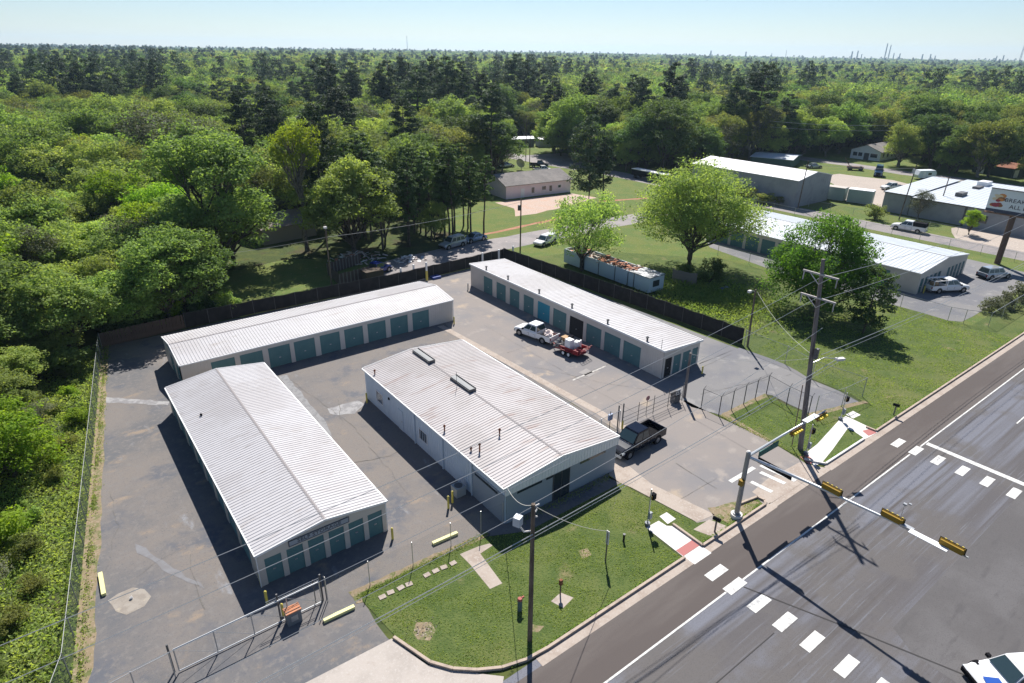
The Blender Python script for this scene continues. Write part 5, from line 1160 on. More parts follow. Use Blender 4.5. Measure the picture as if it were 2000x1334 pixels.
        MB().box(-h - .015, -h + .04, s * (hw - .14) - .1, s * (hw - .14) + .1, belt - .42, belt - .14).build('tail_light', M('tail_lamp_red', (0.30, 0.01, 0.01), .3), t)
    for s in (-1, 1):
        y0, y1 = (hw + .001, hw + .008) if s > 0 else (-hw - .008, -hw - .001)
        for x in ((cab0 + .12, (cab0 + cab1) / 2, cab1 - .05) if kind != 'van' else (cab1 - 1.2, cab1 - .1)): MB().box(x - .012, x + .012, y0, y1, zl + .18, belt - .18).build('door_seam', BLACK, t)
        for x in ((cab0 + cab1) / 2 + .18, cab0 + .34): MB().box(x - .09, x + .09, y0, y1 + (.02 if s > 0 else 0), belt - .30, belt - .26).build('door_handle', STEEL, t)
    MB().box(h - .05, h + .06, -hw * .85, hw * .85, zl - .02, zl + .24).build('front_bumper', dark_trim if kind != 'pickup' else STEEL, t)
    MB().box(-h - .12, -h + .02, -hw * .9, hw * .9, zl, zl + .22).build('rear_bumper', dark_trim if kind != 'pickup' else STEEL, t)
    MB().box(h - .02, h + .02, -hw * .5, hw * .5, zl + .28, hood - .36).build('grille', BLACK, t)
    wx = (h - .95 * L / 5.8, -h + 1.15 * L / 5.8); wm = None
    for x in wx:
        for s in (-1, 1):
            MB().tube([(x, s * (hw - .3), wheel_r + .02), (x, s * (hw + .006), wheel_r + .02)], wheel_r + .09, 14).build('wheel_arch', BLACK, t)
            w_ = MB().tube([(x, s * (hw - .24), wheel_r), (x, s * (hw + .015), wheel_r)], wheel_r, 16).build('wheel', TYRE, t)
            MB().tube([(x, s * (hw + .016), wheel_r), (x, s * (hw + .024), wheel_r)], wheel_r * .6, 12).build('rim', RIM, w_)
    if cap:
        m = MB(); secs = [(-h + .03, [(-hw + .05, belt + .03), (hw - .05, belt + .03), (hw - .2, zr - .03), (-hw + .2, zr - .03)]), (rear - .02, [(-hw + .05, belt + .03), (hw - .05, belt + .03), (hw - .2, zr - .03), (-hw + .2, zr - .03)])]
        loft(m, secs); m.build('bed_cap', cap, t)
    return t
P_BLACK = paint('black_paint', (0.006, 0.008, 0.016), 0, .07); P_BLACK.node_tree.nodes['Principled BSDF'].inputs['Specular IOR Level'].default_value = .4; P_WHITE = paint('white_paint', (0.78, 0.78, 0.78)); P_SILV = paint('silver_paint', (0.42, 0.45, 0.48), .4)
P_BLUE = paint('deep_blue_paint', (0.01, 0.03, 0.20)); P_LBL = paint('pale_blue_paint', (0.25, 0.33, 0.45), .3); P_GREY = paint('grey_paint', (0.18, 0.19, 0.2), .3)
def vp_(p): return g(*p)
vehicle('pickup_truck', 'shiny black crew cab pickup parked beside the office front corner', 'pickup truck', (36.9, 30.45), R(180 + 3), P_BLACK, 'pickup', 5.8, 2.0, 1.92)
wt = vehicle('pickup_truck', 'white crew cab pickup with junk in its bed, hitched before the red trailer', 'pickup truck', (44.4, 53.4), R(101), P_WHITE, 'pickup', 5.6, 1.95, 1.85)
def item(name, label, cat, loc, rz, parts, group=None):
    t = thing(name, label, cat, loc, rz, group)
    for nm, b, mt in parts: MB().box(*b).build(nm, mt, t)
    return t
BAGW = M('pinkish_white_sacking', (0.66, 0.56, 0.52), .8)
def lump(name, label, cat, loc, r_, mat, sq=.7, seed=1):
    bm_v = []; rr = random.Random(seed); m = MB(); n, k = 8, 5; b = 0
    for i in range(k + 1):
        th = math.pi / 2 * (i / k)
        for j in range(n):
            ph = 2 * math.pi * j / n; q = r_ * (1 + rr.uniform(-.22, .22)); m.v.append((math.cos(ph) * math.cos(th) * q, math.sin(ph) * math.cos(th) * q, math.sin(th) * q * sq))
    for i in range(k):
        for j in range(n): j2 = (j + 1) % n; m.f.append((i * n + j, i * n + j2, (i + 1) * n + j2, (i + 1) * n + j)); m.m.append(0)
    o = m.build(name, mat); o.location = loc; return meta(o, label, cat)
hx, hy = -math.sin(R(11)), math.cos(R(11))      # truck heading
def rel(a, s, z): return (44.4 + hx * a + s * math.cos(R(191)), 53.4 + hy * a + s * math.sin(R(191)), z)
lump('white_sack', 'pale sack heaped in the bed of the loaded white pickup', 'sack', rel(-1.7, -.1, 1.0), .55, BAGW, .8, 2)
lump('white_sack', 'second pale sack at the tailgate of the loaded white pickup', 'sack', rel(-2.3, .35, 1.05), .42, BAGW, .7, 5)
lump('dark_bundle', 'dark red bundle hanging over the tailgate of the loaded white pickup', 'bundle', rel(-2.45, -.3, .85), .42, M('dark_red_cloth', (0.08, 0.02, 0.02), .9), .8, 7)
# red trailer with its load
TR = thing('utility_trailer', 'red open utility trailer with ramp gate, loaded with appliances and boxes', 'trailer', (44.9, 47.9, 0), R(101))
MB().box(-2.1, 1.7, -1.0, 1.0, .48, .56).build('deck', WOOD_BR, TR)
m = MB()
for z in (.62, .95): 
    for s in (-1.0, 1.0): m.box(-2.1, 1.7, s - .04, s + .04, z, z + .07)
    m.box(1.66, 1.74, -1.0, 1.0, z, z + .07)
m.build('side_rail', RED, TR)
for s_ in (-1.0, 1.0): MB().box(-2.1, 1.7, s_ - .015, s_ + .015, .5, .93).build('side_panel', RED, TR)
for x in (-2.05, -.8, .45, 1.65):
    for s in (-1.0, 1.0): MB().box(x - .03, x + .03, s - .03, s + .03, .5, 1.0).build('stake', RED, TR)
m = MB(); 
for s in (-1, 1): m.beam((1.7, s * .8, .52), (2.9, 0, .5), .08)
m.build('drawbar', RED, TR)
m = MB()
for y in (-.9, -.45, 0, .45, .9): m.beam((-2.12, y, .5), (-2.75, y, 1.35), .05)
for u in (0, .33, .66, 1): m.beam((-2.12 - .63 * u, -.92, .5 + .85 * u), (-2.12 - .63 * u, .92, .5 + .85 * u), .05)
m.build('ramp_gate', RED, TR)
for x in (-.75, .15):
    for s in (-1, 1):
        w_ = MB().tube([(x, s * 1.06, .34), (x, s * 1.26, .34)], .34, 14).build('wheel', TYRE, TR); MB().tube([(x, s * 1.262, .34), (x, s * 1.27, .34)], .2, 10).build('rim', WHITE, w_)
        MB().box(x - .42, x + .42, s * 1.16 - .12, s * 1.16 + .12, .70, .75).build('fender', RED, TR)
TR.scale = (.84, .95, 1.0)
tc_, ts_ = math.cos(R(101)), math.sin(R(101))
def onT(a, s, z): return (44.9 + tc_ * a - ts_ * s, 47.9 + ts_ * a + tc_ * s, z)
item('washing_machine', 'white washing machine lying in the middle of the red trailer', 'washing machine', onT(-.7, -.35, .56), R(110), [('cabinet', (-.35, .35, -.35, .35, 0, .95), WHITE), ('control_panel', (-.35, -.2, -.35, .35, .95, 1.1), WHITE), ('lid', (-.15, .3, -.28, .28, .952, .98), M('lid_grey', (0.6, 0.62, 0.66), .4))])
item('refrigerator', 'large white refrigerator standing tilted on the red trailer', 'refrigerator', onT(-.2, .5, .56), R(95), [('cabinet', (-.38, .38, -.36, .36, 0, 1.35), WHITE), ('door', (-.37, .37, -.41, -.36, .05, 1.3), M('door_grey_white', (0.66, 0.69, 0.74), .35)), ('handle', (.25, .29, -.45, -.41, .4, .9), STEEL)])
item('cardboard_box', 'brown cardboard box upright at the front of the red trailer', 'box', onT(.95, -.4, .56), R(98), [('carton', (-.4, .4, -.3, .3, 0, 1.05), CARD), ('flap', (-.4, .4, .3, .5, 1.02, 1.05), CARD)])
item('dark_cabinet', 'narrow black cabinet between the carton and the white appliances', 'cabinet', onT(.35, -.45, .56), R(100), [('cabinet', (-.18, .18, -.32, .32, 0, 1.25), BLACK), ('shelf_edge', (-.19, -.18, -.3, .3, .6, .64), STEEL_D)])
lump('junk_heap', 'grey bundle of scrap at the front corner of the red trailer', 'bundle', onT(1.15, .4, .56), .72, M('scrap_grey', (0.30, 0.29, 0.28), .8, over=[(3, (0.08, 0.07, 0.07), .45, .55)]), 1.2, 9)
lump('cloth_heap', 'maroon heap of cloth at the rear of the red trailer', 'bundle', onT(-1.45, .25, .56), .68, M('maroon_cloth', (0.16, 0.02, 0.03), .9), .9, 12)
lump('cloth_heap', 'pinkish heap of cloth on the tail of the red trailer', 'bundle', onT(-1.75, -.5, .56), .38, BAGW, .7, 15)

# lower right car with blue livery
c0 = Vector(g(1884, 1290, .75)); c1 = Vector(g(2000, 1277, 1.0)); dv2 = (c1 - c0).normalized(); nn2 = Vector((dv2.y, -dv2.x))
cc2 = c0 + dv2 * 2.25 + nn2 * .95; CRH = math.atan2(-dv2.y, -dv2.x)
CR = vehicle('patrol_car', 'white sedan with blue stripes on its hood entering the picture at the lower right corner', 'car', (cc2.x, cc2.y), CRH, P_WHITE, 'sedan', 4.8, 1.9, 1.5, wheel_r=.33)
MB().box(.75, 1.15, -.25, .05, .775, .79).build('blue_stripe', M('cyan_stripe', (0.01, 0.30, 0.62), .3), CR)
m = MB(); m.face([(1.25, .25, .812), (2.0, .05, .765), (2.1, .55, .74), (1.3, .9, .79)]); m.build('blue_hood_graphic', M('blue_graphic', (0.02, 0.08, 0.35), .3), CR)

def at_px(a, b):   # wheel contact pixels: rear, front
    p, q = g(*a), g(*b); return ((p[0] + q[0]) / 2, (p[1] + q[1]) / 2), math.atan2(q[1] - p[1], q[0] - p[0])
VEH = [
    ('suv', 'silver SUV with roof rack parked under the trees on the back street', 'suv', (57.0, 92.0), R(188), P_SILV, 'suv', 4.9, 1.95, 1.9, None),
    ('sedan', 'bluish sedan parked behind the silver SUV on the back street', 'car', (62.2, 93.0), R(188), P_LBL, 'sedan', 4.7, 1.85, 1.5, None),
    ('pickup_truck', 'small white pickup on the grass beside the slim transformer pole', 'pickup truck', (71.5, 84.2), R(195), P_WHITE, 'pickup', 5.2, 1.9, 1.7, P_WHITE),
    ('pickup_truck', 'deep blue pickup behind the back fence by the brown board pens', 'pickup truck', (39.6, 86.2), R(20), P_BLUE, 'pickup', 5.4, 1.9, 1.8, None),
    ('pickup_truck', 'white pickup with black bed cap parked on the side street verge', 'pickup truck', (136.3, 50.8), R(98), P_WHITE, 'pickup', 6.0, 2.0, 2.0, BLACK),
    ('pickup_truck', 'white work pickup with ladder rack beside the neighbouring storage building', 'pickup truck', (103.6, 31.6), R(-28), P_WHITE, 'pickup', 6.2, 2.0, 1.95, None),
    ('minivan', 'silver minivan parked near the billboard column', 'van', (116.7, 29.8), R(-22), P_SILV, 'suv', 5.0, 1.95, 1.75, None),
    ('pickup_truck', 'black pickup parked beyond the pink house', 'pickup truck', (123.5, 149.5), R(-40), P_BLACK, 'pickup', 5.6, 1.95, 1.9, None),
    ('pickup_truck', 'white pickup parked just before the black one beyond the pink house', 'pickup truck', (119.0, 142.5), R(-20), P_WHITE, 'pickup', 5.4, 1.9, 1.8, None),
    ('sedan', 'silver car in the grass beyond the pale pole, behind the pink house', 'car', (115.5, 155.0), R(-20), P_SILV, 'sedan', 4.6, 1.8, 1.45, None),
    ('sedan', 'grey car under the pines left of the back street bend', 'car', (124.5, 172.0), R(10), P_SILV, 'sedan', 4.6, 1.8, 1.45, None),
    ('suv', 'dark SUV in the shade under the pines left of the back street bend', 'suv', (129.5, 177.5), R(10), P_GREY, 'suv', 4.7, 1.85, 1.75, None),
    ('sedan', 'pale grey car parked behind the bright white warehouse', 'car', (193.0, 102.5), R(-30), P_SILV, 'sedan', 4.6, 1.85, 1.5, None),
    ('minivan', 'boxy blue van on the grass beyond the gravel yard', 'van', (195.5, 84.5), R(203), paint('truck_blue', (0.05, 0.12, 0.22)), 'van', 5.0, 2.2, 3.0, None),
    ('pickup_truck', 'white pickup standing on the gravel yard before the low warehouse', 'pickup truck', (177.5, 72.5), R(150), P_WHITE, 'pickup', 5.6, 1.95, 1.85, None),
]
for nm, lab, ct, loc, hd, pt_, kd, L_, W_, H_, cp in VEH:
    v_ = vehicle(nm, lab, ct, loc, hd, pt_, kd, L_, W_, H_, cp)
    if loc[0] > 175 or loc[1] > 170: v_.location.z = float(terr(*loc)) + .05 if math.hypot(*loc) > 230 else 0.02
    if 'roof rack' in lab:
        m = MB()
        for s in (-.5, .5): m.box(-1.9, .4, s - .02, s + .02, 1.96, 2.0)
        for x in (-1.7, -.9, 0): m.box(x - .02, x + .02, -.6, .6, 1.98, 2.02)
        m.build('roof_rack', STEEL, v_)
    if 'ladder rack' in lab:
        m = MB()
        for s in (-.85, .85): m.box(-3.0, -.2, s - .04, s + .04, 1.85, 1.92)
        for x in (-2.9, -1.6, -.3): m.box(x - .03, x + .03, -.85, .85, 1.85, 1.9)
        for x in (-2.9, -1.0):
            for s in (-.85, .85): m.box(x - .03, x + .03, s - .03, s + .03, 1.2, 1.85)
        m.build('ladder_rack', WHITE, v_); MB().box(-3.2, .4, .35, .8, 1.93, 2.0).build('plank_load', WHITE, v_)
        MB().box(-2.4, -1.6, -.3, .5, .8, 1.4).build('bed_load', CARD, v_)
t = thing('flatbed_trailer', 'long black trailer with a white top parked along the back street beyond the lone pine', 'trailer', (134.6, 116, 0), R(88))
MB().box(-6, 6, -1.2, 1.2, .9, 2.4).build('body', BLACK, t); MB().box(-6, 6, -1.25, 1.25, 2.4, 2.55).build('roof', WHITE, t)
for x in (-5, -3.9, 4.5):
    for s in (-1.05, 1.05): MB().tube([(x, s - .15, .48), (x, s + .15, .48)], .48, 12).build('wheel', TYRE, t)
t = thing('camper_trailer', 'small white camper trailer beside the drive beyond the gravel yard', 'camper', (201.5, 74.8, 0), R(150))
m = MB(); m.extr([(-2.6, .5), (2.4, .5), (2.8, 1.3), (2.3, 2.5), (-2.2, 2.55), (-2.7, 1.8)], 'y', -1.1, 1.1); m.build('body', M('camper_white', (0.62, 0.66, 0.70), .5), t)
MB().box(-1.2, -.2, 1.1, 1.14, 1.3, 1.9).build('window', GLASS, t); MB().box(.6, 1.3, 1.1, 1.14, .5, 2.2).build('door', WHITE, t); MB().tube([(0, -1.12, .35), (0, 1.12, .35)], .35, 12).build('wheel', TYRE, t)
t = thing('farm_machine', 'rusty farm implement with a raised arm on the grass beyond the warehouse', 'farm machine', (200, 93.5, 0), R(120))
MB().box(-2.2, 2.2, -1, 1, .5, 1.1).build('frame', M('dark_rust', (0.10, 0.05, 0.04), .8), t); MB().beam((1.5, 0, 1), (3.2, 0, 3.4), .18).build('arm', MATS['dark_rust'], t)
for x in (-1.5, 1.3): MB().tube([(x, -1.2, .6), (x, 1.2, .6)], .6, 12).build('wheel', TYRE, t)
t = thing('satellite_dish', 'large round white satellite dish on a stand in the grass beyond the pink house', 'satellite dish', (*g(1018, 332), 0), R(200))
m = MB(); n = 14
m.v = [(0, 0, 1.9)] + [(math.cos(i * 2 * math.pi / n) * 1.4 * .3 + .45, math.sin(i * 2 * math.pi / n) * 1.4, 2.0 + math.cos(i * 2 * math.pi / n) * 1.35) for i in range(n)]
m.f = [(0, 1 + i, 1 + (i + 1) % n) for i in range(n)]; m.m = [0] * n; m.build('dish', CONC_N, t); MB().tube([(0, 0, 0), (0, 0, 1.9)], .1, 8).build('stand', STEEL, t)
# junk yard behind the back fence
t = thing('board_pen', 'rough brown board pen with a tarp by the lamp pole behind the back fence', 'pen', (36.2, 87.4, 0))
for a, b in (((33.4, 90), (39.8, 92.2)), ((33.0, 84.6), (38.2, 85.2)), ((33.4, 90), (33.0, 84.6))):
    L_ = math.dist(a, b); n = int(L_ / .2)
    for i in range(n):
        u = (i + .5) / n; o = MB().box(-.09, .09, -.015, .015, 0, 1.7 + random.uniform(-.1, .1)).build('board', WOOD_BR if i % 3 else WOOD_W, t)
        o.location = (a[0] + (b[0] - a[0]) * u - 36.2, a[1] + (b[1] - a[1]) * u - 87.4, 0); o.rotation_euler = (0, 0, math.atan2(b[1] - a[1], b[0] - a[0]))
MB().box(36.6, 39.4, 83.2, 85.0, .0, 1.5).build('dark_bin', M('dark_brown_tarp', (0.075, 0.055, 0.04), .9), t, True)
rr = random.Random(11); jk = thing('scrap_pile', 'heap of pale scrap boards and rubbish by the hanging light green tree', 'scrap pile', (*g(695, 505), 0))
for i in range(150):
    m = MB(); x, y = rr.gauss(0, 1.9), rr.gauss(0, 1.6); z = max(.05, 1.3 - math.hypot(x, y) * .42) * rr.uniform(.3, 1.1); an = rr.uniform(0, 6.3); L_ = rr.uniform(.3, 1.3)
    m.beam((x - math.cos(an) * L_ / 2, y - math.sin(an) * L_ / 2, z), (x + math.cos(an) * L_ / 2, y + math.sin(an) * L_ / 2, z + rr.uniform(-.2, .3)), rr.choice((.12, .25, .5)), .05); m.build('scrap_piece', rr.choice([PLK[1], PLK[1], PLK[0], WHITE, PLK[2]]), jk)
jk = thing('scrap_pile', 'smaller heap of crumpled white scrap on the gravel street', 'scrap pile', (*g(797, 508), 0))
for i in range(45):
    m = MB(); x, y = rr.gauss(0, 1.1), rr.gauss(0, .7); z = max(.05, .8 - math.hypot(x, y) * .4) * rr.uniform(.3, 1.2); an = rr.uniform(0, 6.3); L_ = rr.uniform(.3, 1.0)
    m.beam((x - math.cos(an) * L_ / 2, y - math.sin(an) * L_ / 2, z), (x + math.cos(an) * L_ / 2, y + math.sin(an) * L_ / 2, z + rr.uniform(-.2, .3)), rr.choice((.12, .3, .5)), .05); m.build('scrap_piece', rr.choice([WHITE, WHITE, STEEL, PLK[1]]), jk)
o = MB().box(-.9, .5, -.5, .5, 0, .35).build('blue_bin', BLUE); o.location = (*g(853, 543), 0); meta(o, 'blue plastic tub lying at the foot of the back fence', 'tub')
t = thing('board_fence', 'weathered grey board fence stub under the big spreading tree', 'fence', (74.5, 55.7, 0)); 
for i in range(20):
    u = (i + .5) / 20; o = MB().box(-.1, .1, -.015, .015, 0, 1.9 + random.uniform(-.12, .12)).build('board', WOOD_W, t); o.location = (-.4 + u * 1.1, 2.0 - u * 3.6, 0); o.rotation_euler = (0, 0, R(-73))
MB().beam((-.35, 2.0, 1.5), (.75, -1.6, 1.5), .06).build('rail', WOOD_W, t)
o = MB().box(-.8, .8, -.3, .3, 0, .35).build('dark_trough', BLUE); o.location = (*g(1414, 566), 0); meta(o, 'dark blue trough on the lawn right of the big spreading tree', 'trough')

# ------------------------------------------------------------------ distant refinery and masts
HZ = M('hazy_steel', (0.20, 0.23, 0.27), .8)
def far_stack(px, top_py, w_, label, name='refinery_stack', cat_='smokestack', dist=4200, ptap=.8, lattice=False):
    d = (px - PX) / F_PX * RGT + FWD; az = math.atan2(d[0], d[1]); x, y = dist * math.sin(az), dist * math.cos(az)
    dd = (px - PX) / F_PX * RGT - (top_py - PY) / F_PX * UPV + FWD; tz = CAM_H + dd[2] / math.hypot(dd[0], dd[1]) * dist; z0 = float(terr(x, y)) - 3
    t = thing(name, label, cat_, (x, y, z0))
    H_ = tz - z0
    if lattice:
        m = MB(); 
        for s in ((-1, -1), (1, -1), (1, 1), (-1, 1)): m.beam((s[0] * w_, s[1] * w_, 0), (s[0] * w_ * .4, s[1] * w_ * .4, H_), w_ * .3)
        m.build('legs', HZ, t); m = MB(); k = 12
        for i in range(k):
            a, b = 1 - .6 * i / k, 1 - .6 * (i + 1) / k
            m.beam((-w_ * a, -w_ * a, H_ * i / k), (w_ * b, -w_ * b, H_ * (i + 1) / k), w_ * .2); m.beam((w_ * a, w_ * a, H_ * i / k), (-w_ * b, w_ * b, H_ * (i + 1) / k), w_ * .2)
        m.build('bracing', HZ, t)
    else:
        MB().tube([(0, 0, 0), (0, 0, H_)], [w_, w_ * ptap], 8).build('shaft', HZ, t)
        MB().tube([(0, 0, H_ * .6), (0, 0, H_ * .63)], w_ * 1.25, 8).build('platform', HZ, t)
for px, ty, w_, lab in [(1599, 84, 3.2, 'taller left stack of the pair on the hazy skyline'), (1605, 87, 3.0, 'right stack of the tall pair on the hazy skyline'), (1545, 99, 4.5, 'blunt tower left in the refinery cluster on the skyline'), (1554, 98, 4, 'blunt tower right in the refinery cluster on the skyline'), (1561, 104, 3, 'short tower just right of the blunt refinery towers'), (1613, 102, 3, 'small stack right of the tall pair'), (1623, 103, 3.5, 'small tower between the tall pair and the middle cluster'), (1660, 104, 4, 'left tower of the middle skyline cluster'), (1673, 104, 3.5, 'right tower of the middle skyline cluster'), (1681, 107, 3, 'lowest tower of the middle skyline cluster'), (1781, 107, 3, 'left tower of the small pair near the right mast'), (1792, 106, 3.4, 'right tower of the small pair near the right mast'), (1316, 98, 5, 'squat tower on the skyline above the tall pine, left one'), (1373, 100, 4.5, 'squat tower on the skyline above the tall pines, second one'), (1415, 102, 2, 'thin short stack left of the thin mast on the skyline'), (1500, 107, 4, 'low tower far left of the refinery cluster')]:
    far_stack(px, ty, w_, lab)
far_stack(1438, 97, 1.6, 'thin lattice mast on the skyline above the dark pines', 'lattice_mast', 'mast', lattice=True)
far_stack(1820, 78, 3.0, 'tall lattice mast on the skyline at the upper right', 'lattice_mast', 'mast', lattice=True)
far_stack(825, 70, 1.6, 'thin lattice mast on the skyline at the upper middle left', 'lattice_mast', 'mast', lattice=True)
for px, py, L_, lab in [(1000, 107, 150, 'long pale roofs far off at the skyline, centre'), (1080, 108, 160, 'second row of pale roofs far off at the skyline'), (1265, 124, 60, 'long brown roofed building among far trees right of centre')]:
    dist = 2400 if py < 120 else 1150
    d = (px - PX) / F_PX * RGT + FWD; az = math.atan2(d[0], d[1]); x, y = dist * math.sin(az), dist * math.cos(az); z0 = float(terr(x, y))
    t = thing('warehouse', lab, 'warehouse', (x, y, z0), -az)
    MB().box(-L_ / 2, L_ / 2, -15, 15, 0, 17).build('wall', WALL_GR if py > 120 else WALL_B, t); MB().box(-L_ / 2 - 1, L_ / 2 + 1, -16, 16, 17, 19.5).build('roof', M('brown_far_roof', (0.16, 0.09, 0.07), .8) if py > 120 else ROOF_B, t)

# ------------------------------------------------------------------ trees
def leaf_quads(C, Nn, size, rng, aspect=.62):
    n = len(C); N_ = Nn / (np.linalg.norm(Nn, axis=1, keepdims=True) + 1e-9)
    a = rng.normal(size=(n, 3)); a -= (a * N_).sum(1, keepdims=True) * N_; a /= np.linalg.norm(a, axis=1, keepdims=True) + 1e-9
    b = np.cross(N_, a); s = (size * rng.uniform(.6, 1.35, (n, 1))) / 2
    return np.stack([C - a * s - b * s * aspect * .3, C + b * s * aspect, C + a * s + b * s * aspect * .3, C - b * s * aspect], 1).reshape(-1, 3)
def quad_mesh(name, V, mat):
    n = len(V) // 4; me = bpy.data.meshes.new(name); me.vertices.add(len(V)); me.vertices.foreach_set('co', V.astype(np.float32).ravel())
    me.loops.add(n * 4); me.loops.foreach_set('vertex_index', np.arange(n * 4, dtype=np.int32)); me.polygons.add(n)
    me.polygons.foreach_set('loop_start', np.arange(n, dtype=np.int32) * 4); me.polygons.foreach_set('loop_total', np.full(n, 4, dtype=np.int32))
    me.materials.append(mat); me.update(calc_edges=True); return me
def clusters(cc, cr_, per, size, rng, up=1.15, flat=.6):
    """leaf clumps: centres cc, radii cr_; leaves thickest near each clump's shell"""
    k = len(cc); n = k * per; d = rng.normal(size=(n, 3)); d /= np.linalg.norm(d, axis=1, keepdims=True); r = rng.uniform(.25, 1, (n, 1)) ** .5
    c = np.repeat(cc, per, 0); rr_ = np.repeat(cr_, per)[:, None]; p = c + d * r * rr_ * np.array([1, 1, flat])
    nn = d * .7 + rng.normal(size=(n, 3)) * .8 + np.array([0, 0, up]); return leaf_quads(p, nn, size, rng)
def limb(m, p0, p1, r0, r1, rr, n=5, bend=.12, seg=4):
    p0, p1 = Vector(p0), Vector(p1); L = (p1 - p0).length; P_ = []
    for i in range(seg + 1):
        u = i / seg; q = p0.lerp(p1, u); 
        if 0 < i < seg: q += Vector((rr.uniform(-1, 1), rr.uniform(-1, 1), rr.uniform(-.3, .6))) * L * bend
        P_.append(q)
    m.tube(P_, [r0 + (r1 - r0) * i / seg for i in range(seg + 1)], n, False); return P_
PROTO = {}
def broadleaf(key, seed, H, Rr, leafm, per=60, size=.34, lobes=9, nclu=16, base=.28, bark=BARK, flat=1.0, sparse=1.0):
    rng = np.random.default_rng(seed); rr = random.Random(seed); m = MB(); th = H * base
    trunk = limb(m, (0, 0, -.3), (rr.uniform(-.3, .3), rr.uniform(-.3, .3), th), H * .028, H * .02, rr, 7, .03)
    cc = []; cr_ = []
    for i in range(lobes):
        if i == 0: c = np.array([0, 0, H * .78]); lr = Rr * .52
        else:
            a = 2 * math.pi * (i * .382 + rr.uniform(-.1, .1)); u = rr.random(); zz = H * (base + .14 + (.90 - base - .14) * u)
            q = Rr * (.68 - .38 * max(0, u - .35)) * rr.uniform(.75, 1.1); c = np.array([math.cos(a) * q, math.sin(a) * q, zz * (1 if u < .8 else .93)]); lr = Rr * rr.uniform(.38, .54)
        e = c * np.array([.85, .85, .96]); P_ = limb(m, trunk[-1] - Vector((0, 0, rr.uniform(0, th * .3))), e, H * .013, H * .004, rr, 5, .07)
        d = rng.normal(size=(nclu, 3)); d /= np.linalg.norm(d, axis=1, keepdims=True); d[:, 2] = np.where(d[:, 2] < -.3, -d[:, 2], d[:, 2])
        pc = c + d * lr * rng.uniform(.55, 1.08, (nclu, 1)) * np.array([1, 1, flat]); keep = rng.random(nclu) < sparse; pc = pc[keep]
        for q in pc[::3]: m.tube([P_[-2], tuple(q)], [H * .004, H * .0015], 3, False)
        cc.append(pc); cr_.append(np.full(len(pc), lr * .40) * rng.uniform(.7, 1.25, len(pc)))
    cc = np.concatenate(cc); cr_ = np.concatenate(cr_); V = clusters(cc, cr_, per, size, rng)
    V[:, 2] = np.maximum(V[:, 2], .15)
    return mk_tree(key, quad_mesh('crown', V, leafm), m, bark)
def mk_tree(key, crown, m, bark):
    me = bpy.data.meshes.new('trunk'); me.from_pydata(m.v, [], m.f); me.materials.append(bark); me.polygons.foreach_set('use_smooth', [True] * len(m.f)); me.update()
    PROTO[key] = (crown, me); return PROTO[key]
def pine(key, seed, H, Rr, leafm, start=.42, whorls=13, per=46, size=.42, bark=BARK, cone=False, nb=5):
    rng = np.random.default_rng(seed); rr = random.Random(seed); m = MB()
    tp_ = (rr.uniform(-.5, .5), rr.uniform(-.5, .5), H * .97); T_ = limb(m, (0, 0, -.3), tp_, H * .0125, H * .003, rr, 7, .008, 6)
    cc = []; cr_ = []
    for i in range(whorls):
        u = i / (whorls - 1); z = H * (start + (.97 - start) * u)
        prof = (1 - u) * .95 + .08 if cone else (math.sin(math.pi * (.22 + .72 * u)) ** .7)
        ax = tp_[0] * z / H, tp_[1] * z / H
        for k in range(nb if u < .85 else 3):
            if rr.random() < .12: continue
            a = rr.uniform(0, 6.283); q = Rr * prof * rr.uniform(.55, 1.12); e = (ax[0] + math.cos(a) * q, ax[1] + math.sin(a) * q, z + q * rr.uniform(-.08, .30))
            m.tube([(ax[0], ax[1], z - .2), e], [H * .0028 + .015, .012], 3, False)
            for w_ in ((1.0, .62) if q > Rr * .45 else (1.0,)):
                cc.append([ax[0] + math.cos(a) * q * w_, ax[1] + math.sin(a) * q * w_, z + (e[2] - z) * w_ + .1]); cr_.append(Rr * rr.uniform(.16, .27))
    cc.append([tp_[0], tp_[1], H * .98]); cr_.append(Rr * .2)
    for i in range(3): 
        q = H * (start - .05 - .06 * i); a = rr.uniform(0, 6.28); m.tube([(0, 0, q), (math.cos(a) * 1.2, math.sin(a) * 1.2, q + .2)], [.05, .015], 3, False)
    V = clusters(np.array(cc), np.array(cr_), per, size, rng, .8, .6)
    return mk_tree(key, quad_mesh('crown', V, leafm), m, bark)
def shrub(key, seed, H, Rr, leafm, per=70, size=.2, lobes=7, nclu=9):
    rng = np.random.default_rng(seed); rr = random.Random(seed); m = MB(); cc = []; cr_ = []
    for i in range(lobes):
        a = rr.uniform(0, 6.28); q = Rr * rr.uniform(0, .65); c = np.array([math.cos(a) * q, math.sin(a) * q, H * rr.uniform(.3, .72) * (1 - .35 * q / Rr)]); lr = Rr * rr.uniform(.3, .5)
        m.tube([(0, 0, -.1), tuple(c * .6 + np.array([0, 0, .1])), tuple(c)], [.05, .03, .012], 4, False)
        d = rng.normal(size=(nclu, 3)); d /= np.linalg.norm(d, axis=1, keepdims=True); cc.append(c + d * lr * rng.uniform(.4, 1, (nclu, 1))); cr_.append(np.full(nclu, lr * .5))
    cc = np.concatenate(cc); cc[:, 2] = np.maximum(cc[:, 2], .15); V = clusters(cc, np.concatenate(cr_), per, size, rng); V[:, 2] = np.maximum(V[:, 2], .03)
    return mk_tree(key, quad_mesh('foliage', V, leafm), m, BARK)
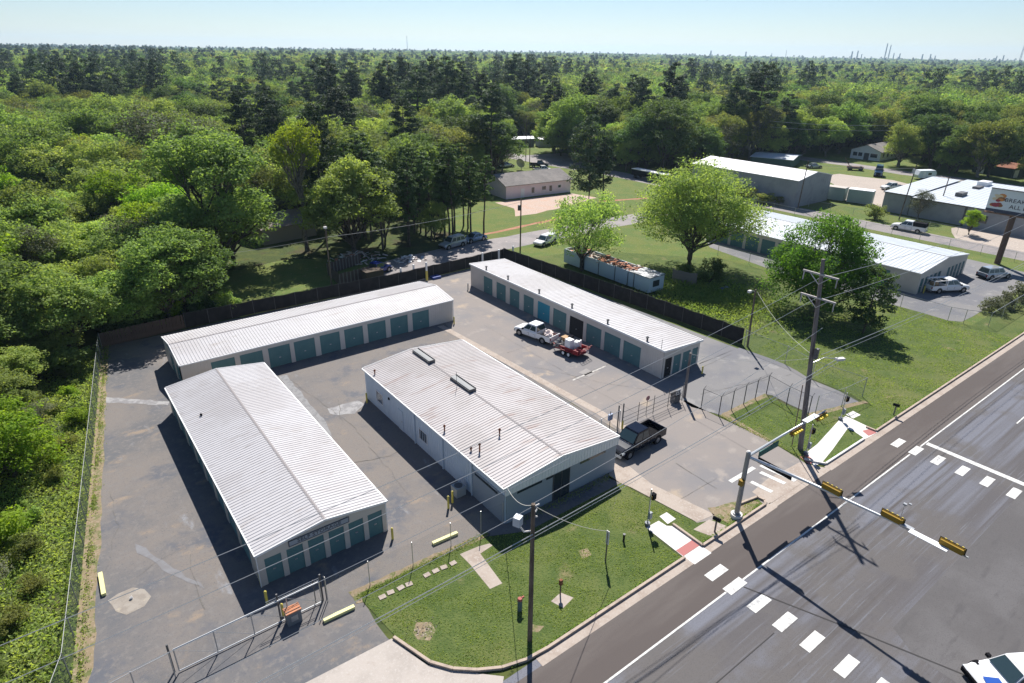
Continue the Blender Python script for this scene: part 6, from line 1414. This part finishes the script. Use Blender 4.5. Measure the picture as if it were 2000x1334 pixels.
# near prototypes (about 10-25 m tall)
broadleaf('fresh1', 1, 12, 5.4, LEAF['fresh'], 62, .32, 15, 21, .14); broadleaf('fresh2', 2, 14, 5.2, LEAF['fresh'], 62, .34, 15, 20, .2)
broadleaf('bright1', 3, 12, 4.6, LEAF['bright'], 60, .32, 13, 19, .14); broadleaf('bright2', 4, 10, 4.8, LEAF['bright'], 56, .30, 13, 19, .12)
broadleaf('mid1', 5, 13, 5.5, LEAF['mid'], 62, .34, 15, 20, .16); broadleaf('deep1', 6, 14, 5.5, LEAF['deep'], 60, .36, 14, 20, .18)
broadleaf('olive1', 7, 15, 6.0, LEAF['olive'], 44, .32, 14, 18, .25, BARK_L, sparse=.85); broadleaf('grey1', 8, 13, 5.5, LEAF['grey'], 30, .26, 14, 18, .2, BARK_L)
broadleaf('round1', 9, 12.7, 7.4, leaf_mat('leaf_round', (0.10, 0.235, 0.03), (0.17, 0.31, 0.04)), 85, .30, 22, 24, .06, flat=.95); broadleaf('spread1', 10, 16, 8.0, LEAF['fresh'], 74, .30, 24, 26, .22)
broadleaf('open1', 11, 10.8, 6.0, LEAF['fresh'], 44, .30, 16, 18, .22, sparse=.85)
broadleaf('big1', 12, 21, 8.2, LEAF['mid'], 95, .42, 15, 22, .12); broadleaf('tall1', 13, 22, 5.0, LEAF['bright'], 46, .34, 12, 16, .52, BARK_L)
broadleaf('droop1', 14, 16.4, 5.6, LEAF['fresh'], 85, .36, 13, 20, .12)
pine('pine1', 21, 26, 4.2, LEAF['pine'], .40, 15, 54, .52); pine('pine2', 22, 24, 3.8, LEAF['pine'], .32, 15, 50, .5); pine('pine3', 23, 28, 4.8, LEAF['pine'], .48, 13, 56, .55)
pine('pine4', 24, 19, 5.4, LEAF['pine'], .16, 18, 62, .48); pine('young1', 25, 15.5, 2.0, LEAF['ypine'], .38, 14, 38, .36, cone=False); pine('young2', 26, 14.5, 1.8, LEAF['ypine'], .45, 12, 36, .36)
pine('small1', 27, 8.2, 2.7, LEAF['ypine'], .16, 12, 46, .3)
shrub('shrub1', 31, 3.2, 2.4, LEAF['fresh']); shrub('shrub2', 32, 2.6, 2.2, LEAF['bright']); shrub('shrub3', 33, 3.6, 2.6, LEAF['mid'], 60, .22); shrub('shrub4', 34, 2.2, 2.0, LEAF['olive'], 40, .18); shrub('shrub5', 35, 2.4, 2.3, LEAF['grey'], 40, .2); shrub('shrub6', 36, 5.0, 3.0, LEAF['deep'], 85, .24)
HT = dict(fresh1=12, fresh2=14, bright1=12, bright2=10, mid1=13, deep1=14, olive1=15, grey1=13, round1=12.7, spread1=16, open1=10.8, big1=21, tall1=22, droop1=16.4, pine1=26, pine2=24, pine3=28, pine4=19, young1=15.5, young2=14.5, small1=8.2, shrub1=3.2, shrub2=2.6, shrub3=3.6, shrub4=2.2, shrub5=2.4, shrub6=5.0)

def plant(key, x, y, h, label, group=None, wide=1.0, rz=None, name=None, cat_=None):
    s = h / HT[key]; z = float(terr(x, y)) if math.hypot(x, y) > 200 else 0.0
    pn = key[:-1]; nm = name or {'pine': 'pine_tree', 'young': 'young_pine', 'small': 'pine_tree', 'shrub': 'shrub'}.get(pn, 'broadleaf_tree')
    t = thing(nm, label, cat_ or ('shrub' if pn == 'shrub' else 'tree'), (x, y, z), rz if rz is not None else random.uniform(0, 6.28), group); t.scale = (s * wide, s * wide, s)
    c, k = PROTO[key]
    for nm_, me in (('foliage' if pn == 'shrub' else 'crown', c), ('stems' if pn == 'shrub' else 'trunk', k)):
        o = lk(bpy.data.objects.new(nm_, me)); o.parent = t
    return t
plant('big1', 20.7, 99.0, 20.5, 'largest round green tree at the edge of the woods, left of centre', wide=1.1)
plant('tall1', 35.6, 104.0, 22.5, 'tall forked tree with bright leaves only high on bare limbs', wide=.82, rz=1.0)
plant('pine1', 40.5, 108, 23, 'dark pine directly right of the tall forked tree')
plant('droop1', 41.0, 97.0, 16.4, 'light green tree with drooping crown above the scrap heap')
plant('pine4', 100.6, 104.0, 19.0, 'lone big dark pine in front of the pink house sandy lot', wide=.85); plant('pine2', 103.5, 102.5, 14.5, 'second dark pine trunk leaning beside the lone big pine', wide=1.1)
plant('open1', 66.1, 69.0, 11.0, 'light airy tree beside the wrecked mobile home', wide=1.0)
plant('spread1', 81.1, 60.1, 16.2, 'big spreading green tree with dark trunk in the right grass field', wide=1.08, rz=2.6)
plant('round1', 80.0, 38.3, 12.2, 'dense round green tree behind the tall power pole', wide=.88)
plant('small1', 78.0, 31.0, 8.4, 'small grey green pine right of the round tree', wide=1.05)
plant('shrub6', 78.2, 54.0, 4.4, 'dark bushy shrub under the big spreading tree, right of the grey boards', wide=.9)
plant('shrub3', 76.9, 57.8, 3.0, 'lower dark shrub left of the spreading tree trunk')
plant('pine3', 198, 128, 28.5, 'tall dark pine with thin top, highest on the upper right', wide=1.2); plant('pine1', 190, 131, 25, 'dark pine just left of the highest one, upper right', wide=1.1); plant('pine2', 204, 121, 20, 'lower spreading pine to the right of the highest one', wide=1.3)
plant('grey1', 24.4, 152, 20, 'round half bare greyish tree standing out of the woods, upper left', wide=1.15)
plant('bright1', -9, 88, 13.5, 'vivid yellow green tree at the left picture edge', wide=1.15)
for i, (px, py, hh, lab) in enumerate([(1935, 608, 2.3, 'left'), (1966, 602, 2.2, 'middle'), (1992, 586, 2.6, 'right')]):
    plant('shrub5', *g(px, py), hh, 'dark grey green shrub on the verge by the neighbouring lot, %s of three' % lab, 'grey green shrubs on the verge', .9)
plant('grey1', 148.2, 54.0, 6.2, 'thin olive bare looking tree in front of the low warehouse', wide=1.0); plant('shrub4', 140.8, 59.4, 3.4, 'small brown bush on the verge left of the two poles'); plant('bright1', 143.0, 42.6, 5.0, 'small vivid green sapling on the verge near the billboard', wide=.9)
# bright bushes beyond the back street
for i in range(16):
    a = i * .47; x = 140 + (i % 8) * 5.2 + random.uniform(-1.5, 1.5); y = 136 - (i % 8) * 1.8 + (i // 8) * 9 + random.uniform(-2, 2)
    plant(('bright1', 'bright2', 'bright1')[i % 3], x, y, random.uniform(8, 11.5), 'bright yellow green small tree in the thicket beyond the back street', 'bright thicket beyond the back street', 1.1)
plant('deep1', 163, 118, 7.5, 'dark rounded tree touching the left end of the bright white warehouse', wide=1.2)
for i in range(8): plant(('olive1', 'shrub4')[i % 2], 134.5 + random.uniform(-.5, .5), 78 + i * 3.4, random.uniform(2.0, 3.6), 'low brown and green bush along the warehouse wall', 'bushes along the warehouse wall', 1.2)
# stand of young pines
def pz(x, y): return ('left' if x < 54 else 'middle left' if x < 61 else 'middle right' if x < 68 else 'right') + (' front' if y < 102 else ' centre' if y < 109 else ' back')
ry = random.Random(9); cnt = 0
for i in range(60):
    x = ry.uniform(46, 70); y = ry.uniform(96.0, 116)
    if cnt >= 34: break
    cnt += 1; plant(('young1', 'young2')[i % 2], x, y, ry.uniform(12.5, 17), 'slim young pine in the dense stand left of the pink house, ' + pz(x, y), 'slim young pines, ' + pz(x, y), ry.uniform(.9, 1.2))
for x, y, k, h in ((56.5, 97.5, 'fresh1', 7), (47.5, 99, 'deep1', 9),):
    plant(k, x, y, h, 'leafy undergrowth tree at the foot of the young pines', 'leafy trees among the young pines', .9)

# ---- the woods: scattered, kept clear of everything built
def poly_in(x, y, poly):
    c = False; n = len(poly); j = n - 1
    for i in range(n):
        xi, yi = poly[i]; xj, yj = poly[j]
        if (yi > y) != (yj > y) and x < (xj - xi) * (y - yi) / (yj - yi) + xi: c = not c
        j = i
    return c
CLEAR = [rect(-400, -400, 700, 15), [(-9, 10), (-7.2, 24), (-3.4, 33), (-1, 50), (1.2, 66), (3, 82.5), (15, 83), (15, 88), (17, 96), (24, 103), (30, 105.5), (34, 98), (44, 94.5), (57, 94.8), (82, 99), (84, 133), (98, 133), (118, 160), (126, 172), (133, 190), (136, 202), (170, 200), (176, 184), (150, 176), (142, 166), (138, 146), (139, 124), (160, 116), (180, 122), (205, 118), (218, 118), (219, 112), (244, 112), (246, 92), (216, 90), (216, 72), (219, 60), (219, 40), (260, 10), (260, -30), (-9, -30)],
         [(-120, -50), (-120, 19), (-20, 19), (-20, -50)], [(45, 94), (83, 95), (85, 134), (74, 124), (46, 122)], rect(24, 97, 50, 112), rect(222, 146, 268, 178), rect(28, 110, 42, 118), [(222, 58), (240, 56), (244, 74), (230, 80)], rect(5, 88, 15, 93)]
def clear(x, y, mrg=0):
    return any(poly_in(x, y, p) for p in CLEAR)
rf = random.Random(17)
def nz(x, y, s, o=0): return math.sin(x * s + o) * math.cos(y * s * 1.13 + o * 2.1) + .5 * math.sin(x * s * 2.3 + y * s * 1.9 + o)
def species(x, y, d):
    az = math.degrees(math.atan2(x, y)); n1 = nz(x, y, .028, 1.0); n2 = nz(x, y, .06, 4.0); r = rf.random()
    pineness = n1 * .32 - .25 + (.26 if 14 < az < 52 and 150 < d < 330 else .0) - (.8 if d < 130 else 0) + (.15 if az < 10 and d > 170 else 0) + (.08 if d > 420 else 0)
    if az > 52 and d < 330: pineness -= .45
    if az < 12 and d < 175 or d < 115: return rf.choice(('fresh1', 'fresh2', 'bright2', 'fresh1', 'fresh2', 'mid1', 'bright1', 'grey1', 'mid1') if n2 > -.2 else ('fresh1', 'mid1', 'fresh2', 'mid1', 'olive1', 'deep1'))
    if r < .12 + pineness * .8: return rf.choice(('pine1', 'pine2', 'pine3'))
    if az > 50 and 210 < d < 420: return rf.choice(('olive1', 'olive1', 'mid1', 'fresh1', 'deep1', 'grey1'))
    if d < 130: return rf.choice(('fresh1', 'fresh2', 'bright2', 'fresh1', 'grey1', 'mid1', 'fresh2', 'bright1') if n2 > -.3 else ('fresh1', 'mid1', 'deep1', 'fresh2', 'olive1'))
    return rf.choice(('fresh1', 'fresh2', 'mid1', 'deep1', 'mid1', 'olive1', 'bright1', 'fresh2') if n2 > -.2 else ('mid1', 'deep1', 'fresh2', 'olive1', 'deep1', 'grey1'))
HR = dict(fresh=(10, 16), bright=(9, 14), mid=(12, 18), deep=(12, 18), olive=(12, 17), grey=(11, 16), pine=(19, 28))
FOR = []
def try_pt(x, y, lst):
    d = math.hypot(x, y); az = math.degrees(math.atan2(x, y))
    if az < -12 or az > 88 or clear(x, y): return
    k = species(x, y, d); lo, hi = HR[k[:-1]]; h = rf.uniform(lo, hi) * rf.uniform(.72, 1.12)
    if d < 140 and k[:-1] != 'pine': h *= .80
    lst.append((x, y, h, k, d))
# near ring: jittered grid, metres apart
sp = 6.0
for i in range(-12, 60):
    for j in range(0, 62):
        x = i * sp + rf.uniform(-2.6, 2.6); y = 20 + j * sp * .93 + rf.uniform(-2.6, 2.6)
        if math.hypot(x, y) < 330 and not (x < 2 and y < 78): try_pt(x, y, FOR)
FOR.sort(key=lambda a: -(a[2] / a[4]))
near = []; rest = []; cb = cp = 0
for a in FOR:
    if a[3][:-1] == 'pine' and cp < 150: cp += 1; near.append(a)
    elif a[3][:-1] != 'pine' and cb < 255: cb += 1; near.append(a)
    else: rest.append(a)
LBL = {'fresh': 'fresh green tree in woods', 'bright': 'bright yellow green tree in woods', 'mid': 'mid green tree in woods', 'deep': 'dark green leafy tree in woods', 'olive': 'olive budding tree in woods', 'grey': 'greyish half bare tree in woods', 'pine': 'tall dark pine in woods'}
def zone(x, y):
    az = math.degrees(math.atan2(x, y)); d = math.hypot(x, y)
    A_ = [(3, 'at the left picture edge'), (9, 'above the back left fence corner'), (16, 'around the largest round tree'), (24, 'behind the forked tree'), (33, 'above the young pine stand'), (42, 'above the pink house'), (50, 'behind the lone dark pine'), (58, 'behind the bright thicket'), (66, 'above the white warehouse'), (72, 'around the white bungalow'), (200, 'at the right picture edge')]
    R_ = [(115, 'front row'), (140, 'second rows'), (165, 'third rows'), (190, 'middle rows'), (220, 'back rows'), (255, 'far rows'), (900, 'farthest rows')]
    return [t for a, t in A_ if az < a][0] + ', ' + [t for a, t in R_ if d < a][0]
for x, y, h, k, d in near:
    plant(k, x, y, h, LBL[k[:-1]] + ' ' + zone(x, y), k[:-1] + ' trees ' + zone(x, y), rf.uniform(.95, 1.25))
# brush between the left fence and the woods
rb = random.Random(23); nb = 0
BR = []
for i in range(400):
    y = rb.uniform(20, 80); x = LX(y) - rb.uniform(1.2, 24)
    if all(math.hypot(x - a, y - b) > 1.9 for a, b, c_ in BR): BR.append((x, y, 0))
BR = BR[:150]
def fz(y): return 'lowest in the picture' if y < 34 else 'beside the crushed stone patch' if y < 46 else 'beside the front storage building' if y < 63 else 'by the back corner'
for x, y, _ in BR:
    dx = LX(y) - x
    if (y > 46 and dx > 3.5 and rb.random() < .55) or (y <= 46 and dx > 5.5 and rb.random() < .5):
        k = rb.choice(('fresh1', 'bright2', 'fresh2', 'bright1', 'grey1', 'fresh1')); h = rb.uniform(3.2, 6.2)
        plant(k, x, y, h, {'fresh': 'fresh green', 'bright': 'yellow green', 'grey': 'greyish'}[k[:-1]] + ' small tree in the thicket beyond the left fence, ' + fz(y), k[:-1] + ' small trees in the left thicket, ' + fz(y), rb.uniform(1.0, 1.35)); continue
    k = rb.choice(('shrub1', 'shrub2', 'shrub3', 'shrub4', 'shrub1', 'shrub2')) 
    h = rb.uniform(.8, 1.8) if dx < 4.5 else rb.uniform(1.8, 4.0)
    plant(k, x, y, h, {'shrub1': 'fresh green', 'shrub2': 'yellow green', 'shrub3': 'mid green', 'shrub4': 'olive'}[k] + ' bush beyond the left fence' + (', close to the mesh, ' if dx < 4.5 else ', deeper in the thicket, ') + fz(y), k + ' brush beyond the left fence, ' + fz(y) + (', near' if dx < 4.5 else ', deep'), rb.uniform(.9, 1.3))
for x, y, k, h in ((-13, 72, 'bright2', 8), (-9, 77, 'fresh1', 9), (-16, 62, 'fresh2', 8.5), (-19, 50, 'mid1', 8), (-20, 38, 'fresh1', 7.5), (-17, 28, 'bright2', 6.5), (-22, 70, 'fresh2', 10), (-11, 56, 'grey1', 6)):
    plant(k, x, y, h, {'bright2': 'yellow green', 'fresh1': 'fresh green', 'fresh2': 'leafy green', 'mid1': 'mid green', 'grey1': 'half bare grey'}[k] + ' small tree standing in the brush beyond the left fence', k[:-1] + ' small trees in the left brush', 1.1)

# weeds and ground cover (nobody could count them)
def weeds(name, label, n, fn, size, mat, seed):
    rng = np.random.default_rng(seed); pts = []
    rr = random.Random(seed)
    while len(pts) < n:
        p = fn(rr)
        if p: pts.append((p[0], p[1], rr.uniform(0, p[2])))
    C = np.array(pts); o = lk(bpy.data.objects.new(name, quad_mesh(name, leaf_quads(C, rng.normal(size=(n, 3)) + np.array([0, 0, .6]), size, rng, .5), mat)))
    meta(o, label, 'plants', kind='stuff')
def f1(rr): y = rr.uniform(19, 80); dx = abs(rr.gauss(0, 1)) * 9 + rr.uniform(-.3, .6); x = LX(y) - dx; return (x, y, .25 + .5 * max(0, math.sin(x * .8) * math.cos(y * .7)))
weeds('weeds', 'tangled green weeds along the outside of the left fence', 60000, f1, .22, LEAF['fresh'], 3)
def f2(rr): y = rr.uniform(19, 80); x = LX(y) - rr.uniform(.0, 1) ** .6 * 20; return (x, y, .5) if nz(x, y, .35, 2) > .25 else None
weeds('weeds', 'yellowish weeds in patches beyond the left fence', 22000, f2, .2, LEAF['olive'], 4)
def f3(rr): x = rr.gauss(72, 4); y = rr.gauss(49, 5); return (x, y, .7) if x > 64.2 and math.hypot(x - 81, y - 60) > 1 else None
weeds('tall_grass', 'tall rough grass in the field beside the wrecked mobile home', 16000, f3, .3, LEAF['fresh'], 5)
def f4(rr):
    y = rr.uniform(22, 80); x = LX(y) + .25 + abs(rr.gauss(0, .22)); return (x, y, .16) if rr.random() < .5 + .5 * nz(x, y, .9, 3) else None
weeds('weeds', 'sparse weeds at the inside foot of the left fence', 3500, f4, .12, LEAF['mid'], 6)
def f5(rr):
    t_ = rr.random()
    if t_ < .4: return (rr.uniform(10.3, 20.2), 29.05 + rr.gauss(0, .12), .12)
    if t_ < .7: return (47.1 + rr.gauss(0, .12), rr.uniform(20, 29), .12)
    return (rr.uniform(22.5, 32), 28.6 + rr.gauss(0, .22), .2)
weeds('weeds', 'thin weeds along the lawn edges', 3500, f5, .10, LEAF['mid'], 8)

NOGRASS = [P((890, 1083), (938, 1060), (975, 1062), (945, 1084), (990, 1142), (957, 1158), (910, 1103)), P((1074, 1176), (1095, 1156), (1123, 1167), (1100, 1190)), P((1284, 1009), (1302, 999), (1324, 1014), (1304, 1027)), [(29.4, 23), (31.6, 23), (31.6, 19.2), (29.4, 19.2)], [(32.0, 20.9), (34.4, 20.9), (34.9, 19.1), (32.5, 19.1)], P((1560, 888), (1596, 862), (1636, 818), (1655, 800), (1685, 808), (1718, 845), (1690, 862), (1668, 848), (1655, 843), (1628, 884), (1606, 910), (1585, 915)), [(31.7, 28.6), (33.9, 30.2), (34.5, 29.2), (34.1, 26), (35.1, 20.5), (33, 20.8), (32.1, 26.5)], P((806, 1222), (830, 1212), (855, 1232), (838, 1253), (812, 1248))]
def lawn_fn(poly, bb, h):
    def f(rr):
        x, y = rr.uniform(bb[0], bb[2]), rr.uniform(bb[1], bb[3])
        if any(poly_in(x, y, q) for q in NOGRASS): return None
        return (x, y, h) if poly_in(x, y, poly) and nz(x, y, .9, 2) + rr.uniform(-.9, .9) > -.2 else None
    return f
def kerb_fn(rr):
    x = rr.uniform(15, 130)
    if 29.3 < x < 31.6 or 38.5 < x < 48 or 54 < x < 56.5: return None
    return (x, 19.3 + abs(rr.gauss(0, .07)), .12) if nz(x, 3, .8, 1) + rr.uniform(-1, 1) > -.3 else None
weeds('grass_blades', 'short mown grass tufts over the front lawn', 26000, lawn_fn(fl, (10, 19, 39.5, 29.5), .05), .11, LEAF['mid'], 11)
weeds('grass_blades', 'short grass tufts over the corner lawn and verge right of the power pole', 30000, lawn_fn([(47.4, 20), (47.4, 28.8), (53.9, 28.8), (53.8, 24.0), (60.9, 22.1), (61.9, 28), (62.9, 32), (63.2, 36), (91, 36), (91.5, 19.5), (57, 19.5), (55, 21.5)], (47, 19, 92, 36), .06), .14, LEAF['mid'], 12)
weeds('weeds', 'grass creeping over the kerb edges', 5000, kerb_fn, .13, LEAF['mid'], 13)
def stone_fn(rr): a = rr.uniform(0, 6.28); q = abs(rr.gauss(0, .35)) + .1; x0, y0 = g(828, 1232); return (x0 + math.cos(a) * q * 1.3, y0 + math.sin(a) * q, .05)
weeds('stones', 'small pale stones and rubble in the bare hollow of the front lawn', 160, stone_fn, .14, CONC, 14)
ru = random.Random(41)
for i in range(58):
    x = ru.uniform(-16, 18); y = ru.uniform(81.5, 94) if x > 1 else ru.uniform(74, 92)
    if x > -1 and y < 82 or (5 < x < 15 and 89 < y < 94.5) or x > LX(y) - 1.2 and y < 80: continue
    k = ru.choice(('shrub1', 'shrub3', 'shrub6', 'shrub2', 'shrub1'))
    plant(k, x, y, ru.uniform(2.0, 4.2), {'shrub1': 'fresh green', 'shrub3': 'mid green', 'shrub6': 'dark green', 'shrub2': 'yellow green'}[k] + ' undergrowth bush behind the brown board fence at the back left corner', k + ' undergrowth behind the board fence', ru.uniform(.9, 1.3))

# far woods: one mass of instanced trees
def far_proto(key, seed, H, Rr, mat, nclu, per, size, kind='b'):
    rng = np.random.default_rng(seed)
    if kind == 'b':
        d = rng.normal(size=(nclu, 3)); d /= np.linalg.norm(d, axis=1, keepdims=True); c = d * np.array([Rr * .72, Rr * .72, H * .30]) * rng.uniform(.7, 1.05, (nclu, 1)) + np.array([0, 0, H * .62]); c[:, 2] = np.maximum(c[:, 2], H * .12); cr_ = np.full(nclu, Rr * .34)
    else:
        u = rng.uniform(0, 1, nclu); a = rng.uniform(0, 6.28, nclu); q = Rr * np.sin(np.pi * (.2 + .72 * u)) * rng.uniform(.3, 1, nclu); c = np.stack([np.cos(a) * q, np.sin(a) * q, H * (.35 + .62 * u)], 1); cr_ = np.full(nclu, Rr * .3)
    V = clusters(c, cr_, per, size, rng); me = quad_mesh('far_tree_%s' % key, V, mat)
    return bpy.data.objects.new('far_tree_%s' % key, me)
FC = bpy.data.collections.new('far_tree_kinds'); order = []
def addp(o): FC.objects.link(o); order.append(o.name)
specs = [('a_fresh', LEAF['fresh'], 'b'), ('b_mid', LEAF['mid'], 'b'), ('c_deep', LEAF['deep'], 'b'), ('d_olive', LEAF['olive'], 'b'), ('e_bright', LEAF['bright'], 'b'), ('f_pine', LEAF['pine'], 'p'), ('g_pine', LEAF['pine'], 'p')]
for i, (k, mt, kd) in enumerate(specs): addp(far_proto('m' + k, 50 + i, 14 if kd == 'b' else 23, 5.6 if kd == 'b' else 4.0, mt, 60 if kd == 'b' else 46, 24, .8, kd))
for i, (k, mt, kd) in enumerate(specs): addp(far_proto('n' + k, 70 + i, 14 if kd == 'b' else 22, 6.2 if kd == 'b' else 4.6, mt, 30 if kd == 'b' else 26, 9, 1.9, kd))
def full_proto(k):
    c, t2 = PROTO[k]; nv = len(c.vertices); nt2 = len(t2.vertices); co = np.zeros((nv + nt2) * 3, np.float32); a = np.zeros(nv * 3, np.float32); c.vertices.foreach_get('co', a); b = np.zeros(nt2 * 3, np.float32); t2.vertices.foreach_get('co', b); co[:nv * 3] = a; co[nv * 3:] = b
    l1 = np.arange(nv, dtype=np.int32); l2 = np.zeros(len(t2.loops), np.int32); t2.loops.foreach_get('vertex_index', l2); l = np.concatenate([l1, l2 + nv]); n = len(l) // 4
    me = bpy.data.meshes.new('far_tree_full_' + k); me.vertices.add(nv + nt2); me.vertices.foreach_set('co', co); me.loops.add(len(l)); me.loops.foreach_set('vertex_index', l); me.polygons.add(n)
    me.polygons.foreach_set('loop_start', np.arange(n, dtype=np.int32) * 4); me.polygons.foreach_set('loop_total', np.full(n, 4, dtype=np.int32))
    me.materials.append(c.materials[0]); me.materials.append(t2.materials[0]); mi = np.zeros(n, np.int32); mi[nv // 4:] = 1; me.polygons.foreach_set('material_index', mi); me.update(calc_edges=True)
    return bpy.data.objects.new('far_tree_full_' + k, me)
for k in ('fresh1', 'fresh2', 'bright1', 'bright2', 'mid1', 'deep1', 'olive1', 'grey1', 'pine1', 'pine2', 'pine3'): addp(full_proto(k))
srt = sorted(order); IDX = {n: i for i, n in enumerate(srt)}
def fidx(k, lod): 
    c = {'fresh': 'a_fresh', 'mid': 'b_mid', 'deep': 'c_deep', 'olive': 'd_olive', 'grey': 'd_olive', 'bright': 'e_bright', 'pine': rf.choice(('f_pine', 'g_pine'))}[k[:-1]]
    return IDX['far_tree_' + lod + c]
PT = []; 
for x, y, h, k, d in rest: PT.append((x, y, float(terr(x, y)) - .3, h / HT[k], IDX['far_tree_full_' + k], rf.uniform(0, 6.28)))
r = 326.0
while r < 5200:
    s_ = 5.6 + r * .0062; da = s_ / r; a = R(-12) + rf.uniform(0, da)
    while a < R(84):
        q = r + rf.uniform(-.45, .45) * s_; b = a + rf.uniform(-.4, .4) * da; x, y = q * math.sin(b), q * math.cos(b)
        if y > 25 and not clear(x, y):
            k = species(x, y, q); lo, hi = HR[k[:-1]]; h = rf.uniform(lo, hi) * (.82 if k[:-1] == 'pine' and r > 600 else 1.05); lod = 'm' if r < 750 else 'n'
            PT.append((x, y, float(terr(x, y)) - .5, h / (14 if k[:-1] != 'pine' else 22.5) * (1 if r < 750 else (s_ / 9.5) ** .55), fidx(k, lod), rf.uniform(0, 6.28)))
        a += da
    r += s_ * .9
PT = np.array(PT)
me = bpy.data.meshes.new('woodland'); me.vertices.add(len(PT)); me.vertices.foreach_set('co', PT[:, :3].astype(np.float32).ravel())
for nm, ty, dat in (('idx', 'INT', PT[:, 4].astype(np.int32)), ('scl', 'FLOAT', PT[:, 3].astype(np.float32)), ('rot', 'FLOAT_VECTOR', np.stack([np.zeros(len(PT)), np.zeros(len(PT)), PT[:, 5]], 1).astype(np.float32).ravel())):
    at = me.attributes.new(nm, ty, 'POINT'); at.data.foreach_set('vector' if ty == 'FLOAT_VECTOR' else 'value', dat)
me.update()
wo = lk(bpy.data.objects.new('woodland', me)); meta(wo, 'far woodland of mixed pines and leafy trees reaching to the horizon', 'woods', kind='stuff')
ng = bpy.data.node_groups.new('scatter', 'GeometryNodeTree'); ng.interface.new_socket('Geometry', in_out='INPUT', socket_type='NodeSocketGeometry'); ng.interface.new_socket('Geometry', in_out='OUTPUT', socket_type='NodeSocketGeometry')
N = ng.nodes.new; gi = N('NodeGroupInput'); go = N('NodeGroupOutput'); ip = N('GeometryNodeInstanceOnPoints'); ci = N('GeometryNodeCollectionInfo'); ci.inputs['Collection'].default_value = FC; ci.inputs['Separate Children'].default_value = True; ci.inputs['Reset Children'].default_value = True
def att(n, t_):
    a = N('GeometryNodeInputNamedAttribute'); a.data_type = t_; a.inputs['Name'].default_value = n; return [o for o in a.outputs if o.enabled and o.name == 'Attribute'][0]
ng.links.new(gi.outputs[0], ip.inputs['Points']); ng.links.new(ci.outputs[0], ip.inputs['Instance']); ip.inputs['Pick Instance'].default_value = True
ng.links.new(att('idx', 'INT'), ip.inputs['Instance Index']); ng.links.new(att('scl', 'FLOAT'), ip.inputs['Scale'])
e2r = N('FunctionNodeEulerToRotation'); ng.links.new(att('rot', 'FLOAT_VECTOR'), e2r.inputs[0]); ng.links.new(e2r.outputs[0], ip.inputs['Rotation'])
ng.links.new(ip.outputs[0], go.inputs[0]); md = wo.modifiers.new('scatter', 'NODES'); md.node_group = ng
print('trees', len(near), len(rest), len(PT))

# ------------------------------------------------------------------ haze
if True:
    hm = bpy.data.materials.new('haze_air'); hm.use_nodes = True; t_ = hm.node_tree; t_.nodes.clear()
    o = t_.nodes.new('ShaderNodeOutputMaterial'); pv = t_.nodes.new('ShaderNodeVolumePrincipled'); pv.inputs['Density'].default_value = 0.00010; pv.inputs['Color'].default_value = (0.58, 0.80, 1.0, 1); pv.inputs['Anisotropy'].default_value = 0.35
    t_.links.new(pv.outputs[0], o.inputs['Volume'])
    meta(MB().box(-8500, 8500, -8500, 8500, -26, 135).build('haze', hm), kind='stuff')
